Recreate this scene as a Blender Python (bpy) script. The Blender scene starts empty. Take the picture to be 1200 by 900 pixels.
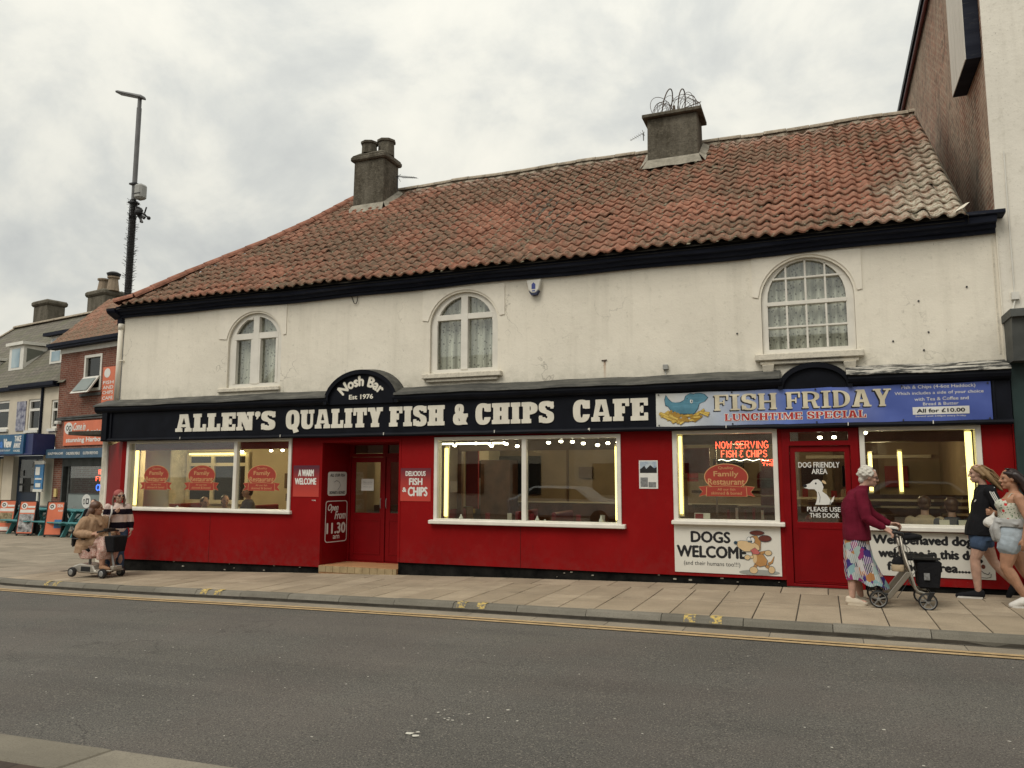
import bpy, bmesh, math, random
import numpy as np
from mathutils import Vector, Matrix
from mathutils.geometry import tessellate_polygon

S = bpy.context.scene
C = S.collection
PI = math.pi
random.seed(7)

# ---------------------------------------------------------------- camera
cam = bpy.data.objects.new('camera', bpy.data.cameras.new('camera'))
C.objects.link(cam)
S.camera = cam
cam.data.sensor_width = 36.0
cam.data.lens = 910 / 1200 * 36
cam.data.clip_end = 3000
pitch, yaw, roll = math.radians(6.75), math.radians(21.7), math.radians(0.1)
fw = Vector((-math.sin(yaw) * math.cos(pitch), math.cos(yaw) * math.cos(pitch), math.sin(pitch)))
rt = Vector((math.cos(yaw), math.sin(yaw), 0))
upv = rt.cross(fw)
r2 = rt * math.cos(roll) + upv * math.sin(roll)
u2 = -rt * math.sin(roll) + upv * math.cos(roll)
cam.matrix_world = Matrix(((r2.x, u2.x, -fw.x, 0), (r2.y, u2.y, -fw.y, -12.054), (r2.z, u2.z, -fw.z, 1.55), (0, 0, 0, 1)))

# ---------------------------------------------------------------- world, sun, exposure
SUN_EL, SUN_AZ = math.radians(52), math.radians(200)      # azimuth from +Y, clockwise: behind the camera, a little to the left
W = bpy.data.worlds.new('World')
S.world = W
W.use_nodes = True
nt = W.node_tree
nt.nodes.clear()
def wn(t, **k):
    n = nt.nodes.new(t)
    for a, b in k.items():
        setattr(n, a, b)
    return n
sky = wn('ShaderNodeTexSky', sky_type='NISHITA', sun_disc=False, sun_elevation=SUN_EL, sun_rotation=SUN_AZ)
bg1 = wn('ShaderNodeBackground'); bg1.inputs[1].default_value = 0.1
nt.links.new(sky.outputs[0], bg1.inputs[0])
tc = wn('ShaderNodeTexCoord')
sep = wn('ShaderNodeSeparateXYZ'); nt.links.new(tc.outputs['Generated'], sep.inputs[0])
def wm(op, a, b=None, clamp=False):
    n = wn('ShaderNodeMath', operation=op, use_clamp=clamp)
    for i, v in enumerate((a, b)):
        if v is None: continue
        if isinstance(v, (int, float)): n.inputs[i].default_value = v
        else: nt.links.new(v, n.inputs[i])
    return n.outputs[0]
zc = wm('MAXIMUM', sep.outputs[2], 0.0)
zd = wm('ADD', zc, 0.62)
cx, cy = wm('DIVIDE', sep.outputs[0], zd), wm('DIVIDE', sep.outputs[1], zd)
cmb = wn('ShaderNodeCombineXYZ'); nt.links.new(cx, cmb.inputs[0]); nt.links.new(cy, cmb.inputs[1])
n1 = wn('ShaderNodeTexNoise'); n1.inputs['Scale'].default_value = 4.2; n1.inputs['Detail'].default_value = 11; n1.inputs['Roughness'].default_value = 0.57; n1.inputs['Distortion'].default_value = 0.25
n2 = wn('ShaderNodeTexNoise'); n2.inputs['Scale'].default_value = 1.5; n2.inputs['Detail'].default_value = 3
nt.links.new(cmb.outputs[0], n1.inputs['Vector']); nt.links.new(cmb.outputs[0], n2.inputs['Vector'])
nmix = wm('ADD', wm('MULTIPLY', n1.outputs[0], 0.80), wm('MULTIPLY', n2.outputs[0], 0.20))
cr = wn('ShaderNodeValToRGB')
nt.links.new(nmix, cr.inputs[0])
e = cr.color_ramp.elements
e[0].position = 0.36; e[0].color = (0.43, 0.44, 0.425, 1)
e[1].position = 0.63; e[1].color = (0.70, 0.68, 0.60, 1)
m_ = e.new(0.46); m_.color = (0.52, 0.525, 0.49, 1)
m_ = e.new(0.54); m_.color = (0.635, 0.625, 0.56, 1)
bg2 = wn('ShaderNodeBackground')
nt.links.new(cr.outputs[0], bg2.inputs[0])
# overcast skies get brighter towards the zenith
nt.links.new(wm('ADD', wm('MULTIPLY', wm('POWER', zc, 1.3), 0.85), 0.98), bg2.inputs[1])
mx = wn('ShaderNodeMixShader'); mx.inputs[0].default_value = 0.94
nt.links.new(bg1.outputs[0], mx.inputs[1]); nt.links.new(bg2.outputs[0], mx.inputs[2])
wo = wn('ShaderNodeOutputWorld'); nt.links.new(mx.outputs[0], wo.inputs[0])

sun = bpy.data.objects.new('sun', bpy.data.lights.new('sun', 'SUN'))
C.objects.link(sun)
sun.data.energy = 1.5; sun.data.angle = math.radians(28); sun.data.color = (1, 0.94, 0.84)
sd = Vector((math.sin(SUN_AZ) * math.cos(SUN_EL), math.cos(SUN_AZ) * math.cos(SUN_EL), math.sin(SUN_EL)))
sun.rotation_euler = sd.to_track_quat('Z', 'Y').to_euler()
sun.location = (0, -20, 30)

S.view_settings.view_transform = 'Standard'
S.view_settings.look = 'None'
S.view_settings.exposure = 0.2
S.view_settings.gamma = 1.0
S.cycles.use_denoising = True
S.cycles.max_bounces = 6
S.cycles.transparent_max_bounces = 12
S.cycles.sample_clamp_indirect = 4.0
S.cycles.caustics_reflective = False
S.cycles.caustics_refractive = False

# ---------------------------------------------------------------- materials
MAT = {}
class NT:
    """small wrapper for building node materials"""
    def __init__(s, name):
        s.m = bpy.data.materials.new(name); s.m.use_nodes = True
        s.t = s.m.node_tree; s.t.nodes.clear()
        s.out = s.n('ShaderNodeOutputMaterial'); s.p = s.n('ShaderNodeBsdfPrincipled')
        s.l(s.p.outputs[0], s.out.inputs[0])
        s.geo = s.n('ShaderNodeNewGeometry')
        s.pos = s.geo.outputs['Position']
        MAT[name] = s.m
    def n(s, t, **k):
        n = s.t.nodes.new(t)
        for a, b in k.items(): setattr(n, a, b)
        return n
    def l(s, a, b): s.t.links.new(a, b)
    def inp(s, sock, v):
        if isinstance(v, bpy.types.NodeSocket): s.l(v, sock)
        elif isinstance(v, (tuple, list)) and len(v) == 3 and sock.type == 'RGBA': sock.default_value = (*v, 1)
        else: sock.default_value = v
    def math(s, op, a, b=0.0, c=None, clamp=False):
        n = s.n('ShaderNodeMath', operation=op, use_clamp=clamp)
        s.inp(n.inputs[0], a); s.inp(n.inputs[1], b)
        if c is not None: s.inp(n.inputs[2], c)
        return n.outputs[0]
    def noise(s, scale, detail=4, rough=.55, vec=None, stretch=None, dist=0.0):
        v = vec or s.pos
        if stretch:
            mp = s.n('ShaderNodeMapping'); mp.inputs['Scale'].default_value = stretch; s.l(v, mp.inputs[0]); v = mp.outputs[0]
        n = s.n('ShaderNodeTexNoise'); s.l(v, n.inputs['Vector'])
        n.inputs['Scale'].default_value = scale; n.inputs['Detail'].default_value = detail
        n.inputs['Roughness'].default_value = rough; n.inputs['Distortion'].default_value = dist
        return n.outputs[0]
    def vor(s, scale, feature='F1', vec=None, out=0):
        n = s.n('ShaderNodeTexVoronoi', feature=feature); s.l(vec or s.pos, n.inputs['Vector']); n.inputs['Scale'].default_value = scale
        return n.outputs[out]
    def ramp(s, f, stops):
        n = s.n('ShaderNodeValToRGB'); s.l(f, n.inputs[0])
        e = n.color_ramp.elements
        while len(e) < len(stops): e.new(.5)
        for el, (p, c) in zip(e, stops):
            el.position = p; el.color = (*c, 1) if isinstance(c, (tuple, list)) else (c, c, c, 1)
        return n.outputs[0]
    def mix(s, f, a, b, mode='MIX'):
        n = s.n('ShaderNodeMix', data_type='RGBA', blend_type=mode)
        s.inp(n.inputs[0], f); s.inp(n.inputs[6], a); s.inp(n.inputs[7], b)
        return n.outputs[2]
    def bump(s, h, strength=.3, dist=.02, normal=None):
        n = s.n('ShaderNodeBump'); n.inputs['Strength'].default_value = strength; n.inputs['Distance'].default_value = dist
        s.l(h, n.inputs['Height'])
        if normal: s.l(normal, n.inputs['Normal'])
        return n.outputs[0]
    def fin(s, col=None, rough=None, normal=None, metal=None, spec=None):
        if col is not None: s.inp(s.p.inputs['Base Color'], col)
        if rough is not None: s.inp(s.p.inputs['Roughness'], rough)
        if normal is not None: s.l(normal, s.p.inputs['Normal'])
        if metal is not None: s.inp(s.p.inputs['Metallic'], metal)
        if spec is not None: s.inp(s.p.inputs['Specular IOR Level'], spec)
        return s.m
    def xyz(s):
        n = s.n('ShaderNodeSeparateXYZ'); s.l(s.pos, n.inputs[0]); return n.outputs

def mul(c, k): return tuple(min(1, v * k) for v in c)
def mat(name, col, rough=.7, var=.12, vs=4.0, bump=.15, bs=60, spec=.3, metal=0.0, bd=.004, col2=None, dirt=0.0):
    if name in MAT: return MAT[name]
    k = NT(name)
    f = k.noise(vs, 6)
    f = k.ramp(f, [(.3, 0.0), (.7, 1.0)])
    c = k.mix(f, mul(col, 1 - var), col2 or mul(col, 1 + var))
    if dirt:
        d = k.ramp(k.noise(vs * 2.3, 8, .7), [(.5, 0.0), (.72, dirt)])
        c = k.mix(d, c, mul(col, .35))
    k.fin(c, rough, None, metal, spec)
    if bump:
        k.l(k.bump(k.noise(bs, 4), bump, bd), k.p.inputs['Normal'])
    return k.m
def emis(name, col, strength):
    if name in MAT: return MAT[name]
    k = NT(name); k.fin(mul(col, .8), .5)
    k.inp(k.p.inputs['Emission Color'], col); k.p.inputs['Emission Strength'].default_value = strength
    return k.m
def flat(name, col, rough=.55): return mat(name, col, rough, var=.05, vs=9, bump=0)

# ---------------------------------------------------------------- mesh helpers
ORIGIN = [Vector((0, 0, 0))]
LOCAL = set()
def tag(o, label=None, cat=None, group=None, kind=None):
    if label: o['label'] = label
    if cat: o['category'] = cat
    if group: o['group'] = group
    if kind: o['kind'] = kind
    return o
def thing(name, label, cat, loc=(0, 0, 0), rotz=0, group=None, kind=None, local=False):
    o = bpy.data.objects.new(name, None); C.objects.link(o)
    o.empty_display_size = .2
    o.location = loc; o.rotation_euler = (0, 0, rotz)
    tag(o, label, cat, group, kind)
    ORIGIN[0] = Vector((0, 0, 0)) if local else Vector(loc)
    if local: LOCAL.add(o.name)
    return o
class B:
    """collects geometry for ONE mesh object"""
    def __init__(s): s.v = []; s.f = []; s.mi = []; s.m = 0
    def add(s, vs, fs, m=None):
        o = len(s.v); s.v += [tuple(p) for p in vs]
        s.f += [tuple(i + o for i in f) for f in fs]
        s.mi += [s.m if m is None else m] * len(fs)
        return s
    def box(s, x0, x1, y0, y1, z0, z1, m=None):
        x0, x1 = min(x0, x1), max(x0, x1); y0, y1 = min(y0, y1), max(y0, y1); z0, z1 = min(z0, z1), max(z0, z1)
        v = [(x0,y0,z0),(x1,y0,z0),(x1,y1,z0),(x0,y1,z0),(x0,y0,z1),(x1,y0,z1),(x1,y1,z1),(x0,y1,z1)]
        return s.add(v, [(0,3,2,1),(4,5,6,7),(0,1,5,4),(1,2,6,5),(2,3,7,6),(3,0,4,7)], m)
    def hexa(s, b, t, m=None):
        """b, t: four points each, anticlockwise from above"""
        return s.add(list(b) + list(t), [(0,3,2,1),(4,5,6,7),(0,1,5,4),(1,2,6,5),(2,3,7,6),(3,0,4,7)], m)
    def prism(s, poly, holes=(), fr=None, d0=0.0, d1=.01, m=None, back=True):
        """polygon in (u,v) mapped by fr(u,v,d); d outward"""
        fr = fr or FR(0)
        loops = [list(poly)] + [list(h) for h in holes]
        n = sum(len(l) for l in loops)
        allp = [p for l in loops for p in l]
        tri = tessellate_polygon([[Vector((p[0], p[1], 0)) for p in l] for l in loops])
        vs = [fr(p[0], p[1], d1) for p in allp] + [fr(p[0], p[1], d0) for p in allp]
        fs = []
        for t in tri:
            a, b, c = (allp[i] for i in t)
            cr_ = (b[0]-a[0])*(c[1]-a[1]) - (b[1]-a[1])*(c[0]-a[0])
            t = tuple(t) if cr_ > 0 else tuple(reversed(t))
            fs.append(t)
            if back: fs.append(tuple(i + n for i in reversed(t)))
        o = 0
        if abs(d1 - d0) > 1e-6:
            for l in loops:
                k = len(l)
                ar = sum(l[i][0]*l[(i+1)%k][1] - l[(i+1)%k][0]*l[i][1] for i in range(k))
                ccw = ar > 0
                outer = l is loops[0]
                for i in range(k):
                    j = (i + 1) % k
                    q = (o+i, o+i+n, o+j+n, o+j)
                    fs.append(q if ccw == outer else tuple(reversed(q)))
                o += k
        return s.add(vs, fs, m)
    def tube(s, pts, r, n=8, cap=True, m=None, sc=None):
        """tube along pts; r one radius or one per point; rounded ends not included"""
        pts = [Vector(p) for p in pts]; k = len(pts)
        rs = [r] * k if isinstance(r, (int, float)) else list(r)
        ref = None; vs = []
        for i, p in enumerate(pts):
            d = (pts[min(i+1, k-1)] - pts[max(i-1, 0)])
            d = d.normalized() if d.length > 1e-9 else Vector((0, 0, 1))
            if ref is None:
                ref = Vector((0, 0, 1)) if abs(d.z) < .9 else Vector((0, 1, 0))
            a = (ref - d * ref.dot(d)).normalized(); b = d.cross(a); ref = a
            for j in range(n):
                t = 2 * PI * j / n
                vs.append(p + (a * math.cos(t) + b * math.sin(t)) * rs[i])
        fs = []
        for i in range(k - 1):
            for j in range(n):
                q = (j + 1) % n
                fs.append((i*n+j, i*n+q, (i+1)*n+q, (i+1)*n+j))
        if cap:
            fs.append(tuple(reversed(range(n)))); fs.append(tuple(range((k-1)*n, k*n)))
        return s.add(vs, fs, m)
    def lathe(s, prof, c, axis='z', n=16, m=None):
        """prof: (radius, height) list"""
        vs = []
        for r, h in prof:
            for j in range(n):
                t = 2 * PI * j / n
                a, b = r * math.cos(t), r * math.sin(t)
                vs.append({'z': (c[0]+a, c[1]+b, c[2]+h), 'y': (c[0]+a, c[1]+h, c[2]+b), 'x': (c[0]+h, c[1]+a, c[2]+b)}[axis])
        fs = []
        for i in range(len(prof) - 1):
            for j in range(n):
                q = (j + 1) % n
                fs.append((i*n+j, i*n+q, (i+1)*n+q, (i+1)*n+j))
        if tuple(prof[0]) != tuple(prof[-1]): fs.append(tuple(reversed(range(n)))); fs.append(tuple(range((len(prof)-1)*n, len(prof)*n)))
        if axis == 'y': fs = [tuple(reversed(f)) for f in fs]
        return s.add(vs, fs, m)
    def ball(s, c, r, rx=None, n=10, m=None, rot=None):
        rad = rx or (r, r, r)
        vs, fs = [], []
        for i in range(n + 1):
            a = PI * i / n
            for j in range(n * 2):
                t = PI * j / n
                p = Vector((rad[0]*math.sin(a)*math.cos(t), rad[1]*math.sin(a)*math.sin(t), -rad[2]*math.cos(a)))
                if rot: p = rot @ p
                vs.append(Vector(c) + p)
        w = n * 2
        for i in range(n):
            for j in range(w):
                q = (j + 1) % w
                fs.append((i*w+j, i*w+q, (i+1)*w+q, (i+1)*w+j))
        return s.add(vs, fs, m)
    def build(s, name, mats, parent=None, smooth=False, bevel=0.0, world=True, weld=False):
        me = bpy.data.meshes.new(name)
        o0 = Vector((0, 0, 0))
        if parent is not None and world:
            r_ = parent
            while r_.parent is not None: r_ = r_.parent
            if r_.name not in LOCAL: o0 = Vector(r_.location)
        me.from_pydata([(p[0]-o0.x, p[1]-o0.y, p[2]-o0.z) for p in s.v], [], s.f)
        if not isinstance(mats, (list, tuple)): mats = [mats]
        for m in mats: me.materials.append(MAT[m] if isinstance(m, str) else m)
        if len(mats) > 1: me.polygons.foreach_set('material_index', s.mi)
        if weld or bevel:
            bm = bmesh.new(); bm.from_mesh(me)
            if weld: bmesh.ops.remove_doubles(bm, verts=bm.verts, dist=1e-4)
            if bevel:
                ed = [e_ for e_ in bm.edges if len(e_.link_faces) == 2 and e_.calc_face_angle(0) > .5]
                bmesh.ops.bevel(bm, geom=ed, offset=bevel, segments=1, profile=.7, affect='EDGES')
            bm.to_mesh(me); bm.free()
        if smooth:
            me.polygons.foreach_set('use_smooth', [True] * len(me.polygons))
        me.update()
        o = bpy.data.objects.new(name, me); C.objects.link(o)
        if parent is not None: o.parent = parent
        return o
def FR(y=0.0, o=None, ux=None):
    """frame on a plane facing the street: u along the wall, v up, d outward"""
    if o is None: return lambda u, v, d=0.0: (u, y - d, v)
    o = Vector(o); ux = Vector(ux).normalized(); nn = Vector((ux.y, -ux.x, 0))
    return lambda u, v, d=0.0: tuple(o + ux * u + nn * d + Vector((0, 0, v)))
def autosmooth(o, ang=40):
    me = o.data
    me.polygons.foreach_set('use_smooth', [True] * len(me.polygons))
    try: me.set_sharp_from_angle(angle=math.radians(ang))
    except Exception: pass
    return o
def rect(x0, x1, z0, z1): return [(x0, z0), (x1, z0), (x1, z1), (x0, z1)]
def rrect(x0, x1, z0, z1, r, n=4):
    p = []
    for cx_, cz_, a0 in ((x1-r, z0+r, -90), (x1-r, z1-r, 0), (x0+r, z1-r, 90), (x0+r, z0+r, 180)):
        for i in range(n + 1):
            a = math.radians(a0 + 90 * i / n); p.append((cx_ + r*math.cos(a), cz_ + r*math.sin(a)))
    return p
def ell(cx_, cz_, rx, rz, n=24, a0=0, a1=360, rot=0):
    full = abs(a1 - a0) >= 360
    k = n if full else n + 1
    o = []
    for i in range(k):
        a = math.radians(a0 + (a1 - a0) * i / n)
        x, z = rx*math.cos(a), rz*math.sin(a)
        c_, s_ = math.cos(math.radians(rot)), math.sin(math.radians(rot))
        o.append((cx_ + x*c_ - z*s_, cz_ + x*s_ + z*c_))
    return o
# text drawn with Blender's built-in font, fitted into a box of a frame
_tc = {}
def text_mesh(s, bold=0.0, shear=0.0, space=1.0):
    key = (s, bold, shear, space)
    if key in _tc: return _tc[key]
    cu = bpy.data.curves.new('t', 'FONT'); cu.body = s; cu.offset = bold; cu.shear = shear; cu.space_character = space
    cu.resolution_u = 3
    o = bpy.data.objects.new('t', cu)
    me = bpy.data.meshes.new_from_object(o)
    vs = [(v.co.x, v.co.y) for v in me.vertices]; fs = [tuple(p.vertices) for p in me.polygons]
    bpy.data.objects.remove(o); bpy.data.curves.remove(cu); bpy.data.meshes.remove(me)
    _tc[key] = (vs, fs); return vs, fs
def clip_rect(poly, x0, x1, z0, z1):
    for ax_, lim, sg in ((0, x0, 1), (0, x1, -1), (1, z0, 1), (1, z1, -1)):
        out = []
        for i in range(len(poly)):
            a, c_ = poly[i], poly[(i+1) % len(poly)]; da, dc = (a[ax_]-lim)*sg, (c_[ax_]-lim)*sg
            if da >= 0: out.append(a)
            if (da >= 0) != (dc >= 0): t = da/(da-dc); out.append((a[0]+(c_[0]-a[0])*t, a[1]+(c_[1]-a[1])*t))
        poly = out
        if len(poly) < 3: return []
    return poly
def text(b, s, x0, x1, z0, z1, fr, d=.002, m=0, bold=.012, shear=0.0, space=1.0, keep=False, warp=None, fit=None):
    """bold letters are struck several times, each a hair to the side and a hair above the last"""
    vs, fs = text_mesh(s, 0.0, shear, space)
    if not vs: return
    k_ = (z1 - z0) * bold * 1.1
    offs = [(0, 0)] if bold < .003 else [(0, 0), (k_, 0), (-k_, 0), (0, k_*.8), (0, -k_*.8)]
    for i_, (ox, oz) in enumerate(offs): _text(b, vs, fs, x0+k_*.7, x1-k_*.7, z0+k_*.6, z1-k_*.6, fr, d+i_*.00006, m, warp, ox, oz)
def _text(b, vs, fs, x0, x1, z0, z1, fr, d, m, warp, ox, oz):
    ax, bx_ = min(v[0] for v in vs), max(v[0] for v in vs)
    az, bz = min(v[1] for v in vs), max(v[1] for v in vs)
    sx, sz = (x1-x0) / (bx_-ax), (z1-z0) / (bz-az)
    out = []
    for v in vs:
        u, w = x0 + (v[0]-ax)*sx + ox, z0 + (v[1]-az)*sz + oz
        if warp: u, w = warp(u, w)
        out.append(fr(u, w, d))
    # faces point along the frame's outward side
    fs2 = []
    for f in fs:
        a, q, c = (vs[f[0]], vs[f[1]], vs[f[2]])
        fs2.append(f if (q[0]-a[0])*(c[1]-a[1]) - (q[1]-a[1])*(c[0]-a[0]) > 0 else tuple(reversed(f)))
    b.add(out, fs2, m)

# ---------------------------------------------------------------- slab-serif sign letters, drawn as distance fields
def _box(X, Y, x0, y0, x1, y1): return np.maximum(np.maximum(x0 - X, X - x1), np.maximum(y0 - Y, Y - y1))
def _pol(X, Y, pts):
    r = None
    for i in range(len(pts)):
        (x0, y0), (x1, y1) = pts[i], pts[(i + 1) % len(pts)]
        L = math.hypot(x1-x0, y1-y0)
        d = ((X - x0) * (y1 - y0) - (Y - y0) * (x1 - x0)) / L      # > 0 outside of an anticlockwise polygon
        r = d if r is None else np.maximum(r, d)
    return r
def _sup(X, Y, cx_, cy_, rx, ry, p=2.6):
    return ((np.abs((X-cx_)/rx)**p + np.abs((Y-cy_)/ry)**p) ** (1/p) - 1) * min(rx, ry)
def glyph_field(ch, X, Y, w, st, sl, th):
    """w width, st stem, sl slab thickness, th thin strokes; height 1"""
    b = lambda *a: _box(X, Y, *a)
    P = lambda *p: _pol(X, Y, p)
    U = lambda *a: np.minimum.reduce(a)
    cut = lambda a, *bs: np.maximum.reduce([a] + [-q for q in bs])
    ov = st * .22                                   # how far slabs overhang a stem
    L, R_ = ov, w - ov
    def stem(x, both=True): return U(b(x, 0, x+st, 1), b(x-ov, 0, x+st+ov, sl), b(x-ov, 1-sl, x+st+ov, 1))
    if ch == 'I': c = w/2 - st/2; return U(b(c, 0, c+st, 1), b(0, 0, w, sl), b(0, 1-sl, w, 1))
    if ch == 'L': return U(stem(L), b(0, 0, w, sl), b(w-th*1.15, 0, w, .40))
    if ch in 'EF':
        g = U(stem(L), b(0, 1-sl, w, 1), b(w-th*1.1, .66, w, 1), b(L, .5-sl*.5, w*.74, .5+sl*.5), b(w*.74-th*.8, .34, w*.74, .66))
        if ch == 'E': g = U(g, b(0, 0, w, sl), b(w-th*1.1, 0, w, .35))
        return g
    if ch == 'H': return U(stem(L), stem(R_-st), b(L, .5-sl*.55, R_, .5+sl*.55))
    if ch == 'T': c = w/2-st/2; return U(b(c, 0, c+st, 1), b(c-ov*1.2, 0, c+st+ov*1.2, sl), b(0, 1-sl, w, 1), b(0, .62, th, 1), b(w-th, .62, w, 1))
    if ch == 'A':
        leg = st * 1.12
        g = cut(P((w*.06, 0), (w*.94, 0), (w*.5+leg*.60, 1), (w*.5-leg*.60, 1)),
                P((w*.5-leg*.30, .42), (w*.5+leg*.30, .42), (w*.5+.005, .80), (w*.5-.005, .80)),
                P((w*.10+leg, -.1), (w*.90-leg, -.1), (w*.5+leg*.42, .26), (w*.5-leg*.42, .26)))
        return U(g, b(0, 0, w*.42, sl), b(w*.58, 0, w, sl), b(w*.22, 1-sl, w*.6, 1))
    if ch == 'N': return U(b(L, 0, L+th*1.3, 1), b(R_-th*1.3, 0, R_, 1), P((R_-st*1.05, 0), (R_, 0), (L+st*1.15, 1), (L, 1)), b(0, 0, L+th*1.3+ov, sl), b(0, 1-sl, L+st, 1), b(R_-th*1.3-ov*1.4, 1-sl, w, 1))
    if ch == 'M': return U(b(L, 0, L+th, 1), b(R_-st, 0, R_, 1), P((w*.5-st*.3, .05), (w*.5+st*.3, .05), (L+st, 1), (L, 1)), P((w*.5-st*.3, .05), (w*.5+st*.2, .05), (R_, 1), (R_-st*.8, 1)), b(0, 0, L+th+ov, sl), b(R_-st-ov, 0, w, sl), b(0, 1-sl, L+st, 1), b(R_-st, 1-sl, w, 1))
    if ch == 'Y': return U(b(w/2-st/2, 0, w/2+st/2, .5), P((w/2-st/2, .36), (w/2+st/2, .36), (w*.08+st, 1), (w*.08, 1)), P((w/2-st/2, .36), (w/2+st/2, .36), (w*.92, 1), (w*.92-th*1.2, 1)), b(w/2-st/2-ov, 0, w/2+st/2+ov, sl), b(0, 1-sl, w*.44, 1), b(w*.58, 1-sl, w, 1))
    if ch in 'OQCGU&S':
        pass
    if ch in 'OQ':
        g = cut(_sup(X, Y, w/2, .5, w/2, .52), _sup(X, Y, w/2, .5, w/2-st, .52-sl*1.05))
        if ch == 'Q': g = U(g, P((w*.42, .22), (w*.60, -.22), (w*.98, -.14), (w*.62, .30)))
        return g
    if ch == 'C':
        g = cut(_sup(X, Y, w/2, .5, w/2, .52), _sup(X, Y, w/2+.01, .5, w/2-st, .52-sl*1.05), b(w*.52, .34, w*1.2, .62))
        return U(g, b(w-th*1.5, .60, w, .98))
    if ch == 'U':
        g = cut(U(_sup(X, Y, w/2, .34, w/2-ov, .36), b(L, .34, R_, 1)), _sup(X, Y, (L+st+R_-th)/2, .36, (R_-th-L-st)/2, .36-sl), b(L+st, .36, R_-th, 1.2))
        return U(g, b(0, 1-sl, L+st+ov, 1), b(R_-th-ov*1.5, 1-sl, w, 1))
    if ch == 'D':
        o_ = U(np.maximum(_sup(X, Y, L+st*.5, .5, R_+ov-L-st*.5, .5, 2.4), L - X), b(L, 0, L+st*.6, 1))
        i_ = np.maximum(_sup(X, Y, L+st, .5, R_+ov-L-st*2, .5-sl, 2.4), L + st - X)
        return U(cut(o_, i_), b(0, 0, L+st, sl), b(0, 1-sl, L+st, 1))
    if ch in 'PR':
        lo = .40
        o_ = np.maximum(_sup(X, Y, L+st*.5, (1+lo)/2, w-L-st*.5, (1-lo)/2, 2.6), L + st*.4 - X)
        i_ = np.maximum(_sup(X, Y, L+st, (1+lo)/2, w-L-st*2+.001, (1-lo)/2-sl*.95, 2.6), L + st - X)
        g = U(cut(o_, i_), stem(L))
        if ch == 'R': g = U(g, P((w*.52, .45), (w*.66, 0), (w*.66+st, 0), (w*.50+st, .45)), b(w*.66, 0, w, sl))
        return g
    if ch == 'S':
        t = sl * 1.12
        A1 = cut(_sup(X, Y, w/2, .735, w/2, .275), _sup(X, Y, w/2+.02, .735, w/2-st*.9, .275-t), np.maximum(w*.5-X, .72-Y+X*0, ), )
        A1 = cut(_sup(X, Y, w/2, .735, w/2, .285), _sup(X, Y, w/2, .735, w/2-st*.95, .285-t), b(w*.5, .40, w*1.2, .74))
        A2 = cut(_sup(X, Y, w/2, .265, w/2, .285), _sup(X, Y, w/2, .265, w/2-st*.95, .285-t), b(-.2, .26, w*.5, .60))
        mid = P((w*.10, .52), (w*.62, .36), (w*.9, .48), (w*.40, .66))
        return U(A1, A2, mid, b(w-th*1.1, .66, w*.985, .98), b(w*.015, .02, th*1.1, .34))
    if ch == '&':
        A1 = cut(_sup(X, Y, w*.42, .76, w*.30, .26), _sup(X, Y, w*.42, .76, w*.30-st*.75, .26-sl*.8))
        A2 = cut(_sup(X, Y, w*.42, .29, w*.42, .31), _sup(X, Y, w*.44, .29, w*.42-st, .31-sl))
        return U(A1, A2, P((w*.62, .0), (w*1.0, .0), (w*.50, .62), (w*.20, .62)), b(w*.58, .36, w, .36+sl*.9), P((w*.66, .10), (w*.84, .10), (w*.96, .40), (w*.76, .40)))
    if ch == "'":
        return U(_sup(X, Y, w*.5, .86, w*.5, .15), P((w*.25, .56), (w*.55, .62), (w*1.0, .86), (w*.4, .84)))
    return b(0, 0, w, 1)
_gc = {}
def glyph(ch, w, st, sl, th, res=44):
    key = (ch, round(w, 3), st, sl, th)
    if key in _gc: return _gc[key]
    h = 1 / res
    x0, y0 = -2*h, -.24
    nx, ny = int((w + 4*h) / h) + 2, int(1.30 / h) + 2
    xs, ys = x0 + h*np.arange(nx), y0 + h*np.arange(ny)
    X, Y = np.meshgrid(xs, ys, indexing='ij')
    F = glyph_field(ch, X, Y, w, st, sl, th)
    F = np.where(np.abs(F) < 1e-4, -1e-4, F)
    vs, fs, vid = [], [], {}
    def vert(k, p):
        if k not in vid: vid[k] = len(vs); vs.append(p)
        return vid[k]
    for i in range(nx - 1):
        for j in range(ny - 1):
            c = [(i, j), (i+1, j), (i+1, j+1), (i, j+1)]
            f = [F[a] for a in c]
            if min(f) > 0: continue
            poly = []
            for k in range(4):
                a, q = c[k], c[(k+1) % 4]; fa, fb = f[k], f[(k+1) % 4]
                if fa < 0: poly.append(vert(a, (xs[a[0]], ys[a[1]])))
                if (fa < 0) != (fb < 0):
                    t = fa / (fa - fb); kk = (min(a, q), max(a, q))
                    poly.append(vert(kk, (xs[a[0]] + t*(xs[q[0]]-xs[a[0]]), ys[a[1]] + t*(ys[q[1]]-ys[a[1]]))))
            if len(poly) >= 3: fs.append(tuple(poly))
    bm = bmesh.new()
    bv = [bm.verts.new((p[0], p[1], 0)) for p in vs]
    for f in fs:
        try: bm.faces.new([bv[q] for q in f])
        except ValueError: pass
    bmesh.ops.dissolve_limit(bm, angle_limit=math.radians(2), verts=bm.verts, edges=bm.edges)
    bmesh.ops.triangulate(bm, faces=bm.faces)
    bm.verts.index_update()
    V = [(v.co.x, v.co.y) for v in bm.verts]
    Fc = [tuple(v.index for v in f.verts) for f in bm.faces]
    E_ = [(l.vert.index, l.link_loop_next.vert.index) for f in bm.faces for l in f.loops if len(l.edge.link_faces) == 1]
    bm.free()
    _gc[key] = (V, Fc, E_)
    return _gc[key]
GW = dict(I=.52, L=.80, E=.84, F=.80, H=.98, T=.86, A=1.02, N=1.0, M=1.2, Y=.95, O=.92, Q=.94, C=.86, U=.94, D=.92, P=.86, R=.95, S=.80)
GW['&'] = 1.0; GW["'"] = .30; GW[' '] = .35
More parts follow.
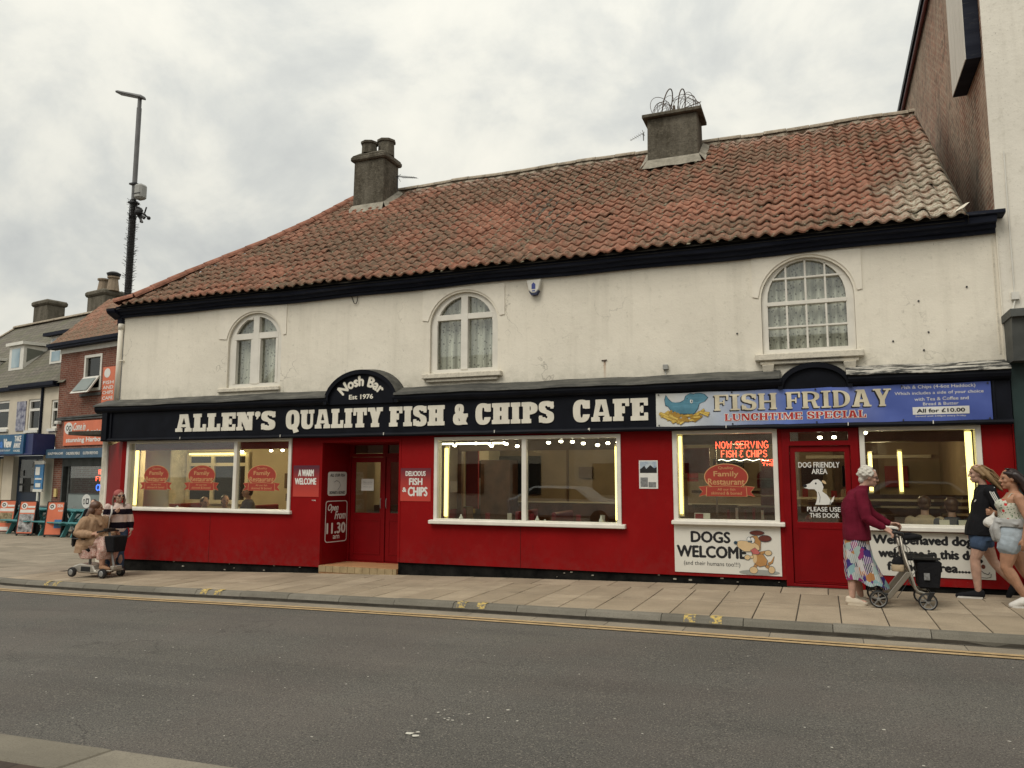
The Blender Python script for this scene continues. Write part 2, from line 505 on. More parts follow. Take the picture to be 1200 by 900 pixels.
def slab_word(word, x0, x1, z0, z1, st, sl, th, fr, d0, d1, emit, gap=.07, narrow=1.0):
    """emit(builder) is called for each finished letter (a B), or all go into one B when emit is a B"""
    ws = [GW[c]*narrow for c in word]
    tot = sum(ws) + gap * (len(ws) - 1)
    H = z1 - z0; k = (x1 - x0) / (tot * H); x = x0
    for c, w in zip(word, ws):
        if c != ' ':
            V, Fc, E_ = glyph(c, w, st, sl, th)
            b = emit if isinstance(emit, B) else B()
            n = len(V)
            P = [(x + p[0]*H*k, z0 + p[1]*H) for p in V]
            vs = [fr(u, v, d1) for u, v in P] + [fr(u, v, d0) for u, v in P]
            fs = [f for f in Fc] + [(a, a+n, q+n, q) for a, q in E_]
            b.add(vs, fs)
            if not isinstance(emit, B): emit(b)
        x += (w + gap) * H * k

# ---------------------------------------------------------------- the materials of this street
def m_render(name, base, rust=True, cracks=True):
    k = NT(name); o = k.xyz()
    f1 = k.noise(.7, 5); f2 = k.noise(9, 8, .7)
    c = k.mix(k.ramp(f1, [(.35, 0.), (.65, 1.)]), mul(base, .93), mul(base, 1.05))
    # rain streaks running down from the eaves and grime above the shopfront
    s = k.noise(1.0, 5, .6, stretch=(5, 5, .35))
    s = k.ramp(s, [(.52, 0.), (.75, 1.)])
    c = k.mix(k.math('MULTIPLY', s, .20), c, (.36, .33, .26))
    spots = k.ramp(k.vor(2.3), [(.0, 1.), (.045, 0.)])
    spots = k.math('MULTIPLY', spots, k.ramp(f2, [(.45, 0.), (.6, 1.)]))
    c = k.mix(k.math('MULTIPLY', spots, .75), c, (.10, .09, .07))
    d = k.ramp(f2, [(.56, 0.), (.70, .35)])
    c = k.mix(d, c, (.40, .37, .29))
    f3 = k.noise(34, 6, .75)
    c = k.mix(k.math('MULTIPLY', k.ramp(f3, [(.58, 0.), (.66, .6)]), k.ramp(k.noise(1.1, 4), [(.42, 0.), (.62, 1.)])), c, (.28, .26, .21))
    dsh = k.n('ShaderNodeMapping'); dsh.inputs['Scale'].default_value = (1, 1, .35); k.l(k.pos, dsh.inputs[0])
    c = k.mix(k.math('MULTIPLY', k.ramp(k.vor(8.5, vec=dsh.outputs[0]), [(.0, 1.), (.06, 0.)]), k.ramp(k.noise(1.7, 3), [(.47, 0.), (.54, .75)])), c, (.20, .18, .14))
    sp2_ = k.math('MULTIPLY', k.ramp(k.vor(7), [(.0, 1.), (.05, 0.)]), k.ramp(k.noise(2.5, 2), [(.48, 0.), (.56, .8)]))
    c = k.mix(sp2_, c, (.16, .14, .11))
    # grime towards the lower edge (dirt sits above the lead flashing)
    low = k.math('MULTIPLY', k.ramp(k.math('MULTIPLY', k.math('SUBTRACT', 3.42, o[2]), 3.0, clamp=True), [(0., 0.), (1., 1.)]), k.ramp(k.noise(3.5, 6, .7), [(.4, 0.), (.7, .5)]))
    c = k.mix(low, c, (.25, .25, .19))
    # hairline cracks
    cr_ = k.vor(.55, 'DISTANCE_TO_EDGE', vec=None)
    warp = k.n('ShaderNodeVectorMath', operation='ADD'); nz = k.n('ShaderNodeTexNoise'); k.l(k.pos, nz.inputs['Vector']); nz.inputs['Scale'].default_value = 3; nz.inputs['Detail'].default_value = 6
    sc = k.n('ShaderNodeVectorMath', operation='SCALE'); k.l(nz.outputs['Color'], sc.inputs[0]); sc.inputs['Scale'].default_value = .9
    k.l(k.pos, warp.inputs[0]); k.l(sc.outputs[0], warp.inputs[1])
    cr_ = k.vor(.5, 'DISTANCE_TO_EDGE', vec=warp.outputs[0])
    crk = k.math('MULTIPLY', k.ramp(cr_, [(0.0, 1.), (.006, 0.)]), k.ramp(k.noise(.9, 2), [(.5, 0.), (.6, .6)]))
    if cracks: c = k.mix(crk, c, (.22, .20, .16))
    if rust:
        dx = k.math('ABSOLUTE', k.math('SUBTRACT', o[0], -3.19)); dz = k.math('SUBTRACT', 3.40, o[2])
        rm = k.math('MULTIPLY', k.ramp(k.math('MULTIPLY', dx, 1.0), [(0., 1.), (.028, 0.)]), k.math('MULTIPLY', k.math('GREATER_THAN', dz, 0.), k.ramp(dz, [(0., 1.), (.30, .2)])))
        c = k.mix(k.math('MULTIPLY', rm, .8), c, (.36, .16, .05))
    nrm = k.bump(f2, .35, .012); nrm = k.bump(k.noise(40, 3), .25, .006, nrm); nrm = k.bump(k.noise(2.2, 4), .5, .03, nrm)
    k.fin(c, .88, nrm, spec=.2)
m_render('cream_render', (.76, .71, .605))
m_render('white_render', (.76, .72, .635), rust=False, cracks=False)
k = NT('shop_red')
o = k.xyz()
c = k.mix(k.ramp(k.noise(.9, 4), [(.35, 0.), (.65, 1.)]), (.20, .0036, .0042), (.245, .005, .006))
s = k.ramp(k.noise(1., 6, .65, stretch=(4, 4, .4)), [(.56, 0.), (.8, .3)])
c = k.mix(s, c, (.10, .016, .016))
c = k.mix(k.math('MULTIPLY', k.ramp(k.vor(9), [(0., 1.), (.035, 0.)]), k.ramp(k.noise(2, 3), [(.5, 0.), (.58, .7)])), c, (.45, .28, .24))
c = k.mix(k.ramp(k.noise(3.2, 8, .75), [(.54, 0.), (.74, .18)]), c, (.30, .03, .025))
c = k.mix(k.ramp(k.noise(30, 5, .7, stretch=(1, 1, .25)), [(.62, 0.), (.72, .35)]), c, (.075, .006, .007))
dl = k.math('MULTIPLY', k.math('SUBTRACT', .55, o[2]), 1.6, clamp=True)
c = k.mix(k.math('MULTIPLY', dl, k.ramp(k.noise(7, 8, .7), [(.4, 0.), (.75, .5)])), c, (.14, .05, .045))
k.fin(c, .55, k.bump(k.noise(14, 5), .12, .01), spec=.10)
mat('shop_red_gloss', (.175, .003, .005), .38, .12, 3, .06, 20, .16)
mat('black_paint', (.0065, .0075, .0115), .5, .3, 3, .12, 25, .10)
mat('plinth_black', (.006, .006, .006), .8, .6, 5, .5, 30, .1, col2=(.018, .017, .015), bd=.02)
k = NT('eaves_black')
c = k.mix(k.ramp(k.noise(3, 6, stretch=(.4, 2, 3)), [(.4, 0.), (.7, 1.)]), (.007, .009, .018), (.017, .020, .032))
c = k.mix(k.ramp(k.noise(12, 8, .7, stretch=(.3, 1, 3)), [(.62, 0.), (.72, .5)]), c, (.16, .15, .13))
k.fin(c, .6, k.bump(k.noise(8, 5, stretch=(.3, 1, 3)), .3, .01), spec=.12)
k = NT('lead')
c = k.mix(k.ramp(k.noise(5, 8, .7, stretch=(.5, 1, 2)), [(.4, 0.), (.65, 1.)]), (.045, .045, .041), (.115, .112, .098))
c = k.mix(k.ramp(k.noise(18, 8, .75), [(.56, 0.), (.66, .8)]), c, (.035, .036, .034))
k.fin(c, .7, k.bump(k.noise(12, 6), .5, .015), spec=.3)
k = NT('peeled_lead')
c = k.mix(k.ramp(k.noise(9, 9, .75, stretch=(.35, 1, 2.5)), [(.47, 0.), (.55, 1.)]), (.04, .04, .038), (.46, .44, .39))
k.fin(c, .8, k.bump(k.noise(9, 9, .75, stretch=(.35, 1, 2.5)), .6, .02), spec=.2)
mat('white_paint', (.70, .67, .60), .42, .07, 5, .08, 40, .35)
mat('white_paint_old', (.64, .59, .49), .7, .12, 12, .4, 45, .2, dirt=.55, bd=.01)
mat('surround_paint', (.77, .72, .62), .8, .06, 4, .25, 60, .2, dirt=.15)
mat('letter_white', (.70, .665, .57), .5, .08, 5, .05, 40, .3)
mat('letter_back', (.03, .032, .035), .5)
k = NT('cement')
c = k.mix(k.ramp(k.noise(1.6, 6, .7, stretch=(1.6, 1.6, .5)), [(.38, 0.), (.62, 1.)]), (.075, .066, .050), (.155, .14, .112))
c = k.mix(k.ramp(k.noise(11, 8, .75), [(.5, 0.), (.68, .7)]), c, (.20, .18, .14)); c = k.mix(k.ramp(k.noise(24, 8, .75), [(.55, 0.), (.66, .7)]), c, (.035, .032, .027))
k.fin(c, .95, k.bump(k.noise(16, 7, .7), .8, .04), spec=.1)
mat('cement_light', (.30, .275, .225), .95, .3, 5, .6, 18, .2, bd=.03, dirt=.4)
mat('ridge_cement', (.34, .29, .225), .95, .35, 6, .8, 18, .15, bd=.03, dirt=.6)
mat('ridge_clay', (.27, .125, .085), .9, .35, 6, .6, 25, .15, bd=.02, dirt=.7)
mat('galv', (.30, .30, .29), .5, .2, 6, .1, 30, .4, metal=.6)
mat('dark_metal', (.035, .036, .038), .45, .2, 6, .1, 30, .4, metal=.3)
mat('rusty_wire', (.10, .075, .06), .8, .3, 20, 0)
mat('black_plastic', (.015, .015, .016), .45, .2, 9, .1, 60, .35)
mat('grey_plastic', (.33, .33, .31), .5, .1, 9, .1, 60, .35)
mat('pvc_white', (.66, .64, .58), .4, .08, 4, .05, 30, .4)
# roof tiles: colour varies tile by tile, lichen in drifts, old limewash splashed near the right-hand verge
SL = math.atan2(8.72 - 5.25, 4.55); TG, TW = .2725, .210
def m_tiles(name, wash=True, base=((.255, .108, .070), (.44, .195, .128))):
    k = NT(name); o = k.xyz()
    u = k.math('FLOOR', k.math('DIVIDE', k.math('ADD', o[0], -1.93 + .01), TW))
    vv = k.math('FLOOR', k.math('DIVIDE', k.math('ADD', o[1], .27 - .01), TG * math.cos(SL)))
    cb = k.n('ShaderNodeCombineXYZ'); k.l(u, cb.inputs[0]); k.l(vv, cb.inputs[1])
    wnz = k.n('ShaderNodeTexWhiteNoise', noise_dimensions='3D'); k.l(cb.outputs[0], wnz.inputs['Vector'])
    r = wnz.outputs['Value']
    c = k.ramp(r, [(0., base[0]), (.5, tuple((a+b_)/2 for a, b_ in zip(*base))), (1., base[1])])
    c = k.mix(k.ramp(k.noise(14, 6, .7), [(.38, .0), (.66, .7)]), c, (.15, .095, .07))
    c = k.mix(k.ramp(k.noise(3.1, 6, .7), [(.40, .45), (.6, 0.)]), c, (.42, .22, .155))
    big = k.math('ADD', k.math('MULTIPLY', k.noise(.42, 3), .62), k.math('MULTIPLY', k.noise(1.7, 6, .7), .38))
    big = k.math('SUBTRACT', big, k.math('MULTIPLY', k.ramp(k.math('MULTIPLY', k.math('ADD', o[0], 3.0), .3), [(0., 0.), (1., 1.)]), .035))
    moss = k.ramp(k.math('ADD', big, k.math('MULTIPLY', k.math('SUBTRACT', r, .5), .12)), [(.44, 0.), (.54, .9)])
    patch = k.ramp(k.noise(9, 8, .75), [(.38, .25), (.6, 1.)])
    c = k.mix(k.math('MULTIPLY', moss, patch), c, k.mix(k.noise(25, 3), (.065, .056, .040), (.20, .172, .122)))
    c = k.mix(k.ramp(k.noise(34, 5, .65), [(.60, 0.), (.66, .75)]), c, (.44, .40, .31))
    if wash:
        t = k.math('ADD', k.math('MULTIPLY', k.math('SUBTRACT', o[0], .55), .60), k.math('MULTIPLY', k.math('SUBTRACT', 7.0, o[2]), .26))
        t = k.math('ADD', t, k.math('MULTIPLY', k.math('SUBTRACT', k.noise(2.2, 5, .65), .5), 1.5))
        wsh = k.ramp(t, [(.48, 0.), (.98, .95)])
        c = k.mix(k.math('MULTIPLY', wsh, k.ramp(k.noise(17, 8, .75), [(.42, .0), (.54, 1.)])), c, (.54, .50, .40))
        topw = k.math('MULTIPLY', k.math('SUBTRACT', o[2], 8.25), 6.0, clamp=True)
        c = k.mix(k.math('MULTIPLY', topw, k.ramp(k.noise(7, 6, .7), [(.45, 0.), (.6, .7)])), c, (.50, .40, .33))
    k.fin(c, .9, k.bump(k.noise(26, 7, .75), .7, .02), spec=.12)
m_tiles('pantile')
m_tiles('pantile_brown', wash=False, base=((.18, .085, .055), (.30, .15, .10)))
def m_brick(name, c1, c2, mortar, bw=.225, bh=.075, axis='x', stain=False, ang=0.0):
    k = NT(name); o = k.xyz()
    cb = k.n('ShaderNodeCombineXYZ')
    src = k.math('SUBTRACT', k.math('MULTIPLY', o[0], math.cos(ang)), k.math('MULTIPLY', o[1], math.sin(ang))) if axis == 'x' else o[1]
    k.l(src, cb.inputs[0]); k.l(o[2], cb.inputs[1])
    br = k.n('ShaderNodeTexBrick'); k.l(cb.outputs[0], br.inputs['Vector'])
    br.inputs['Scale'].default_value = 1; br.inputs['Brick Width'].default_value = bw; br.inputs['Row Height'].default_value = bh
    br.inputs['Mortar Size'].default_value = .013 if stain else .010; br.inputs['Mortar Smooth'].default_value = .3; br.inputs['Bias'].default_value = -.1
    br.inputs['Color1'].default_value = (*c1, 1); br.inputs['Color2'].default_value = (*c2, 1); br.inputs['Mortar'].default_value = (*mortar, 1)
    c = k.mix(k.ramp(k.noise(1.3, 6, .65), [(.4, 0.), (.65, .6)]), br.outputs['Color'], mul(c1, .55))
    c = k.mix(k.ramp(k.noise(14, 6, .7), [(.5, 0.), (.7, .5)]), c, mul(mortar, 1.1))
    if stain:
        c = k.mix(k.math('MULTIPLY', k.ramp(o[1], [(0., .85), (.10, 0.)]), k.ramp(k.noise(3, 4), [(.35, .3), (.6, 1.)])), c, (.34, .12, .08))
        big = k.noise(.9, 7, .72, stretch=(1, 1.1, .45))
        c = k.mix(k.ramp(big, [(.46, 0.), (.58, .5)]), c, (.40, .33, .25))
        c = k.mix(k.math('MULTIPLY', k.ramp(k.noise(9, 5, .7, stretch=(1, 1, .6)), [(.46, 0.), (.58, .6)]), k.ramp(k.noise(1.9, 3), [(.38, .2), (.6, 1.)])), c, (.10, .075, .055))
        d = k.math('MULTIPLY', k.math('SUBTRACT', k.math('ADD', 7.0, k.math('MULTIPLY', k.math('ABSOLUTE', k.math('SUBTRACT', o[1], 2.2)), .45)), o[2]), .55, clamp=True)
        yb = k.ramp(k.math('MULTIPLY', k.math('SUBTRACT', o[1], .45), .5), [(0., 0.), (.30, 1.)])
        c = k.mix(k.math('MULTIPLY', k.math('MULTIPLY', d, yb), k.ramp(k.noise(2.2, 5), [(.3, .5), (.6, 1.)])), c, (.032, .030, .025))
    k.fin(c, .92, k.bump(br.outputs['Fac'], -.6, .012, k.bump(k.noise(40, 4), .3, .006)), spec=.15)
m_brick('brick_flank', (.38, .17, .115), (.19, .10, .07), (.52, .44, .33), axis='y', stain=True)
m_brick('brick_left', (.21, .072, .048), (.13, .048, .035), (.25, .20, .16), ang=math.radians(-10.42))
# ground
k = NT('asphalt')
c = k.mix(k.ramp(k.noise(.35, 4), [(.35, 0.), (.65, 1.)]), (.106, .101, .092), (.138, .130, .117))
c = k.mix(k.ramp(k.noise(1.1, 7, .6, stretch=(.25, 1.3, 1)), [(.45, 0.), (.7, .55)]), c, (.072, .068, .061))
k_w = k.n('ShaderNodeVectorMath', operation='ADD'); nz_ = k.n('ShaderNodeTexNoise'); nz_.inputs['Scale'].default_value = 1.3; nz_.inputs['Detail'].default_value = 7; k.l(k.pos, nz_.inputs['Vector']); k.l(k.pos, k_w.inputs[0]); k.l(nz_.outputs['Color'], k_w.inputs[1])
crk = k.math('MULTIPLY', k.ramp(k.vor(.33, 'DISTANCE_TO_EDGE', vec=k_w.outputs[0]), [(0., 1.), (.004, 0.)]), k.ramp(k.noise(.8, 3), [(.5, 0.), (.58, .7)]))
c = k.mix(crk, c, (.03, .03, .028))
c = k.mix(k.ramp(k.noise(.9, 5, .6, stretch=(.15, 2.2, 1)), [(.5, 0.), (.66, .35)]), c, (.15, .14, .12))
agg = k.noise(95, 4, .8)
c = k.mix(k.ramp(agg, [(.41, 1.), (.5, 0.)]), c, (.030, .029, .027))
c = k.mix(k.ramp(k.noise(70, 3, .7), [(.56, 0.), (.64, .8)]), c, (.25, .225, .19))
c = k.mix(k.ramp(k.noise(.6, 3), [(.45, 0.), (.6, .16)]), c, (.125, .095, .085))
vn = k.n('ShaderNodeTexVoronoi'); k.l(k.pos, vn.inputs['Vector']); vn.inputs['Scale'].default_value = 26
sp = k.math('MULTIPLY', k.ramp(vn.outputs['Distance'], [(0., 1.), (.13, 0.)]), k.ramp(k.noise(7, 3), [(.60, 0.), (.66, 1.)]))
c = k.mix(sp, c, (.36, .34, .29))
vn2 = k.n('ShaderNodeTexVoronoi'); k.l(k.pos, vn2.inputs['Vector']); vn2.inputs['Scale'].default_value = 3.1
sp = k.math('MULTIPLY', k.ramp(vn2.outputs['Distance'], [(0., 1.), (.05, 0.)]), k.ramp(k.noise(2.7, 6, .75), [(.56, 0.), (.60, 1.)]))
c = k.mix(sp, c, (.46, .44, .38))
k.fin(c, .86, k.bump(agg, .75, .012, k.bump(k.noise(2., 4), .3, .03)), spec=.25)
def m_slab(name, a, b_, sc=1.0):
    k = NT(name)
    oi = k.n('ShaderNodeObjectInfo')
    c = k.mix(oi.outputs['Random'], a, b_)
    c = k.mix(k.ramp(k.noise(2.0, 6, .65), [(.4, 0.), (.7, .55)]), c, mul(a, .62))
    c = k.mix(k.ramp(k.noise(1., 5, .6, stretch=(.5, 4, 1)), [(.52, 0.), (.75, .4)]), c, mul(a, .5))
    c = k.mix(k.ramp(k.noise(90, 3, .6), [(.35, .5), (.5, 0.)]), c, mul(a, .55))
    vn = k.n('ShaderNodeTexVoronoi'); k.l(k.pos, vn.inputs['Vector']); vn.inputs['Scale'].default_value = 5
    sp = k.math('MULTIPLY', k.ramp(vn.outputs['Distance'], [(0., 1.), (.07, 0.)]), k.ramp(k.noise(3, 3), [(.5, 0.), (.56, 1.)]))
    c = k.mix(k.math('MULTIPLY', sp, .7), c, mul(a, .25))
    k.fin(c, .85, k.bump(k.noise(70, 5), .4, .006), spec=.25)
m_slab('paving', (.31, .25, .178), (.41, .335, .245))
m_slab('paving_left', (.24, .205, .155), (.33, .28, .215))
m_slab('kerb_grey', (.15, .138, .112), (.205, .188, .155))
m_slab('kerb_near', (.17, .152, .118), (.25, .225, .178))
m_slab('channel_conc', (.24, .205, .16), (.30, .26, .20))
mat('joint_dirt_dark_sheet', (.055, .048, .038), .95, .3, 8, .4, 60)
mat('yellow_line', (.40, .285, .155), .8, .2, 8, .5, 120, .2, dirt=.5, bd=.006)
k = NT('yellow_kerb')
c = k.mix(k.ramp(k.noise(16, 7, .75), [(.47, 0.), (.53, 1.)]), (.50, .36, .10), (.13, .12, .10))
k.fin(c, .8)
m_brick('brick_path', (.085, .062, .05), (.065, .052, .045), (.035, .032, .028), .21, .1)
# glass: clear with fresnel reflection
def m_glass(name, tint=(.93, .95, .93), ior=1.5, rough=0.0):
    k = NT(name)
    tr = k.n('ShaderNodeBsdfTransparent'); tr.inputs[0].default_value = (*tint, 1)
    gl = k.n('ShaderNodeBsdfGlossy'); gl.inputs['Roughness'].default_value = rough
    fr_ = k.n('ShaderNodeFresnel')      # same reflectance from both sides of a thin pane
    k.l(k.math('ADD', k.math('MULTIPLY', k.geo.outputs['Backfacing'], 1/ior - ior), ior), fr_.inputs['IOR'])
    m = k.n('ShaderNodeMixShader'); k.l(fr_.outputs[0], m.inputs[0]); k.l(tr.outputs[0], m.inputs[1]); k.l(gl.outputs[0], m.inputs[2])
    k.l(m.outputs[0], k.out.inputs[0])
m_glass('glass', ior=1.85)
m_glass('glass_dark', (.5, .52, .5), 1.6, .02)
emis('tube_light', (1., .82, .26), 3.0)
emis('tube_white', (1., .93, .66), 4.5)
emis('bulb', (1., .88, .62), 14)
emis('neon_red', (1., .10, .045), 3.4)
emis('neon_blue', (.05, .18, 1.), 2.6)
# net curtain: lace flowers over soft vertical folds
k = NT('net_curtain')
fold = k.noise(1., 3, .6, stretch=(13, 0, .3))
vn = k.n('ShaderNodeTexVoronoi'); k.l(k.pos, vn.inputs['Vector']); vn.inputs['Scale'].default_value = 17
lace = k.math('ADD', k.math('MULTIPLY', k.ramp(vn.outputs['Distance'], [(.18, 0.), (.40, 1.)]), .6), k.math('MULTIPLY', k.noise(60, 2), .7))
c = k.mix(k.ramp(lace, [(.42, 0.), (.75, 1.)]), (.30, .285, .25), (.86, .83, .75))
c = k.mix(k.ramp(fold, [(.36, .62), (.56, 0.)]), c, (.20, .19, .17))  # shade in the folds is painted into the curtain colour
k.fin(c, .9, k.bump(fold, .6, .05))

# ---------------------------------------------------------------- the lie of the ground
def g(x):
    if x >= 0: return .0135 * x
    if x > -14: return .0135 * x - .001 * x * x
    return -.385 - .035 * (1 - math.exp((x + 14) / 1.5 * 1.0)) if x < -14 else -.385
KP = [(-70, 8.6), (-40, 2.9), (-20, -.72), (-14.4, -1.72), (-13.1, -1.95), (-11.75, -2.18), (-9.75, -2.42), (-8, -2.54), (-6.3, -2.65), (-4.24, -2.78), (-2.34, -2.92), (-1.5, -2.97), (-.5, -3.03), (.46, -3.07), (1.4, -3.12), (2, -3.16), (30, -3.7), (80, -4)]
def yk(x):
    for (a, p), (b_, q) in zip(KP, KP[1:]):
        if a <= x <= b_: return p + (q - p) * (x - a) / (b_ - a)
    return KP[0][1] if x < KP[0][0] else KP[-1][1]
RD = -.11                       # road surface below the far pavement
YN = -8.23                      # road edge of the near kerb
def sheet(name, xs, ys_of, z_of, m, label=None, parent=None, kind='structure'):
    b = B(); n = None
    for x in xs:
        ys = ys_of(x); n = len(ys)
        b.v += [(x, y, z_of(x, y)) for y in ys]
    for i in range(len(xs) - 1):
        for j in range(n - 1):
            a = i * n + j
            b.f.append((a, a + n, a + n + 1, a + 1))
    b.mi = [0] * len(b.f)
    o_ = b.build(name, m, parent, smooth=True)
    if kind and parent is None: tag(o_, label, kind=kind)
    return o_
def lin(a, b_, n): return [a + (b_ - a) * i / (n - 1) for i in range(n)]
XS = lin(-70, -16, 19) + lin(-15, 6, 43) + lin(8, 60, 12)
ORIGIN[0] = Vector((0, 0, 0))
sheet('ground', lin(-700, 700, 21), lambda x: lin(-700, 700, 21), lambda x, y: -.75, 'asphalt', 'dark tarmac ground reaching out beyond the street')
road = sheet('road', XS, lambda x: lin(YN - .05, yk(x) + .02, 9), lambda x, y: g(x) + RD, 'asphalt', 'grey asphalt road crossing in front of the red cafe')
# tar patches, litter and gum on the road
b = B(); rnd = random.Random(3)
extra = [(rnd.uniform(-9, 3.5), rnd.uniform(-8.1, -3.8), rnd.uniform(.004, .011)) for _ in range(150)] + [(rnd.gauss(-2.4, .25), rnd.gauss(-6.9, .12), rnd.uniform(.005, .013)) for _ in range(14)]
for px, py, r in tuple(extra) + ((-2.62, -7.3, .034), (-2.56, -7.33, .026), (-2.58, -7.26, .018), (-2.2, -6.6, .014), (.3, -6.2, .014), (1.4, -6.8, .013)):
    n = 7; pts = [(px + r*(.6 + rnd.random()*.7)*math.cos(2*PI*i/n), py + r*(.5 + rnd.random()*.6)*math.sin(2*PI*i/n)) for i in range(n)]
    zz = g(px) + RD + .003
    b.add([(a, c_, zz + .004) for a, c_ in pts], [tuple(range(n))])
o_ = b.build('gum_spots', mat('gum', (.50, .48, .42), .9, .2, 40, .5, 100)); tag(o_, 'pale scraps of litter and chewing gum trodden on the road', kind='stuff')
# concrete channel blocks between kerb and yellow lines
chn = thing('channel', 'pale concrete gutter channel at the foot of the far kerb', None, (0, 0, 0), kind='structure')
x = -19.6
while x < 5.5:
    x2 = x + .905
    b = B(); q = .004
    bt = [(x+q, yk(x)-.30), (x2-q, yk(x2)-.30), (x2-q, yk(x2)+.0), (x+q, yk(x)+.0)]
    b.hexa([(p[0], p[1], g(p[0])+RD-.03) for p in bt], [(p[0], p[1], g(p[0])+RD+.005) for p in bt])
    b.build('channel_block', 'channel_conc', chn); x = x2
def strip(b, d0, d1, xs, lift, m=0):
    for a, c_ in zip(xs, xs[1:]):
        p = [(a, yk(a)-d1), (c_, yk(c_)-d1), (c_, yk(c_)-d0), (a, yk(a)-d0)]
        b.add([(u, v, g(u)+RD+lift) for u, v in p], [(0, 1, 2, 3)], m)
for d0, d1, lb in ((.302, .385, 'faded yellow line painted on the road nearer the far kerb'), (.428, .512, 'faded yellow line painted on the road farther from the far kerb')):
    b = B(); strip(b, d0, d1, lin(-34, 20, 90), .009); tag(b.build('yellow_line', 'yellow_line'), lb, kind='structure')
# far kerb
krb = thing('kerb', 'grey kerb stones edging the pavement in front of the cafe', None, (0, 0, 0), kind='structure')
x = -30.0; rnd = random.Random(5)
while x < 6:
    L = .91; x2 = x + L; b = B(); q = .004
    def sec(xx):
        y = yk(xx); z = g(xx); j = 0
        return [(xx, y+.004, z+RD-.05), (xx, y, z-.062), (xx, y+.034, z-.014), (xx, y+.058, z), (xx, y+.15, z+.002), (xx, y+.15, z+RD-.05)]
    A_, Z_ = sec(x+q), sec(x2-q)
    b.add(A_ + Z_, [(i, (i+1) % 6, (i+1) % 6 + 6, i+6)[::-1] for i in range(6)] + [tuple(range(6)), tuple(reversed(range(6, 12)))])
    ks = b.build('kerb_stone', 'kerb_grey', krb, weld=False)
    ks.location.z += rnd.uniform(-.004, .003)
    x = x2
b = B()
for xm in (-13.0, -12.72, -8.97, -8.68, -4.47, -4.18, -1.53, -1.24):      # paired loading marks on the kerb
    for dx in (0,):
        a, c_ = xm, xm + .13
        for p0, p1 in (((.034, -.010), (.060, .004)), ((.060, .004), (.145, .0065)), ((.002, -.058), (.034, -.010))):
            b.add([(a, yk(a)+p0[0]-.002, g(a)+p0[1]+.003), (c_, yk(c_)+p0[0]-.002, g(c_)+p0[1]+.003), (c_, yk(c_)+p1[0]-.002, g(c_)+p1[1]+.003), (a, yk(a)+p1[0]-.002, g(a)+p1[1]+.003)], [(0, 1, 2, 3)])
b.build('loading_mark', 'yellow_kerb', krb)
b = B(); xs_ = lin(-30, 6, 120)
for a, c_ in zip(xs_, xs_[1:]):           # dark strip along the kerb foot and its lower face
    b.add([(a, yk(a)-.030, g(a)+RD+.0075), (c_, yk(c_)-.030, g(c_)+RD+.0075), (c_, yk(c_)-.001, g(c_)+RD+.012), (a, yk(a)-.001, g(a)+RD+.012)], [(0, 1, 2, 3)])
    b.add([(a, yk(a)-.001, g(a)+RD+.012), (c_, yk(c_)-.001, g(c_)+RD+.012), (c_, yk(c_)-.0015, g(c_)-.066), (a, yk(a)-.0015, g(a)-.066)], [(0, 1, 2, 3)])
b.build('kerb_foot_strip', 'joint_dirt_dark_sheet', krb)
# far pavement: bed and slabs
pav = thing('pavement', 'stone slab pavement running along the red shopfront', None, (0, 0, 0), kind='structure')
XS2 = lin(-70, -16, 10) + lin(-15, 6, 22) + [12, 30]
def backy(x): return .3 if x > -13.2 else (4.0 if x > -14.4 else 12 + (-14 - x) * .19)
b = sheet('slab_bed', XS2, lambda x: lin(yk(x)+.1, backy(x), 4), lambda x, y: g(x)-.012, 'joint_dirt_dark_sheet', parent=pav)
rnd = random.Random(11)
def slab(x0, x1, y0f, y1f, m='paving', zj=.003):
    q = .006; w = .011; b = B()
    bt = [(x0+q, y0f(x0)+w), (x1-q, y0f(x1)+w), (x1-q, y1f(x1)-w), (x0+q, y1f(x0)-w)]
    dz = [rnd.uniform(-zj, zj) for _ in range(4)]
    b.hexa([(p[0], p[1], g(p[0])-.05) for p in bt], [(p[0], p[1], g(p[0])+d_) for p, d_ in zip(bt, dz)])
    # worn arris
    return b.build('paving_slab', m, pav, bevel=.004)
K0 = lambda x: yk(x) + .15
rows = [(0., .40, .46, 0.), (.40, .77, .46, .0), (.77, 1.0, .6, .2)]
for a, c_, wd, off in rows:
    x = -14.6 + off
    while x < 3.6:
        slab(x, x+wd, lambda t, a=a: K0(t) + (-.12 - K0(t))*a, lambda t, c_=c_: K0(t) + (-.12 - K0(t))*c_); x += wd
for i in range(9):                 # wide pavement before the left-hand shops, large slabs seen at a low angle
    for j in range(5):
        x0 = -14.6 - (i+1)*.9
        slab(x0, x0+.9, lambda t, j=j: yk(t)+.15+j*.9, lambda t, j=j: yk(t)+.15+(j+1)*.9, 'paving_left')
b = sheet('far_paving', lin(-60, -14.6, 24), lambda x: lin(yk(x)+.15+(4.5 if x > -22.71 else 0), 26, 5), lambda x, y: g(x)-.002, 'paving_left', parent=pav)
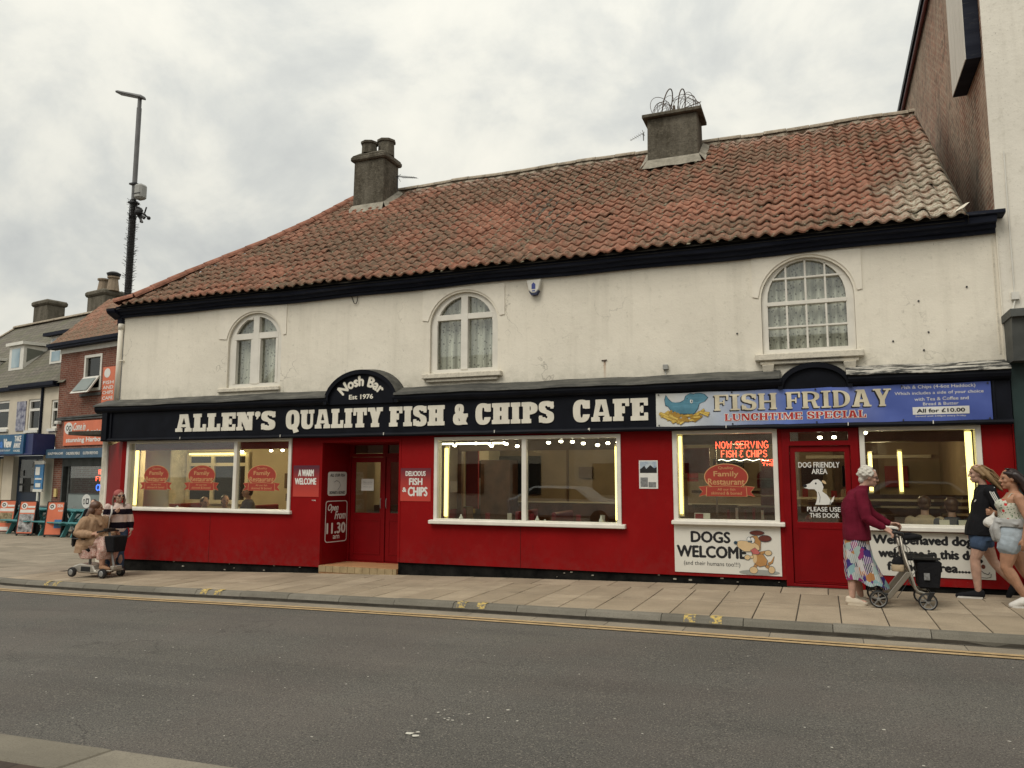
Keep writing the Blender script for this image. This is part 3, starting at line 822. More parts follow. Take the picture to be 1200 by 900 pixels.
# near pavement at the photographer's feet
npv = thing('near_pavement', 'near pavement corner with broad kerb stones beside the road', None, (0, 0, 0), kind='structure')
x = -13.02
i = 0
while x < 9:
    b = B(); L = 1.26; q = .006
    b.hexa([(x+q, YN-.40, -.3), (x+L-q, YN-.40, -.3), (x+L-q, YN, -.3), (x+q, YN, -.3)],
           [(x+q, YN-.40, g(x)+RD+.045), (x+L-q, YN-.40, g(x+L)+RD+.045), (x+L-q, YN, g(x+L)+RD+.028), (x+q, YN, g(x)+RD+.028)])
    b.build('kerb_stone', 'kerb_near', npv, bevel=.012); x += L
sheet('brick_strip', lin(-60, 30, 46), lambda x: [-14.5, YN-.40], lambda x, y: g(x)+RD+.038, 'brick_path', parent=npv)

# ================================================================ THE CAFE BUILDING
shop = thing('cafe_building', 'long two-storey cafe with cream upper wall, red shopfront and pantile roof', 'building', (-5.6, 0, -.25))
def part(b, name, m, parent=None, **k): return b.build(name, m, parent or shop, **k)
# ---- upper wall with three arched windows
def arch_open(xl, xr, zb, zs, zt, n=16):
    """opening: straight jambs to zs, then an arch to zt"""
    c_ = (xl + xr) / 2
    return [(xl, zb), (xr, zb)] + ell(c_, zs, (xr-xl)/2, zt-zs, n, 0, 180)
WIN = [(-10.86, -9.57, 3.26, 4.16, 4.72), (-6.36, -5.06, 3.33, 4.18, 4.75), (-.76, .53, 3.36, 4.18, 4.79)]
b = B(); b.prism(rect(-13.66, 2.345, 2.86, 4.98), [arch_open(*w) for w in WIN], FR(0), -.28, 0)
part(b, 'upper_wall', 'cream_render')
b = B(); b.box(-13.66, -13.4, .28, 7.5, 2.3, 5.0); b.box(2.05, 2.3, .28, 7.5, 0, 5.0); b.box(-15.0, 2.3, 7.5, 7.7, -.4, 5.0)
part(b, 'rear_walls', 'cream_render')
b = B(); b.box(-13.4, 2.05, .28, 7.5, 2.42, 2.55); b.box(-15.3, -13.3, .15, 7.5, 2.42, 2.5)
part(b, 'upper_floor', 'joint_dirt_dark_sheet')
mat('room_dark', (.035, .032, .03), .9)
for i, (xl, xr, zb, zs, zt) in enumerate(WIN):
    # raised plaster surround round the arch
    s0, s1, s2 = ((-11.09, -9.46, 4.25), (-6.51, -4.93, 4.29), (-.88, .64, 4.24))[i]
    c_ = (xl+xr)/2; e_ = .035
    top = 4.83 if i < 2 else 4.84
    arc = ell(c_, zs, (xr-xl)/2+e_, zt-zs+e_, 18, 172, 8)
    b = B(); b.prism([(s0, s2), (c_-(xr-xl)/2-e_-.005, s2-.02)] + [p for p in arc if p[1] > s2] + [(c_+(xr-xl)/2+e_+.005, s2-.01), (s1, s2), (s1, top), (s0, top)], (), FR(0), -.001, .016)
    part(b, 'window_surround', 'surround_paint')
    # frame set back in the reveal
    y = .10; ft = .055
    fr_ = arch_open(xl+.004, xr-.004, zb+.004, zs, zt-.004)
    b = B()
    ins = arch_open(xl+.12 if i != 2 else xl+.09, xr-.12 if i != 2 else xr-.11, zb+.07, zs, zt-.07 if i != 2 else zt-.03)
    b.prism(fr_, [ins], FR(y), 0, .05)
    win = part(b, 'window', 'white_paint')
    il, ir = ins[0][0], ins[1][0]
    # bars
    def arch_z(x):
        t = max(0, 1 - ((x - c_) / ((ir-il)/2)) ** 2); return zs + (ins[len(ins)//2+1][1] - zs) * math.sqrt(t)
    zt_i = arch_z(c_)
    def bar(x0, x1, z0, z1, dd=.055, nm='glazing_bar'):
        q = B(); q.box(x0, x1, y-dd, y-.002+.03, z0, z1); return q.build(nm, 'white_paint', win, bevel=.004)
    if i == 0:
        bar(c_-.07, c_+.07, zb+.06, zt_i+.01, .062, 'mullion'); bar(il-.01, ir+.01, 4.21, 4.33, nm='transom')
        bar(il-.01, il+.05, zb+.07, 4.205, .058, nm='sash_rail'); bar(ir-.05, ir+.01, zb+.07, 4.205, .058, nm='sash_rail'); bar(c_-.12, c_-.05, zb+.07, 4.205, .058, nm='sash_rail'); bar(c_+.05, c_+.11, zb+.07, 4.205, .058, nm='sash_rail')
        bar(il+.0, c_-.09, 4.60, 4.66, nm='sash_rail')
    elif i == 1:
        bar(c_-.065, c_+.065, zb+.05, zt_i+.01, .062, 'mullion'); bar(il-.01, ir+.01, 4.27, 4.37, nm='transom')
    else:
        for t in (.25, .5, .75):
            x = il + (ir-il)*t; bar(x-.014, x+.014, zb+.06, arch_z(x)+.01, .05)
        for z, h in ((3.76, .014), (4.12, .03), (4.50, .015)):
            bar(il-.01, ir+.01, z-h, z+h, .053 if h < .02 else .06, 'glazing_bar' if h < .02 else 'meeting_rail')
    xc = {0: (il-.01, c_, ir+.01), 1: (il-.01, c_, ir+.01), 2: (il-.01, il+(ir-il)*.25, il+(ir-il)*.5, il+(ir-il)*.75, ir+.01)}[i]
    zc_ = {0: (zb, 4.27, zt), 1: (zb, 4.32, zt), 2: (zb, 3.76, 4.12, 4.50, zt)}[i]
    for xa, xb in zip(xc, xc[1:]):
        for za, zd_ in zip(zc_, zc_[1:]):
            pc = clip_rect(ins, xa, xb, za, zd_)
            if len(pc) >= 3: b = B(); b.prism(pc, (), FR(y+.02), 0, .004); b.build('pane', 'glass', win)
    # net curtain with real folds
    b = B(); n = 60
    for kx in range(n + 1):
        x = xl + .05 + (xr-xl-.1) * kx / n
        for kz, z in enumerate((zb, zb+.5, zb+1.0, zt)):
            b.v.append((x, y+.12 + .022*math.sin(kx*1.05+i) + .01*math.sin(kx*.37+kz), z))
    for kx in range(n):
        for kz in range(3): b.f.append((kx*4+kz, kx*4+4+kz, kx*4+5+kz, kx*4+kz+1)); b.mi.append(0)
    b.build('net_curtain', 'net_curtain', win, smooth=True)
    b = B(); b.box(xl-.1, xr+.1, .34, .36, zb-.1, zt+.1); b.build('dark_backing', 'room_dark', win)  # added dark panel standing in for the unlit room behind the curtain
    # sill
    b = B()
    if i == 0: b.box(-11.05, -9.56, -.05, .10, 3.17, 3.25)
    elif i == 1: b.box(-6.47, -4.97, -.10, .10, 3.23, 3.32); b.box(-6.40, -5.04, -.06, 0, 3.17, 3.228)
    else: b.box(-.87, .62, -.11, .10, 3.25, 3.35); b.box(-.80, .55, -.07, 0, 3.19, 3.248)
    b.build('sill', 'white_paint_old', win, bevel=.012)
    if i == 2:
        for xx in (-.77, .34):
            q = B(); q.hexa([(xx+.02, -.06, 3.03), (xx+.15, -.06, 3.03), (xx+.15, 0, 3.03), (xx+.02, 0, 3.03)], [(xx, -.11, 3.188), (xx+.17, -.11, 3.188), (xx+.17, 0, 3.188), (xx, 0, 3.188)])
            q.build('corbel', 'white_paint_old', win, bevel=.006)
# ---- plaster joints, small fixings on the wall
b = B()
for x in (-11.0+7.8, ): pass
b.box(2.285, 2.30, -.012, 0, 3.2, 4.8)
part(b, 'plaster_joint', 'white_paint_old')
# ---- boxed gutter / eaves board
prof = [(0, 4.855), (-.055, 4.852), (-.06, 4.905), (-.11, 4.912), (-.125, 4.965), (-.19, 4.975), (-.205, 5.055), (-.18, 5.075), (0, 5.08)]
b = B()
def sweep(b, prof, xs, dz=lambda x: 0, m=None):
    n = len(prof)
    for x in xs: b.v += [(x, p[0], p[1]+dz(x)) for p in prof]
    for i in range(len(xs)-1):
        for j in range(n-1):
            b.f.append((i*n+j, i*n+j+1, (i+1)*n+j+1, (i+1)*n+j)); b.mi.append(m or 0)
    b.f.append(tuple(reversed(range(n)))); b.f.append(tuple(range((len(xs)-1)*n, len(xs)*n))); b.mi += [m or 0]*2
    return b
sag = lambda x: .012*math.sin(x*.9) + .010*math.sin(x*2.3+1)
sweep(b, prof, lin(-13.72, 2.33, 45), sag)
gt = part(b, 'eaves_gutter', 'eaves_black')
b = B(); sweep(b, [(0.0, 4.85), (-.20, 4.95), (-.235, 5.0), (-.235, 5.05), (0, 5.06)], [-13.95, -13.72]); b.box(-13.82, -13.70, -.05, .02, 4.72, 4.86)
b.build('gutter_end', 'eaves_black', gt)
b = B(); sweep(b, [(0.1, 5.06), (-.20, 5.075), (-.235, 5.09), (-.235, 5.135), (0.1, 5.14)], [1.9, 2.43]); b.box(1.95, 2.36, -.1, 1.3, 5.14, 5.17)
b.build('gutter_end', 'eaves_black', gt)
b = B(); b.tube([(-13.72, -.03, 4.74), (-13.74, -.03, 3.1)], .052, 12); b.tube([(-13.72, -.03, 4.74), (-13.72, -.03, 4.62)], .062, 12)
b.tube([(-13.73, -.06, 3.95), (-13.60, -.02, 3.95)], .012, 6)
part(b, 'downpipe', 'surround_paint', smooth=True)
b = B(); b.add([(x, y, z) for x in (-13.7, 1.95) for y, z in ((-.215, 5.02), (-.03, 5.20), (0, 4.98))], [(0, 1, 4, 3), (1, 2, 5, 4)])
b.build('tilting_fillet', 'joint_dirt_dark_sheet', gt)
# ---- the roof: base sheet, pantiles, hip, ridge
cs, sn = math.cos(SL), math.sin(SL)
E0 = Vector((0, -.27, 5.075))
def RP(x, s, h=0.0): return (x, E0.y + s*cs - h*sn, E0.z + s*sn + h*cs)
HIPP = [(-13.62, 0.0), (-13.28, .22), (-12.74, 1.30), (-12.26, 2.02), (-11.62, 2.95), (-11.12, 4.1), (-10.72, 5.72)]
def hipx(s):
    for (a, p), (c_, q) in zip(HIPP, HIPP[1:]):
        if p <= s <= q: return a + (c_-a)*(s-p)/(q-p)
    return HIPP[-1][0]
NR = 21; RL = NR * TG
b = B(); h = -.02
loop = [(x, s) for x, s in HIPP] + [(1.92, RL), (1.92, 0)]
tri = tessellate_polygon([[Vector((x, s, 0)) for x, s in loop]])
b.add([RP(x, s, h) for x, s in loop], [tuple(t) for t in tri])
b.add([RP(1.92, RL, h), RP(-10.72, RL, h), (-10.72, 8.8, 5.1), (1.92, 8.8, 5.1)], [(0, 1, 2, 3)])
b.add([RP(x, s, h) for x, s in HIPP] + [(-13.66, 8.8, 5.1), (-10.72, 8.8, 5.1)], [tuple(range(len(HIPP)+2))])
roof = part(b, 'roof', 'joint_dirt_dark_sheet')
ph = lambda t: .043 * (.5 + .5*math.cos(2*PI*(t-.80)))**1.35 - .010*math.sin(2*PI*t)*.5
def tile_geo(nx=8, L=TG+.05, w=TW+.018):
    vs, fs = [], []
    for k_ in range(nx+1):
        u = w*k_/nx; t = u/TW; z = ph(t)
        vs += [(u, -.012, z+.037), (u, L, z+.005), (u, -.012, z+.012)]
    for k_ in range(nx):
        a = k_*3; c_ = a+3
        fs += [(a, c_, c_+1, a+1), (a+2, c_+2, c_, a)]
    fs += [(nx*3, nx*3+2, nx*3+1)]
    return vs, fs
tv, tf = tile_geo()
tme = bpy.data.meshes.new('roof_tile'); tme.from_pydata(tv, [], tf); tme.materials.append(MAT['pantile']); tme.polygons.foreach_set('use_smooth', [f < 0 for f in range(len(tf))])
tme.polygons.foreach_set('use_smooth', [(i_ % 2 == 0) for i_ in range(len(tf))])
camp = Vector((0, -12.05, 1.55)); spots = []
rnd = random.Random(21)
ncol = int((1.93 + 13.8) / TW) + 1
for c_ in range(1, ncol + 1):
    x = 1.93 - c_*TW
    for r_ in range(NR):
        s = r_*TG
        if x + TW*.7 < hipx(s + TG*.5): continue
        if -3.2 < x+TW/2 < -2.0 and s > 4.95: continue          # chimney
        if -10.3 < x+TW/2 < -9.4 and s > 5.0: continue
        p = Vector(RP(x, s, 0)); spots.append(((p-camp).length, x, s))
spots.sort()
rotb = Matrix.Rotation(SL, 4, 'X')
bs = B()
# the old roof sags between its trusses
def wob(x, s): return .035*math.sin(x*.55+1)*math.sin(s*.55) + .012*math.sin(x*2.1+s)
for i_, (d_, x, s) in enumerate(spots):
    jx, js, jh = rnd.gauss(0, .005), rnd.gauss(0, .011) - (.05 if rnd.random() < .012 else 0), abs(rnd.gauss(0, .005)) + wob(x, s)
    M_ = Matrix.Translation(RP(x+jx, s+js, jh)) @ rotb @ Matrix.Rotation(rnd.gauss(0, .020), 4, 'Z') @ Matrix.Rotation(rnd.gauss(0, .032), 4, 'Y') @ Matrix.Rotation(rnd.gauss(0, .010), 4, 'X')
    if i_ < 300:
        o_ = bpy.data.objects.new('roof_tile', tme); C.objects.link(o_); o_.parent = roof
        o_.matrix_local = Matrix.Translation(-ORIGIN[0]) @ M_
    else:
        bs.add([M_ @ Vector(v) for v in tv], tf)
o_ = bs.build('roof_tiles', 'pantile', roof); o_['kind'] = 'stuff'
o_.data.polygons.foreach_set('use_smooth', [(i_ % (len(tf)) < len(tf)-1 and (i_ % len(tf)) % 2 == 0) for i_ in range(len(o_.data.polygons))])
# moss and lichen clumps caught in the troughs and under the tile edges
from mathutils import noise as mnoise
b = B(); q = random.Random(77)
for i_ in range(6500):
    d_, x, s_ = spots[q.randrange(len(spots))]
    if mnoise.noise(Vector((x*.45+3, s_*.6, 0))) + .35*mnoise.noise(Vector((x*1.7, s_*2, 5))) < q.uniform(-.45, .30): continue
    u = q.choice((q.uniform(.25, .50), q.uniform(.2, .9))); v = q.choice((q.gauss(-.01, .012), q.uniform(0, TG)))
    r = q.uniform(.008, .024); c0 = Vector(RP(x+u*TW, s_+v, ph(u)+.028+wob(x, s_)))
    n_ = 5; top = c0 + Vector((0, -sn*.5, cs))*r*.9; ring = [c0 + Vector((math.cos(2*PI*j/n_)*r*1.5*q.uniform(.7, 1.3), math.sin(2*PI*j/n_)*r*q.uniform(.7, 1.3)*cs, math.sin(2*PI*j/n_)*r*sn)) for j in range(n_)]
    b.add([top]+ring, [(0, 1+j, 1+(j+1) % n_) for j in range(n_)])
o_ = b.build('moss_clumps', mat('moss', (.10, .088, .058), .95, .4, 9, .5, 40, .1, col2=(.26, .235, .17)), roof, smooth=True); o_['kind'] = 'stuff'
# mortar bedding and ridge tiles
def halfround(b, p, q, r, n=8, lift=0.0, end=.012):
    p, q = Vector(p), Vector(q); d = (q-p).normalized(); sd_ = d.cross(Vector((0, 0, 1))).normalized(); up_ = sd_.cross(d)
    vs = []
    for P_, rr in ((p, r+end), (q, r)):
        for j in range(n+1):
            a = PI*j/n; vs.append(P_ + sd_*math.cos(a)*rr + up_*(math.sin(a)*rr*.85 + lift))
    b.add(vs, [(j, j+n+1, j+n+2, j+1) for j in range(n)] + [tuple(range(n+1)), tuple(reversed(range(n+1, 2*n+2)))])
RZ = RP(0, RL, .02)
x = -10.75
while x < 1.9:
    L = .44 if x + .44 < 1.95 else 1.95 - x
    if not (-3.2 < x+.2 < -2.1):
        b = B(); j = rnd.uniform(-.010, .010)
        halfround(b, (x, RZ[1], RZ[2]+.0+j+wob(x, RL)), (x+L+.0, RZ[1], RZ[2]+j+wob(x+L, RL)), .115, lift=.03, end=.0)
        b.build('ridge_tile', 'ridge_cement', roof)
    x += .45
n = 120
for lo_, hi_ in ((-10.75, -3.15), (-2.15, 1.93)):
  b = B()
  for i_ in range(n):                 # lumpy cement fillet under the ridge and along the hip
      x0 = lo_ + (hi_-lo_)*i_/n; x1 = x0 + (hi_-lo_)/n
      if -3.15 < x0 < -2.15: continue
      a, c_ = [(.10 + .035*math.sin(t*9)+.03*math.sin(t*23)) for t in (x0, x1)]
      w0, w1 = wob(x0, RL), wob(x1, RL)
      b.add([RP(x0, RL-a, .052+w0), RP(x1, RL-c_, .052+w1), RP(x1, RL+.02, .12+w1), RP(x0, RL+.02, .12+w0)], [(0, 1, 2, 3)])
      b.add([RP(x0, RL-a, -.01), RP(x1, RL-c_, -.01), RP(x1, RL-c_, .052+w1), RP(x0, RL-a, .052+w0)], [(0, 1, 2, 3)])
  b.build('ridge_mortar', 'ridge_cement', roof)
pts = []
for (a, p), (c_, q) in zip(HIPP, HIPP[1:]):
    k_ = max(1, int(math.hypot(c_-a, q-p)/.40))
    for t in range(k_): pts.append((a+(c_-a)*t/k_, p+(q-p)*t/k_))
pts.append(HIPP[-1])
for (a, p), (c_, q) in zip(pts, pts[1:]):
    b = B(); halfround(b, RP(a, p, .0), RP(c_, q, .0), .125, lift=.045)
    b.build('hip_tile', 'ridge_clay', roof)
# verge beside the taller house: a cement fillet and a bent corner piece of lead
b = B()
for i_ in range(NR):
    s = i_*TG
    b.add([RP(1.90, s, .06), RP(1.99, s, .0), RP(1.99, s+TG, .0), RP(1.90, s+TG, .045)], [(0, 1, 2, 3)])
    b.add([RP(1.99, s, .0), RP(1.99, s, -.12), RP(1.99, s+TG, -.12), RP(1.99, s+TG, .0)], [(0, 1, 2, 3)])
b.build('verge_fillet', 'cement', roof)
b = B(); b.add([(1.80, -.34, 5.12), (1.93, -.34, 5.18), (2.03, -.16, 5.30), (1.99, -.12, 5.30), (1.90, -.25, 5.22)], [(0, 1, 2, 3, 4)])
b.build('verge_flap', 'white_paint_old', roof)
b = B(); b.add([(1.93, -.1, 5.11), (2.36, -.1, 5.12), (2.36, 1.0, 5.14), (1.93, 1.0, 5.14)], [(0, 1, 2, 3)]); b.add([(1.93, 1.0, 5.14), (2.36, 1.0, 5.14), (2.36, 6, 8.0), (1.93, 6, 8.0)], [(0, 1, 2, 3)]); b.build('side_gutter', 'brick_flank', roof)
b = B(); b.add([(-13.9, -.2, 5.10), (-13.45, -.15, 5.22), (-12.9, 1.0, 6.05), (-13.35, 1.05, 6.0), (-13.75, 1.05, 5.93)], [(0, 1, 2, 3, 4)]); b.add([(-13.4, 1.0, 5.97), (-12.85, .95, 6.06), (-12.6, 1.25, 6.2), (-13.3, 1.2, 6.1)], [(0, 1, 2, 3)])
b.build('hip_slope', 'pantile_brown', roof)
# chimneys
def chimney(x0, x1, y0, y1, z0, z1, cap, pots, label=None):
    b = B()
    b.hexa([(x0, y0, z0), (x1, y0, z0), (x1, y1, z0), (x0, y1, z0)], [(x0+.015, y0+.01, z1), (x1-.015, y0+.01, z1), (x1-.015, y1, z1), (x0+.015, y1, z1)])
    ch = part(b, 'chimney', 'cement', bevel=.02)
    return ch
ch = chimney(-10.24, -9.38, 3.28, 3.98, 7.5, 9.10, 0, 0)
b = B(); b.hexa([(-10.30, 3.22, 9.08), (-9.32, 3.22, 9.08), (-9.32, 4.04, 9.08), (-10.30, 4.04, 9.08)], [(-10.30, 3.22, 9.20), (-9.32, 3.22, 9.20), (-9.32, 4.04, 9.20), (-10.30, 4.04, 9.20)])
b.hexa([(-10.30, 3.22, 9.20), (-9.32, 3.22, 9.20), (-9.32, 4.04, 9.20), (-10.30, 4.04, 9.20)], [(-10.12, 3.38, 9.33), (-9.5, 3.38, 9.33), (-9.5, 3.9, 9.33), (-10.12, 3.9, 9.33)])
b.build('chimney_cap', 'cement', ch, bevel=.03)
for px, py, zt, r in ((-9.92, 3.47, 9.60, .19), (-9.60, 3.72, 9.70, .205)):
    b = B(); n = 8
    b.lathe([(r, 0), (r*.96, zt-9.31-.06), (r*1.12, zt-9.31-.05), (r*1.14, zt-9.31), (r*.9, zt-9.31+.02), (r*.85, zt-9.31-.1)], (px, py, 9.3), n=n)
    b.build('chimney_pot', 'cement', ch)
def skirt(x0, x1, ybot, ch, m='cement_light'):
    s0 = (ybot - E0.y)/cs
    b = B(); n = 14
    for i_ in range(n):
        a, c_ = x0-.08+(x1-x0+.16)*i_/n, x0-.08+(x1-x0+.16)*(i_+1)/n
        j0, j1 = [.06*math.sin(t*11)*.5 for t in (a, c_)]
        b.add([RP(a, s0-.16+j0, .075), RP(c_, s0-.16+j1, .075), (min(max(c_, x0), x1), ybot-.005, RP(0, s0)[2]+.20), (min(max(a, x0), x1), ybot-.005, RP(0, s0)[2]+.20)], [(0, 1, 2, 3)])
    for xs_, dx in ((x0, -.14), (x1, .14)):
        b.add([RP(xs_+dx, s0-.10, .06), RP(xs_+dx, s0+.9, .08), (xs_, ybot+.70, RP(0, s0+.9)[2]+.16), (xs_, ybot-.005, RP(0, s0)[2]+.2)], [(0, 1, 2, 3)])
    b.build('chimney_flashing', m, ch)
skirt(-10.24, -9.38, 3.28, ch)
ch2 = chimney(-3.13, -2.07, 3.40, 4.08, 7.6, 8.98, 0, 0)
b = B(); b.box(-3.21, -1.99, 3.32, 4.16, 8.98, 9.055); b.build('chimney_cap', 'cement', ch2, bevel=.01)
skirt(-3.13, -2.07, 3.40, ch2)
# ---- cornice and fascia over the shopfront
WX0, WX1 = -14.0, 2.335
b = B()
jig = lambda x: .006*math.sin(x*3.1) + .004*math.sin(x*7.7)
def flash(x0, x1, m, n=30):
    b = B(); sweep(b, [(.0, 3.10), (-.02, 3.115), (-.36, 2.985), (-.372, 2.95), (-.35, 2.945), (-.34, 2.965), (0, 3.08)], lin(x0, x1, n), jig)
    return part(b, 'lead_flashing', m)
flash(WX0+.0, -8.28, 'lead'); flash(-6.87, -.52, 'lead'); flash(.36, WX1, 'peeled_lead', 16)
def corn(x0, x1):
    b = B(); sweep(b, [(0, 2.96), (-.34, 2.955), (-.345, 2.90), (-.33, 2.86), (-.30, 2.83), (-.262, 2.815), (0, 2.81)], lin(x0, x1, 8)); return part(b, 'cornice', 'black_paint')
corn(WX0+.02, -8.24); corn(-6.90, -.50); corn(.38, WX1)
b = B(); b.prism(rect(-13.78, 2.335, 2.262, 2.86), (), FR(0), -.0, .245); b.box(-13.80, -13.66, -.30, 0, 2.26, 2.84); b.box(-13.60, -13.56, -.275, -.2, 2.27, 2.83); b.box(2.12, 2.15, -.27, -.2, 2.27, 2.83)
fas = part(b, 'fascia_board', 'black_paint', bevel=.004)
b = B(); sweep(b, [(-.10, 2.235), (-.275, 2.24), (-.285, 2.262), (-.275, 2.29), (-.246, 2.305), (-.2, 2.305)], lin(-13.82, 2.335, 30), lambda x: .003*math.sin(x*4)); b.build('fascia_bead', 'black_paint', fas)
b = B()
for x in (-9.3, -7.1, -5.0, -3.38, -11.7, -1.3, .35, 1.4):
    b.box(x, x+.012, -.292, -.27, 2.255, 2.30)
b.box(-3.395, -3.365, -.30, -.28, 2.27, 2.295)
b.build('cable_clip', 'pvc_white', fas)
# arched pediments that rise through the cornice
def pediment(cx_, hw, z0, zt, m, y):
    b = B(); pts = [(cx_-hw, z0)] + [(cx_+hw, z0)] + ell(cx_, z0, hw, zt-z0, 20, 0, 180)[1:-1]
    b.prism(pts, (), FR(0), -.0, y); p_ = part(b, 'pediment', m)
    b = B(); o1 = ell(cx_, z0, hw+.055, zt-z0+.06, 24, 0, 180); o2 = ell(cx_, z0, hw-.01, zt-z0-.01, 24, 180, 0)
    b.prism(o1+o2, (), FR(0), -.0, y+.05); b.build('pediment_moulding', m, p_)
    b = B()
    for (a, c_) in zip(o1, o1[1:]):
        b.add([(a[0], -y-.055, a[1]+.004), (c_[0], -y-.055, c_[1]+.004), (c_[0], 0, c_[1]+.05), (a[0], 0, a[1]+.05)][::-1], [(0, 1, 2, 3)])
    b.build('pediment_lead', 'lead' if y > .27 else 'black_paint', p_)
    return p_
ped = pediment(-7.57, .71, 2.82, 3.36, 'black_paint', .285)
ped2 = pediment(-.055, .44, 2.80, 3.10, 'black_paint', .262)

# ---- red shopfront
W1, W2, W3, W4 = (-13.22, -9.15, .89, 2.235), (-6.16, -2.93, .80, 2.195), (-2.10, -.61, .885, 2.225), (.505, 1.965, .875, 2.225)
DO = (-.47, .41, .035, 2.235)
RC = (-8.46, -6.87)
b = B()
outer = [(-13.38, -.125), (RC[0], -.078), (RC[0], 2.145), (RC[1], 2.145), (RC[1], .072), (DO[0]-.07, .088), (DO[0]-.07, 2.235), (DO[1]+.07, 2.235), (DO[1]+.07, .095), (2.335, .10), (2.335, 2.262), (-13.38, 2.262)]
b.prism(outer, [rect(*W1), rect(*W2), rect(*W3), rect(*W4)], FR(0), -.06, .12)
front = part(b, 'shopfront_wall', 'shop_red')
for x, z0 in ((-11.0, -.1), (-4.6, .08), ):          # joints between the painted boards
    b = B(); b.box(x, x+.006, -.1215, -.118, z0, .78); b.build('board_joint', 'plinth_black', front)
b = B(); b.box(-8.515, -8.462, -.128, -.119, -.08, 2.2); b.box(-8.46, -6.87, -.13, -.119, 2.146, 2.20); b.box(-6.868, -6.83, -.128, -.119, .08, 2.2)
b.build('recess_architrave', 'shop_red', front)
spl = FR(0, (-13.38, -.12, 0), (1.72, -1.15, 0))
L_ = math.hypot(1.72, 1.15)
b = B(); b.prism([(-L_, -.16), (0, -.125), (0, 2.262), (-L_, 2.2)], (), spl, -.1, 0); part(b, 'corner_wall', 'shop_red')
b = B(); b.prism([(-L_, -.7), (0, -.7), (0, -.125), (-L_, -.16)], (), spl, -.1, -.03); part(b, 'corner_plinth', 'plinth_black')
b = B(); b.box(-15.25, -15.08, 1.0, 7.5, -.6, 2.42); part(b, 'side_wall', 'cream_render')
b = B(); b.tube([(-15.02, .98, 2.25), (-15.02, .98, -.45)], .05, 10); part(b, 'downpipe', 'surround_paint', smooth=True)
# black plinth, ragged along its top edge
def plinth(x0, x1, zt):
    b = B(); n = int((x1-x0)*9); q = random.Random(int(x0*7)); pr = []
    xs = lin(x0, x1, n)
    b.prism([(x0, -.75), (x1, -.75)] + [(x, zt(x) - .012 + q.uniform(-.012, .012)) for x in reversed(xs)], (), FR(0), -.05, .085)
    p_ = part(b, 'plinth', 'plinth_black')
    b = B()
    for x in xs[:-1]:
        if q.random() < .12:
            z = q.uniform(g(x)+.02, zt(x)-.02); s_ = q.uniform(.006, .022); b.box(x, x+s_*2.2, -.10, -.08, z, z+s_)
    b.build('broken_fixing', 'cement_light', p_)
plinth(-13.38, RC[0], lambda x: -.125 + (x+13.38)*.0096); plinth(RC[1], DO[0]-.07, lambda x: .072+(x-RC[1])*.0024); plinth(DO[1]+.07, 2.33, lambda x: .095)
# shop windows
def shop_window(w, mull=(), sill=(0, 0), sz=(0, 0), tr=None, ft=.055, sd_=.21):
    xl, xr, zb, zt = w
    b = B(); b.prism(rect(xl-.012, xr+.012, zb-.005, zt+.012), [rect(xl+ft, xr-ft, zb+.03, zt-ft*.8)], FR(0), -.02, .150)
    wn_ = part(b, 'shop_window', 'white_paint', bevel=.006)
    for m_x in mull:
        q = B(); q.box(m_x-.04, m_x+.04, -.145, -.05, zb+.03, zt-.03); q.build('mullion', 'white_paint', wn_, bevel=.005)
    xs = [xl+ft] + [v for m_x in mull for v in (m_x-.04, m_x+.04)] + [xr-ft]
    for a, c_ in zip(xs[::2], xs[1::2]):
        q = B(); q.box(a, c_, -.080, -.074, zb+.03, zt-ft*.8); q.build('pane', 'glass', wn_)
    q = B(); q.hexa([(sill[0], -sd_, sz[0]), (sill[1], -sd_, sz[0]), (sill[1], -.10, sz[0]), (sill[0], -.10, sz[0])], [(sill[0], -sd_, sz[1]-.015), (sill[1], -sd_, sz[1]-.015), (sill[1], -.04, sz[1]), (sill[0], -.04, sz[1])])
    q.build('sill', 'white_paint', wn_, bevel=.008)
    if tr is not None:
        q = B(); q.box(xl+ft, xr-ft, -.098, -.086, tr-.008, tr+.008); q.build('rail', 'white_paint', wn_)
    return wn_
sw1 = shop_window(W1, (-10.44,), (-13.27, -9.10), (.845, .915), sd_=.19)
sw2 = shop_window(W2, (-4.53,), (-6.24, -2.85), (.745, .82))
sw3 = shop_window(W3, (), (-2.14, -.53), (.835, .905))
sw4 = shop_window(W4, (), (.46, 2.0), (.815, .89))
# ---- side door for dog walkers
x0, x1, z0, z1 = DO
b = B(); b.prism(rect(x0-.07, x1+.07, z0-.03, z1), [rect(x0+.03, x1-.04, z0+.01, 1.985), rect(x0+.05, x1-.06, 2.055, 2.185)], FR(0), -.03, .135)
df = part(b, 'door_frame', 'shop_red_gloss', bevel=.006)
b = B(); b.box(x0+.05, x1-.06, -.07, -.064, 2.055, 2.185); b.build('transom_pane', 'glass', df)
b = B(); lx0, lx1 = x0+.034, x1-.044
b.prism(rect(lx0, lx1, z0+.014, 1.98), [rect(lx0+.075, lx1-.075, .905, 1.90)], FR(0), -.02, .10)
dl = part(b, 'door', 'shop_red_gloss', bevel=.005)
b = B(); b.box(lx0+.075, lx1-.075, -.06, -.054, .905, 1.90); b.build('pane', 'glass', dl)
b = B(); b.prism(rect(lx0+.05, lx1-.05, .08, .84), [rect(lx0+.075, lx1-.075, .105, .815)], FR(0), .10, .106); b.build('panel_moulding', 'shop_red_gloss', dl)
b = B(); b.box(x0-.07, x1+.07, -.16, -.02, g(0)-.1, z0-.031); part(b, 'door_step', 'cement')
b = B(); b.box(lx1-.06, lx1-.03, -.13, -.10, .95, 1.12); b.build('handle', 'galv', dl)
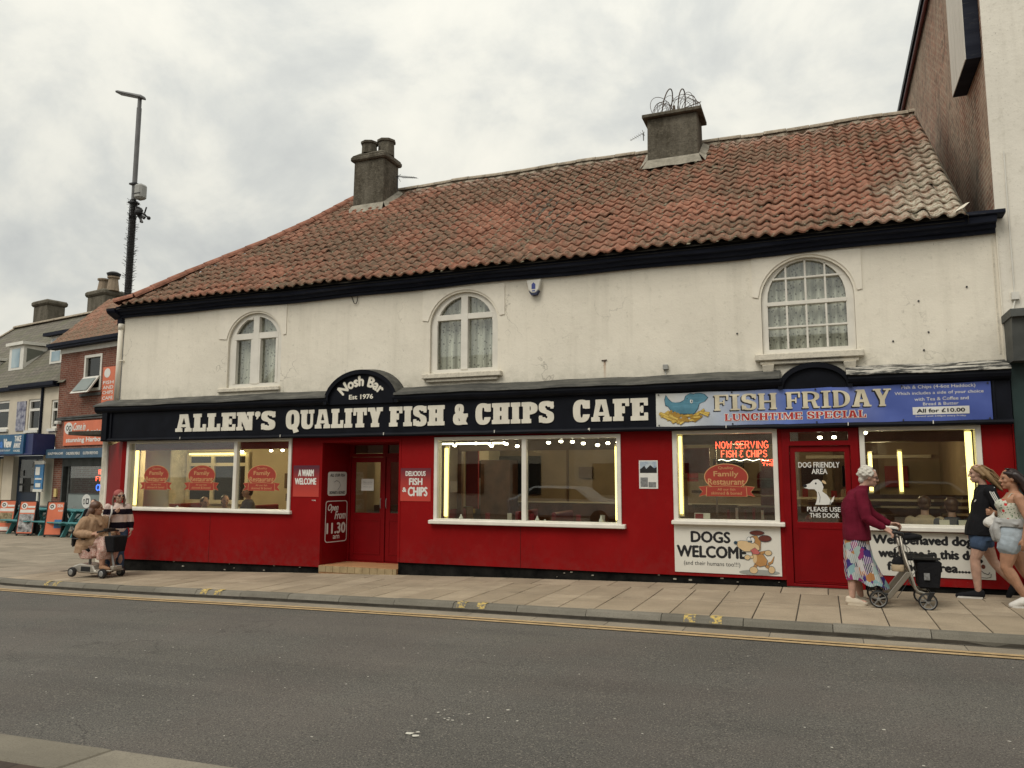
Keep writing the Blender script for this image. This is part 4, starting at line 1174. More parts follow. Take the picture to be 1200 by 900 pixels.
# ---- recessed entrance with double doors
DY = .62                         # plane of the doors
ZS = -.045                       # step top
b = B(); b.box(RC[0], RC[1], -.14, DY+.06, -.5, ZS); st = part(b, 'entrance_step', mat('step_tile', (.40, .21, .10), .6, .12, 6, .1, 40))
mat('step_riser', (.33, .25, .14), .7, .2, 6, .2, 40)
q_ = RC[0]
while q_ < RC[1]-.01:
    q = B(); q.box(q_+.004, min(q_+.148, RC[1]), -.152, -.141, -.155, ZS-.002); q.build('riser_tile', 'step_riser', st); q_ += .152
b = B(); b.prism(rect(RC[0]-.01, RC[1]+.01, 2.145, 2.26), (), FR(0), -.7, -.061); part(b, 'recess_ceiling', 'shop_red')
sp2 = FR(0, (RC[0], -.06, 0), (.10, .68, 0)); SLn = math.hypot(.10, .68)
b = B(); b.prism(rect(0, SLn, -.1, 2.2), (), sp2, -.05, 0); part(b, 'recess_wall', 'shop_red_gloss')
b = B(); b.box(RC[1]-.0, RC[1]+.06, -.06, DY+.05, -.1, 2.2); part(b, 'recess_wall', 'shop_red_gloss')
b = B(); dx0, dx1 = RC[0]+.10, RC[1]
DZ = ((dx0+.03, -7.60), (-7.57, dx1-.03))
b.prism(rect(dx0, dx1, ZS, 2.145), [rect(a, c_, ZS+.02, 1.90) for a, c_ in DZ] + [rect(dx0+.10, -7.63, 1.96, 2.12), rect(-7.53, dx1-.08, 1.96, 2.12)], FR(DY), -.04, .02)
ef = part(b, 'door_frame', 'shop_red_gloss')
b = B(); b.box(dx0+.1, dx1-.08, DY+.01, DY+.015, 1.96, 2.12); b.build('transom_pane', 'glass', ef)
for a, c_ in DZ:
    b = B(); b.prism(rect(a+.004, c_-.004, ZS+.024, 1.896), [rect(a+.10, c_-.09, .86, 1.80)], FR(DY), -.03, .0)
    d_ = part(b, 'door', 'shop_red_gloss', bevel=.004)
    b = B(); b.box(a+.10, c_-.09, DY+.008, DY+.013, .86, 1.80); b.build('pane', 'glass', d_)
    b = B(); b.prism(rect(a+.07, c_-.07, .10, .74), [rect(a+.095, c_-.095, .125, .715)], FR(DY), .0, .008); b.build('panel_moulding', 'shop_red_gloss', d_)
    b = B(); hx = c_-.05 if a < -8 else a+.04
    b.tube([(hx, DY-.03, .95), (hx, DY-.05, .98), (hx, DY-.05, 1.10), (hx, DY-.03, 1.13)], .008, 6); b.build('handle', 'galv', d_)

# ================================================================ LETTERING AND SIGNS
ORIGIN[0] = Vector((0, 0, 0))
F25 = FR(-.246)
fs_ = thing('fascia_lettering', 'big off-white slab letters reading ALLENS QUALITY FISH & CHIPS CAFE on the black fascia', 'sign', (-7.2, -.25, 2.4))
def letter(b): b.build('letter', 'letter_white', fs_)
for wd, x0, x1 in (("ALLEN'S", -11.85, -9.44), ('QUALITY', -9.20, -7.135), ('FISH', -7.005, -5.925), ('&', -5.765, -5.49), ('CHIPS', -5.35, -3.97), ('CAFE', -3.65, -2.45)):
    slab_word(wd, x0, x1, 2.40 if wd != '&' else 2.405, 2.745, .36, .20, .17, F25, 0, .014, letter, gap=.065)
nb = thing('pediment_lettering', 'curved white words Nosh Bar and Est 1976 on the black arch over the door', 'sign', (-7.57, -.29, 3.1))
Fp = FR(-.286)
b = B()
def arc(u, v, cx_=-7.57, cz=2.62, R0=.52):
    a = (u - cx_) / (R0 + .08); r = R0 + (v - 3.02) ; return (cx_ + r*math.sin(a), cz + r*math.cos(a))
text(b, 'Nosh Bar', -8.06, -7.08, 3.01, 3.20, Fp, .004, bold=.06, warp=arc)
b.build('lettering', 'letter_white', nb)
b = B(); text(b, 'Est 1976', -7.82, -7.32, 2.90, 2.985, Fp, .004, bold=.05); b.build('lettering', 'letter_white', nb)
# ---- fish friday banner: vinyl, a little slack between its eyelets
k = NT('banner_vinyl'); o = k.xyz()
t = k.math('DIVIDE', k.math('ADD', o[0], 2.32), 4.42)
c = k.ramp(k.math('ADD', t, k.math('MULTIPLY', k.math('SUBTRACT', k.noise(3, 5), .5), .07)), [(0., (.62, .62, .58)), (.20, (.42, .47, .55)), (.42, (.11, .17, .46)), (.56, (.085, .13, .42)), (.63, (.14, .18, .42)), (.72, (.075, .115, .37)), (1., (.065, .10, .34))])
k.fin(c, .42, k.bump(k.noise(2.4, 3, stretch=(1, 1, .6)), .5, .05), spec=.35)
bn = thing('fish_friday_banner', 'blue vinyl banner advertising FISH FRIDAY lunchtime special with a cartoon fish', 'banner', (-.1, -.26, 2.3))
b = B(); nx, nz = 60, 8
def bw(x, z): return .010*math.sin(x*4.1)*math.sin((z-2.29)/.5*PI) + .006*math.sin(x*9+z*14) + .262
for i_ in range(nx+1):
    for j in range(nz+1):
        x = -2.325 + 4.43*i_/nx; z = 2.295 + .005*math.sin(x*7) + .505*j/nz
        b.v.append((x, -bw(x, z), z))
for i_ in range(nx):
    for j in range(nz): b.f.append((i_*(nz+1)+j, (i_+1)*(nz+1)+j, (i_+1)*(nz+1)+j+1, i_*(nz+1)+j+1)); b.mi.append(0)
sh = b.build('sheet', 'banner_vinyl', bn, smooth=True)
for x in (-2.28, -1.2, -.05, 1.05, 2.07):
    for z in (2.315, 2.78):
        q = B(); q.lathe([(.012, -.006), (.012, .0)], (x, -.272, z), 'y', 8); q.build('eyelet', 'dark_metal', bn)
FB = lambda u, v, d=0.0: (u, -bw(u, v) - .003 - d, v)
mat('ink_red', (.42, .035, .03), .5, .05, 9, 0); mat('ink_white', (.68, .67, .63), .5, .05, 9, 0); mat('ink_black', (.018, .018, .02), .5, .1, 9, 0)
mat('ink_cream', (.60, .54, .40), .5, .18, 5, 0); mat('ink_navy', (.03, .04, .10), .5, .05, 9, 0)
b = B(); slab_word('FISH', -1.46, -.575, 2.515, 2.75, .25, .09, .10, FB, 0, .0015, b, gap=.10)
slab_word('FRIDAY', -.45, .92, 2.515, 2.755, .25, .09, .10, FB, 0, .0015, b, gap=.10)
b2 = B(); slab_word('FISH', -1.475, -.59, 2.50, 2.735, .28, .10, .11, FB, 0, .0005, b2, gap=.09); slab_word('FRIDAY', -.465, .905, 2.50, 2.74, .28, .10, .11, FB, 0, .0005, b2, gap=.09)
b2.build('lettering_shade', 'ink_black', sh); b.build('lettering', 'ink_cream', sh)
b = B(); slab_word('LUNCHTIME', -1.31, -.24, 2.362, 2.462, .26, .11, .12, FB, 0, .0016, b, gap=.12); slab_word('SPECIAL', -.17, .59, 2.365, 2.465, .26, .11, .12, FB, 0, .0016, b, gap=.12)
b.build('lettering', 'ink_red', sh)
b = B()
for dx_, dz_ in ((-.007, -.007), (.007, -.007), (-.007, .007), (.007, .007)):
    slab_word('LUNCHTIME', -1.31+dx_, -.24+dx_, 2.362+dz_, 2.462+dz_, .30, .13, .14, FB, 0, .0006+(dx_*4+dz_)*.004, b, gap=.11)
    slab_word('SPECIAL', -.17+dx_, .59+dx_, 2.365+dz_, 2.465+dz_, .30, .13, .14, FB, 0, .0006+(dx_*4+dz_)*.004, b, gap=.11)
b.build('lettering_outline', 'ink_white', sh)
b = B()
text(b, 'Fish & Chips (4-6oz Haddock)', 1.05, 1.93, 2.725, 2.785, FB, .001, bold=.004)
text(b, 'Which includes a side of your choice', .96, 2.02, 2.645, 2.70, FB, .001, bold=.006)
text(b, 'with Tea & Coffee and', 1.20, 1.84, 2.572, 2.618, FB, .001, bold=.008)
text(b, 'Bread & Butter', 1.30, 1.72, 2.508, 2.548, FB, .001, bold=.008)
for i_ in range(16): b.prism(rect(1.17+.042*i_, 1.212+.042*i_, 2.385, 2.487), (), FB, 0, .001, back=False)
text(b, 'Served until 2:00pm every Friday', 1.20, 1.80, 2.345, 2.372, FB, .001, bold=.004)
b.build('lettering', 'ink_white', sh)
b = B(); text(b, 'All for £10.00', 1.22, 1.79, 2.41, 2.462, FB, .004, bold=.05); b.build('lettering', 'ink_black', sh)
# the fish on its bed of chips
mat('fish_blue', (.085, .22, .30), .5, .25, 6, 0); mat('fish_dark', (.02, .05, .075), .5, .1, 9, 0); mat('chip_yellow', (.58, .42, .10), .5, .2, 14, 0); mat('chip_line', (.33, .19, .03), .5, .1, 9, 0)
b = B(); rnd = random.Random(4)
body = [(-2.14, 2.60), (-2.10, 2.545), (-2.02, 2.49), (-1.93, 2.455), (-1.84, 2.455), (-1.75, 2.49), (-1.70, 2.56), (-1.68, 2.63), (-1.60, 2.66), (-1.55, 2.715), (-1.60, 2.765), (-1.67, 2.785), (-1.74, 2.78), (-1.80, 2.74), (-1.86, 2.70), (-1.95, 2.66), (-2.02, 2.655), (-2.07, 2.665)]
tail = [(-2.10, 2.58), (-2.18, 2.62), (-2.19, 2.70), (-2.17, 2.77), (-2.13, 2.70), (-2.08, 2.66)]
fin = [(-1.90, 2.68), (-1.87, 2.75), (-1.81, 2.785), (-1.76, 2.775), (-1.80, 2.73)]
def grow(p, r):
    cx_ = sum(a for a, _ in p)/len(p); cz = sum(c_ for _, c_ in p)/len(p)
    return [(a + (a-cx_)/max(.01, math.hypot(a-cx_, c_-cz))*r, c_ + (c_-cz)/max(.01, math.hypot(a-cx_, c_-cz))*r) for a, c_ in p]
for p in (body, tail, fin): b.prism(grow(p, .010), (), FB, 0, .0012, m=1)
for p in (tail, fin): b.prism(p, (), FB, 0, .0020, m=0)
b.prism(body, (), FB, 0, .0024, m=0)
b.prism([(-1.72, 2.66), (-1.62, 2.70), (-1.57, 2.74), (-1.63, 2.70), (-1.70, 2.665)], (), FB, 0, .0030, m=1)
b.prism(ell(-1.79, 2.67, .022, .032, 12), (), FB, 0, .0030, m=2); b.prism(ell(-1.785, 2.667, .010, .018, 10), (), FB, 0, .0034, m=1)
b.prism([(-1.93, 2.48), (-1.88, 2.55), (-1.83, 2.56), (-1.86, 2.49)], (), FB, 0, .0030, m=2)
for i_ in range(46):
    a = rnd.uniform(-2.22, -1.60); t_ = (a+1.91)/.34; cz = 2.40 + .09*t_*t_ + rnd.uniform(-.03, .055); L = .075; an = rnd.choice((20, -25, 35, -10, 5))
    c_, s_ = math.cos(math.radians(an)), math.sin(math.radians(an))
    P_ = lambda u, v: (a + u*c_ - v*s_, cz + u*s_ + v*c_)
    dd = .0036 + i_*.00016
    b.prism([P_(-L, -.017), P_(L, -.017), P_(L, .017), P_(-L, .017)], (), FB, 0, dd, m=4, back=False); b.prism([P_(-L+.005, -.012), P_(L-.005, -.012), P_(L-.005, .012), P_(-L+.005, .012)], (), FB, dd, dd+.00008, m=3, back=False)
b.build('fish_picture', ['fish_blue', 'fish_dark', 'ink_white', 'chip_yellow', 'chip_line'], sh)
# ---- small signs on the red wall
FW = FR(-.12)
k = NT('sign_red_fade'); o = k.xyz()
k.fin(k.ramp(k.math('SUBTRACT', o[2], 1.10), [(.1, (.46, .05, .035)), (.35, (.34, .035, .03)), (.6, (.09, .02, .035))]), .45, spec=.35)
def board(name, lb, cat, x0, x1, z0, z1, m, th=.006, fr=None, r=0):
    fr = fr or FW
    t_ = thing(name, lb, cat, fr((x0+x1)/2, z0, 0))
    b = B(); b.prism(rrect(x0, x1, z0, z1, r) if r else rect(x0, x1, z0, z1), (), fr, .001, th); b.build('panel', m, t_)
    return t_
t_ = board('welcome_sign', 'small red sign reading A WARM WELCOME beside the left window', 'sign', -9.09, -8.52, 1.165, 1.735, 'sign_red_fade')
b = B(); text(b, 'A WARM', -8.98, -8.64, 1.535, 1.66, FW, .008, bold=.05); text(b, 'WELCOME', -9.05, -8.58, 1.385, 1.505, FW, .008, bold=.05); b.build('lettering', 'ink_white', t_)
t_ = board('fish_and_chips_sign', 'small red sign reading DELICIOUS FISH & CHIPS right of the entrance', 'sign', -6.83, -6.24, 1.115, 1.68, 'sign_red_fade')
b = B(); text(b, 'DELICIOUS', -6.73, -6.34, 1.545, 1.63, FW, .008, bold=.045); text(b, 'FISH', -6.66, -6.40, 1.39, 1.51, FW, .008, bold=.05); text(b, 'CHIPS', -6.68, -6.30, 1.20, 1.36, FW, .008, bold=.05); text(b, '&', -6.79, -6.71, 1.27, 1.35, FW, .008, bold=.05); b.build('lettering', 'ink_white', t_)
mat('poster_grey', (.45, .46, .46), .5, .4, 30, 0, col2=(.12, .12, .12)); mat('sky_print', (.22, .33, .50), .5, .3, 8, 0, col2=(.55, .60, .62))
t_ = board('poster', 'small printed poster with a photograph at its top on the red wall', 'poster', -2.635, -2.345, 1.36, 1.79, 'ink_white')
b = B(); b.prism(rect(-2.62, -2.36, 1.60, 1.775), (), FW, .006, .0075, m=0); b.prism(rect(-2.62, -2.36, 1.60, 1.66), (), FW, .0076, .008, m=1); b.prism([(-2.62, 1.65), (-2.55, 1.71), (-2.52, 1.66), (-2.46, 1.72), (-2.40, 1.67), (-2.36, 1.69), (-2.36, 1.60), (-2.62, 1.60)][::-1], (), FW, .0082, .0086, m=1)
b.prism(rect(-2.615, -2.50, 1.385, 1.53), (), FW, .006, .0075, m=2); b.prism(rect(-2.49, -2.375, 1.38, 1.46), (), FW, .006, .0075, m=2); b.build('print', ['sky_print', 'ink_black', 'poster_grey'], t_)
t_ = thing('wall_label', 'tiny white label on the red wall under the welcome sign', 'label', FW(-8.6, 1.1)); b = B(); text(b, 'TYPE', -8.67, -8.58, 1.09, 1.11, FW, .002, bold=.03); b.build('lettering', 'ink_white', t_)
# on the slanted side wall of the entrance
S2 = lambda u, v, d=0.0: sp2(u, v, d)
mat('sign_grey', (.66, .66, .62), .45, .06, 9, 0)
t_ = board('skinless_fish_sign', 'white rounded sign about skinned and boned fish in the entrance', 'sign', .10, .60, 1.18, 1.62, 'sign_grey', fr=S2, r=.05)
b = B(); text(b, 'ALL OUR FISH', .15, .55, 1.53, 1.585, S2, .008, bold=.03, shear=.2); text(b, 'SKINNED & BONED', .14, .56, 1.21, 1.265, S2, .008, bold=.03, shear=.2); b.build('lettering', 'ink_black', t_)
b = B(); b.tube([S2(u, v, .009) for u, v in ((.26, 1.43), (.32, 1.46), (.40, 1.43), (.43, 1.37), (.39, 1.32), (.36, 1.29))], .005, 4); b.build('drawing', 'poster_grey', t_)
t_ = thing('opening_time_sign', 'white outlined OPEN FROM 11.30 AM painted on the entrance side wall', 'sign', S2(.3, .3))
b = B(); b.prism(rrect(.06, .64, .335, 1.09, .06), [list(rrect(.075, .625, .35, 1.075, .05))], S2, .001, .003)
text(b, 'Open', .12, .40, .87, 1.03, S2, .003, bold=.03, shear=.35); text(b, 'From', .30, .60, .75, .90, S2, .003, bold=.03, shear=.35); text(b, '11.30', .10, .60, .49, .69, S2, .003, bold=.04); text(b, 'am', .27, .44, .395, .46, S2, .003, bold=.035)
b.build('lettering', 'ink_white', t_)
# ---- DOGS WELCOME board
mat('board_white', (.66, .64, .575), .45, .05, 3, .04, 30, .3)
mat('dog_tan', (.42, .22, .08), .5, .1, 9, 0); mat('dog_cream', (.62, .45, .25), .5, .05, 9, 0); mat('dog_brown', (.13, .035, .025), .5, .1, 9, 0); mat('dog_pink', (.45, .12, .11), .5, .1, 9, 0); mat('dog_shadow', (.30, .31, .28), .5, .1, 9, 0)
t_ = board('dogs_welcome_board', 'white board reading DOGS WELCOME with a brown cartoon dog under the window', 'sign', -2.115, -.60, .135, .835, 'board_white', .012)
D = lambda a, c_: (-2.165 + a*.001372, .880 - c_*.00138 + (a-600)*.00002)     # drawing units laid over the board
b = B()
text(b, 'DOGS', -1.87, -1.30, .575, .74, FW, .014, m=0, bold=.05); text(b, 'WELCOME', -2.08, -1.08, .355, .53, FW, .014, m=0, bold=.05); text(b, '(and their humans too!!!)', -1.98, -1.17, .225, .305, FW, .014, m=0, bold=.0)
lay = [0]
def shp(pts, m, out=True, r=.006):
    lay[0] += 1; d_ = .0150 + lay[0]*.0004
    if out: b.prism(grow(pts, r), (), FW, d_-.0003, d_, m=2, back=False)
    b.prism(pts, (), FW, d_, d_+.0002, m=m, back=False)
def curve(pts, w): # ribbon
    o_ = []; i_ = []
    for k_, (a, c_) in enumerate(pts):
        p, n_ = pts[max(0, k_-1)], pts[min(len(pts)-1, k_+1)]
        dx_, dz_ = n_[0]-p[0], n_[1]-p[1]; L = math.hypot(dx_, dz_) or 1
        ww = w if isinstance(w, (int, float)) else w[k_]
        o_.append((a - dz_/L*ww, c_ + dx_/L*ww)); i_.append((a + dz_/L*ww, c_ - dx_/L*ww))
    return i_ + o_[::-1]
shp([D(*p) for p in ell(915, 515, 205, 28, 20)][::-1], 5, False)
shp(curve([D(1010, 425), D(1045, 405), D(1068, 350)], [.02, .014, .004]), 1)
shp(curve([D(890, 430), D(862, 480)], .022), 1); shp(curve([D(985, 440), D(1030, 475)], .022), 1)
shp([D(*p) for p in ell(860, 492, 40, 34, 16)][::-1], 3); shp([D(*p) for p in ell(1040, 485, 32, 36, 16)][::-1], 3)
shp([D(*p) for p in [(850, 320), (900, 300), (960, 330), (1000, 390), (985, 440), (920, 455), (880, 430), (855, 370)]][::-1], 1)
shp([D(*p) for p in ell(875, 370, 22, 50, 14)][::-1], 3, False)
shp(curve([D(930, 315), D(1000, 300)], .018), 1); shp([D(*p) for p in ell(1012, 312, 34, 26, 14)][::-1], 3)
shp(curve([D(860, 355), D(810, 362)], .018), 3); shp([D(*p) for p in ell(800, 362, 28, 24, 14)][::-1], 3)
shp([D(*p) for p in [(840, 150), (900, 135), (940, 190), (935, 280), (890, 290), (820, 240)]][::-1], 1)
shp([D(*p) for p in ell(905, 108, 72, 22, 16, rot=0)][::-1], 4); shp([D(*p) for p in ell(985, 165, 62, 32, 16)][::-1], 4)
shp([D(*p) for p in [(690, 205), (740, 190), (860, 200), (920, 240), (925, 280), (880, 300), (770, 300), (710, 260)]][::-1], 3)
shp([D(*p) for p in [(835, 290), (880, 262), (930, 310), (910, 330), (860, 325)]][::-1], 6)
shp([D(*p) for p in ell(855, 185, 24, 30, 14)][::-1], 7); shp([D(*p) for p in ell(822, 178, 18, 26, 14)][::-1], 7)
shp([D(*p) for p in ell(845, 198, 9, 12, 10)][::-1], 2, False); shp([D(*p) for p in ell(822, 196, 8, 10, 10)][::-1], 2, False)
shp([D(*p) for p in ell(686, 212, 20, 17, 12)][::-1], 2, False)
b.build('print', ['ink_black', 'dog_tan', 'fish_dark', 'dog_cream', 'dog_brown', 'dog_shadow', 'dog_pink', 'ink_white'], t_)
# ---- well behaved dogs board
t_ = board('well_behaved_dogs_board', 'long white board about well behaved dogs below the right-hand window', 'sign', .52, 2.035, .215, .80, 'board_white', .012)
b = B(); text(b, 'Well behaved dogs', .60, 1.86, .60, .76, FW, .014, bold=.055); text(b, 'welcome in this dog', .66, 1.90, .42, .58, FW, .014, bold=.055); text(b, 'friendly area....', .76, 1.75, .25, .405, FW, .014, bold=.055)
b.tube([FW(u, v, .014) for u, v in ((1.86, .34), (1.90, .30), (1.95, .28), (1.97, .31))], .004, 4); b.prism(ell(1.90, .38, .025, .03, 10), (), FW, .013, .0145, m=1); b.tube([FW(u, v, .014) for u, v in ((1.87, .24), (1.93, .235), (1.98, .25), (1.985, .29))], .003, 4)
b.build('print', ['ink_black', 'dog_brown'], t_)
# ---- stickers on the windows
FG = FR(-.082)
mat('sticker_red', (.33, .045, .03), .5, .08, 7, 0); mat('sticker_gold', (.50, .27, .12), .5, .08, 9, 0)
WS = (('leftmost of three oval red Family Restaurant stickers on the left window', -12.87, -12.05, 1.50), ('oval red Family Restaurant sticker in the middle of the left window', -11.72, -10.87, 1.50), ('oval red Family Restaurant sticker right of the white mullion, left window', -10.27, -9.42, 1.50), ('oval red Family Restaurant sticker under the red neon words', -1.74, -.94, 1.49))
for lb, x0, x1, zc_ in WS:
    t_ = thing('window_sticker', lb, 'sticker', (0, 0, 0), group='oval restaurant stickers on the windows')
    t_.location = ((x0+x1)/2, -.083, zc_); ORIGIN[0] = Vector(t_.location)
    cx_ = (x0+x1)/2; w = (x1-x0)/2; b = B()
    T = lambda m, pts, d0, d1: b.prism(pts, (), FG, d0, d1, m=m, back=False)
    for sgn in (-1, 1):
        tl = [(cx_+sgn*w*.62, zc_-.20), (cx_+sgn*w*1.0, zc_-.235), (cx_+sgn*w*.86, zc_-.165), (cx_+sgn*w*1.0, zc_-.10), (cx_+sgn*w*.62, zc_-.08)]
        if sgn > 0: pass
        else: tl = tl[::-1]
        b.prism(grow(tl, .008), (), FG, .0005, .001, m=1, back=False); b.prism(tl, (), FG, .001, .0015, m=0, back=False)
    o1 = ell(cx_, zc_+.05, w*.80, .20, 30)
    T(1, o1, .0008, .0016); T(0, ell(cx_, zc_+.05, w*.765, .187, 30), .0016, .0020)
    rb = [(cx_-w*.72, zc_-.235), (cx_+w*.72, zc_-.235), (cx_+w*.70, zc_-.10), (cx_, zc_-.085), (cx_-w*.70, zc_-.10)]
    T(1, grow(rb, .010), .0020, .0024); T(0, rb, .0024, .0028)
    text(b, 'Quality', cx_-w*.28, cx_+w*.28, zc_+.155, zc_+.205, FG, .003, m=1, bold=.01); text(b, 'Family', cx_-w*.45, cx_+w*.45, zc_+.035, zc_+.135, FG, .003, m=1, bold=.03)
    text(b, 'Restaurant', cx_-w*.66, cx_+w*.66, zc_-.065, zc_+.025, FG, .003, m=1, bold=.03); text(b, 'All our fish', cx_-w*.32, cx_+w*.32, zc_-.15, zc_-.115, FG, .0032, m=1, bold=.01); text(b, 'skinned & boned', cx_-w*.55, cx_+w*.55, zc_-.21, zc_-.165, FG, .0032, m=1, bold=.01)
    b.build('print', ['sticker_red', 'sticker_gold'], t_)
# dog friendly door sticker
t_ = thing('door_sticker', 'white DOG FRIENDLY AREA transfer with a sitting dog on the door glass', 'sticker', (-.05, -.062, 1.0))
FD = FR(-.062); b = B()
text(b, 'DOG FRIENDLY', -.325, .225, 1.675, 1.755, FD, .001, bold=.022); text(b, 'AREA', -.15, .06, 1.585, 1.66, FD, .001, bold=.022); text(b, 'PLEASE USE', -.23, .21, .995+.06, 1.06+.06, FD, .001, bold=.022); text(b, 'THIS DOOR', -.20, .19, .97, 1.035, FD, .001, bold=.022)
b.prism([(-.12, 1.15), (.02, 1.15), (.09, 1.16), (.08, 1.23), (.04, 1.29), (-.02, 1.34), (0.0, 1.40), (-.02, 1.47), (-.07, 1.51), (-.13, 1.50), (-.18, 1.45), (-.25, 1.43), (-.26, 1.39), (-.20, 1.37), (-.12, 1.37), (-.09, 1.33), (-.09, 1.26), (-.10, 1.20)][::1], (), FD, 0, .0015)
b.prism([(.07, 1.16), (.12, 1.20), (.14, 1.28), (.12, 1.26), (.08, 1.20)], (), FD, 0, .0015)
b.prism(ell(-.245, 1.415, .026, .022, 10), (), FD, .0015, .002, m=1); b.prism(ell(-.10, 1.45, .012, .016, 8), (), FD, .0015, .002, m=1); b.prism(ell(.01, 1.47, .035, .018, 10, rot=-40), (), FD, .0015, .002, m=2)
b.prism(curve([(-.07, 1.33), (-.05, 1.26), (-.06, 1.18)], .003), (), FD, .0015, .002, m=1)
b.build('print', ['ink_white', 'ink_black', 'dog_cream'], t_)
# sheets of paper on the entrance doors
t_ = thing('door_notice', 'white paper notice taped inside the entrance door glass', 'notice', (-8.0, DY, 1.3)); b = B(); b.box(-8.10, -7.83, DY+.002, DY+.006, 1.27, 1.49); b.build('sheet', 'ink_white', t_)
b = B(); [text(b, s_, -8.06, -7.87, z_, z_+.018, FR(DY+.002), .002, bold=0) for s_, z_ in (('Please use the', 1.42), ('dog friendly area', 1.385), ('Thank you', 1.33))]; b.build('lettering', 'poster_grey', t_)
# ---- neon sign behind the window
ST = {'N': [[(0, 0), (0, 1), (.6, 0), (.6, 1)]], 'O': [[(.3, 0), (.05, .2), (0, .5), (.05, .8), (.3, 1), (.55, .8), (.6, .5), (.55, .2), (.3, 0)]], 'W': [[(0, 1), (.15, 0), (.35, .7), (.55, 0), (.7, 1)]],
      'S': [[(.55, .85), (.3, 1), (.05, .82), (.1, .6), (.5, .42), (.55, .18), (.3, 0), (0, .15)]], 'E': [[(.5, 1), (0, 1), (0, 0), (.5, 0)], [(0, .52), (.42, .52)]], 'R': [[(0, 0), (0, 1), (.4, 1), (.52, .78), (.4, .52), (0, .52)], [(.25, .52), (.55, 0)]],
      'V': [[(0, 1), (.3, 0), (.6, 1)]], 'I': [[(.1, 0), (.1, 1)]], 'G': [[(.55, .85), (.3, 1), (.05, .8), (0, .5), (.05, .2), (.3, 0), (.55, .15), (.55, .45), (.32, .45)]], 'F': [[(.5, 1), (0, 1), (0, 0)], [(0, .52), (.42, .52)]],
      'H': [[(0, 0), (0, 1)], [(.5, 0), (.5, 1)], [(0, .52), (.5, .52)]], 'C': [[(.55, .85), (.3, 1), (.05, .8), (0, .5), (.05, .2), (.3, 0), (.55, .15)]], 'P': [[(0, 0), (0, 1), (.4, 1), (.52, .76), (.4, .5), (0, .5)]],
      '&': [[(.5, .85), (.25, 1), (.08, .8), (.25, .55), (.02, .28), (.2, .0), (.5, .15)]], 'T': [[(0, 1), (.6, 1)], [(.3, 1), (.3, 0)]], 'A': [[(0, 0), (.3, 1), (.6, 0)], [(.1, .35), (.5, .35)]], 'K': [[(0, 0), (0, 1)], [(.5, 1), (0, .45), (.5, 0)]]}
def neon(b, s_, x0, x1, z0, z1, y, r=.008):
    w = sum(.35 if c_ == ' ' else max(p[0] for st_ in ST[c_] for p in st_) + .22 for c_ in s_) - .22
    k_ = (x1-x0)/w; x = 0
    for c_ in s_:
        if c_ != ' ':
            for st_ in ST[c_]: b.tube([(x0+(x+p[0])*k_, y, z0+p[1]*(z1-z0)) for p in st_], r, 5)
            x += max(p[0] for st_ in ST[c_] for p in st_) + .22
        else: x += .35
t_ = thing('neon_sign', 'glowing red neon sign NOW SERVING FISH & CHIPS in the window', 'neon sign', (-1.1, .06, 1.7))
b = B(); neon(b, 'NOW SERVING', -1.49, -.74, 1.965, 2.07, .05); neon(b, 'FISH & CHIPS', -1.41, -.76, 1.835, 1.935, .05)
neon(b, 'TAKE', -.86, -.64, 1.765, 1.80, .05, .006); neon(b, 'THE', -.83, -.66, 1.705, 1.745, .05, .006)
b.build('tube', 'neon_red', t_)
b = B(); b.tube([(-1.46+.76*i_/20, .05, 1.79+.012*math.sin(i_*1.3)) for i_ in range(20)], .005, 5); b.build('tube', 'tube_white', t_)
b = B(); b.box(-1.55, -.60, .075, .082, 1.80, 1.81); b.box(-1.55, -.60, .075, .082, 2.0, 2.01); b.build('rack', 'dark_metal', t_)

# ================================================================ INSIDE THE CAFE
inn = thing('cafe_interior', 'cream walls, ceiling and partitions seen through the shop windows', None, (0, 0, 0), kind='structure')
mat('in_cream', (.50, .43, .30), .7, .08, 2, .05, 30); mat('in_beige', (.26, .20, .135), .6, .12, 2, .05, 30); mat('in_brown', (.095, .055, .033), .5, .2, 3, .1, 20); mat('in_red', (.20, .015, .018), .55, .12, 3, .05, 20)
mat('carpet', (.07, .03, .03), .95, .3, 9, .2, 60); mat('in_white', (.62, .57, .45), .5, .05, 3, 0); mat('dark_screen', (.012, .014, .016), .3, .1, 3, 0); mat('wood_dark', (.07, .032, .018), .45, .3, 4, .1, 20, col2=(.14, .065, .035)); mat('leatherette', (.16, .012, .016), .4, .15, 4, .05, 20)
def ib(nm, m, *bx_, **k_):
    b = B(); b.box(*bx_); return b.build(nm, m, inn, **k_)
FP = [(-13.25, .13), (2.3, .13), (2.3, 6.0), (-15.1, 6.0), (-15.1, 1.3)]
for nm_, z0_, z1_, m_ in (('floor', -.3, -.06, 'carpet'), ('ceiling', 2.36, 2.41, 'in_beige')):
    b = B(); b.prism(FP, (), lambda u, v, d=0.0: (u, v, d), z0_, z1_); b.build(nm_, m_, inn)
ib('back_wall', 'in_cream', -15.1, -8.9, 3.4, 3.5, -.06, 2.36); ib('back_wall', 'in_beige', -8.9, 2.3, 4.6, 4.7, -.06, 2.36)
ib('partition', 'in_cream', -8.86, -8.76, .9, 3.4, -.06, 2.36); ib('partition', 'in_beige', -6.72, -6.66, .9, 2.2, -.06, 2.36); ib('partition', 'in_brown', -2.48, -2.38, .15, 2.9, -.06, 2.36)
ib('side_wall', 'in_beige', 2.05, 2.2, .121, 4.6, -.06, 2.36)
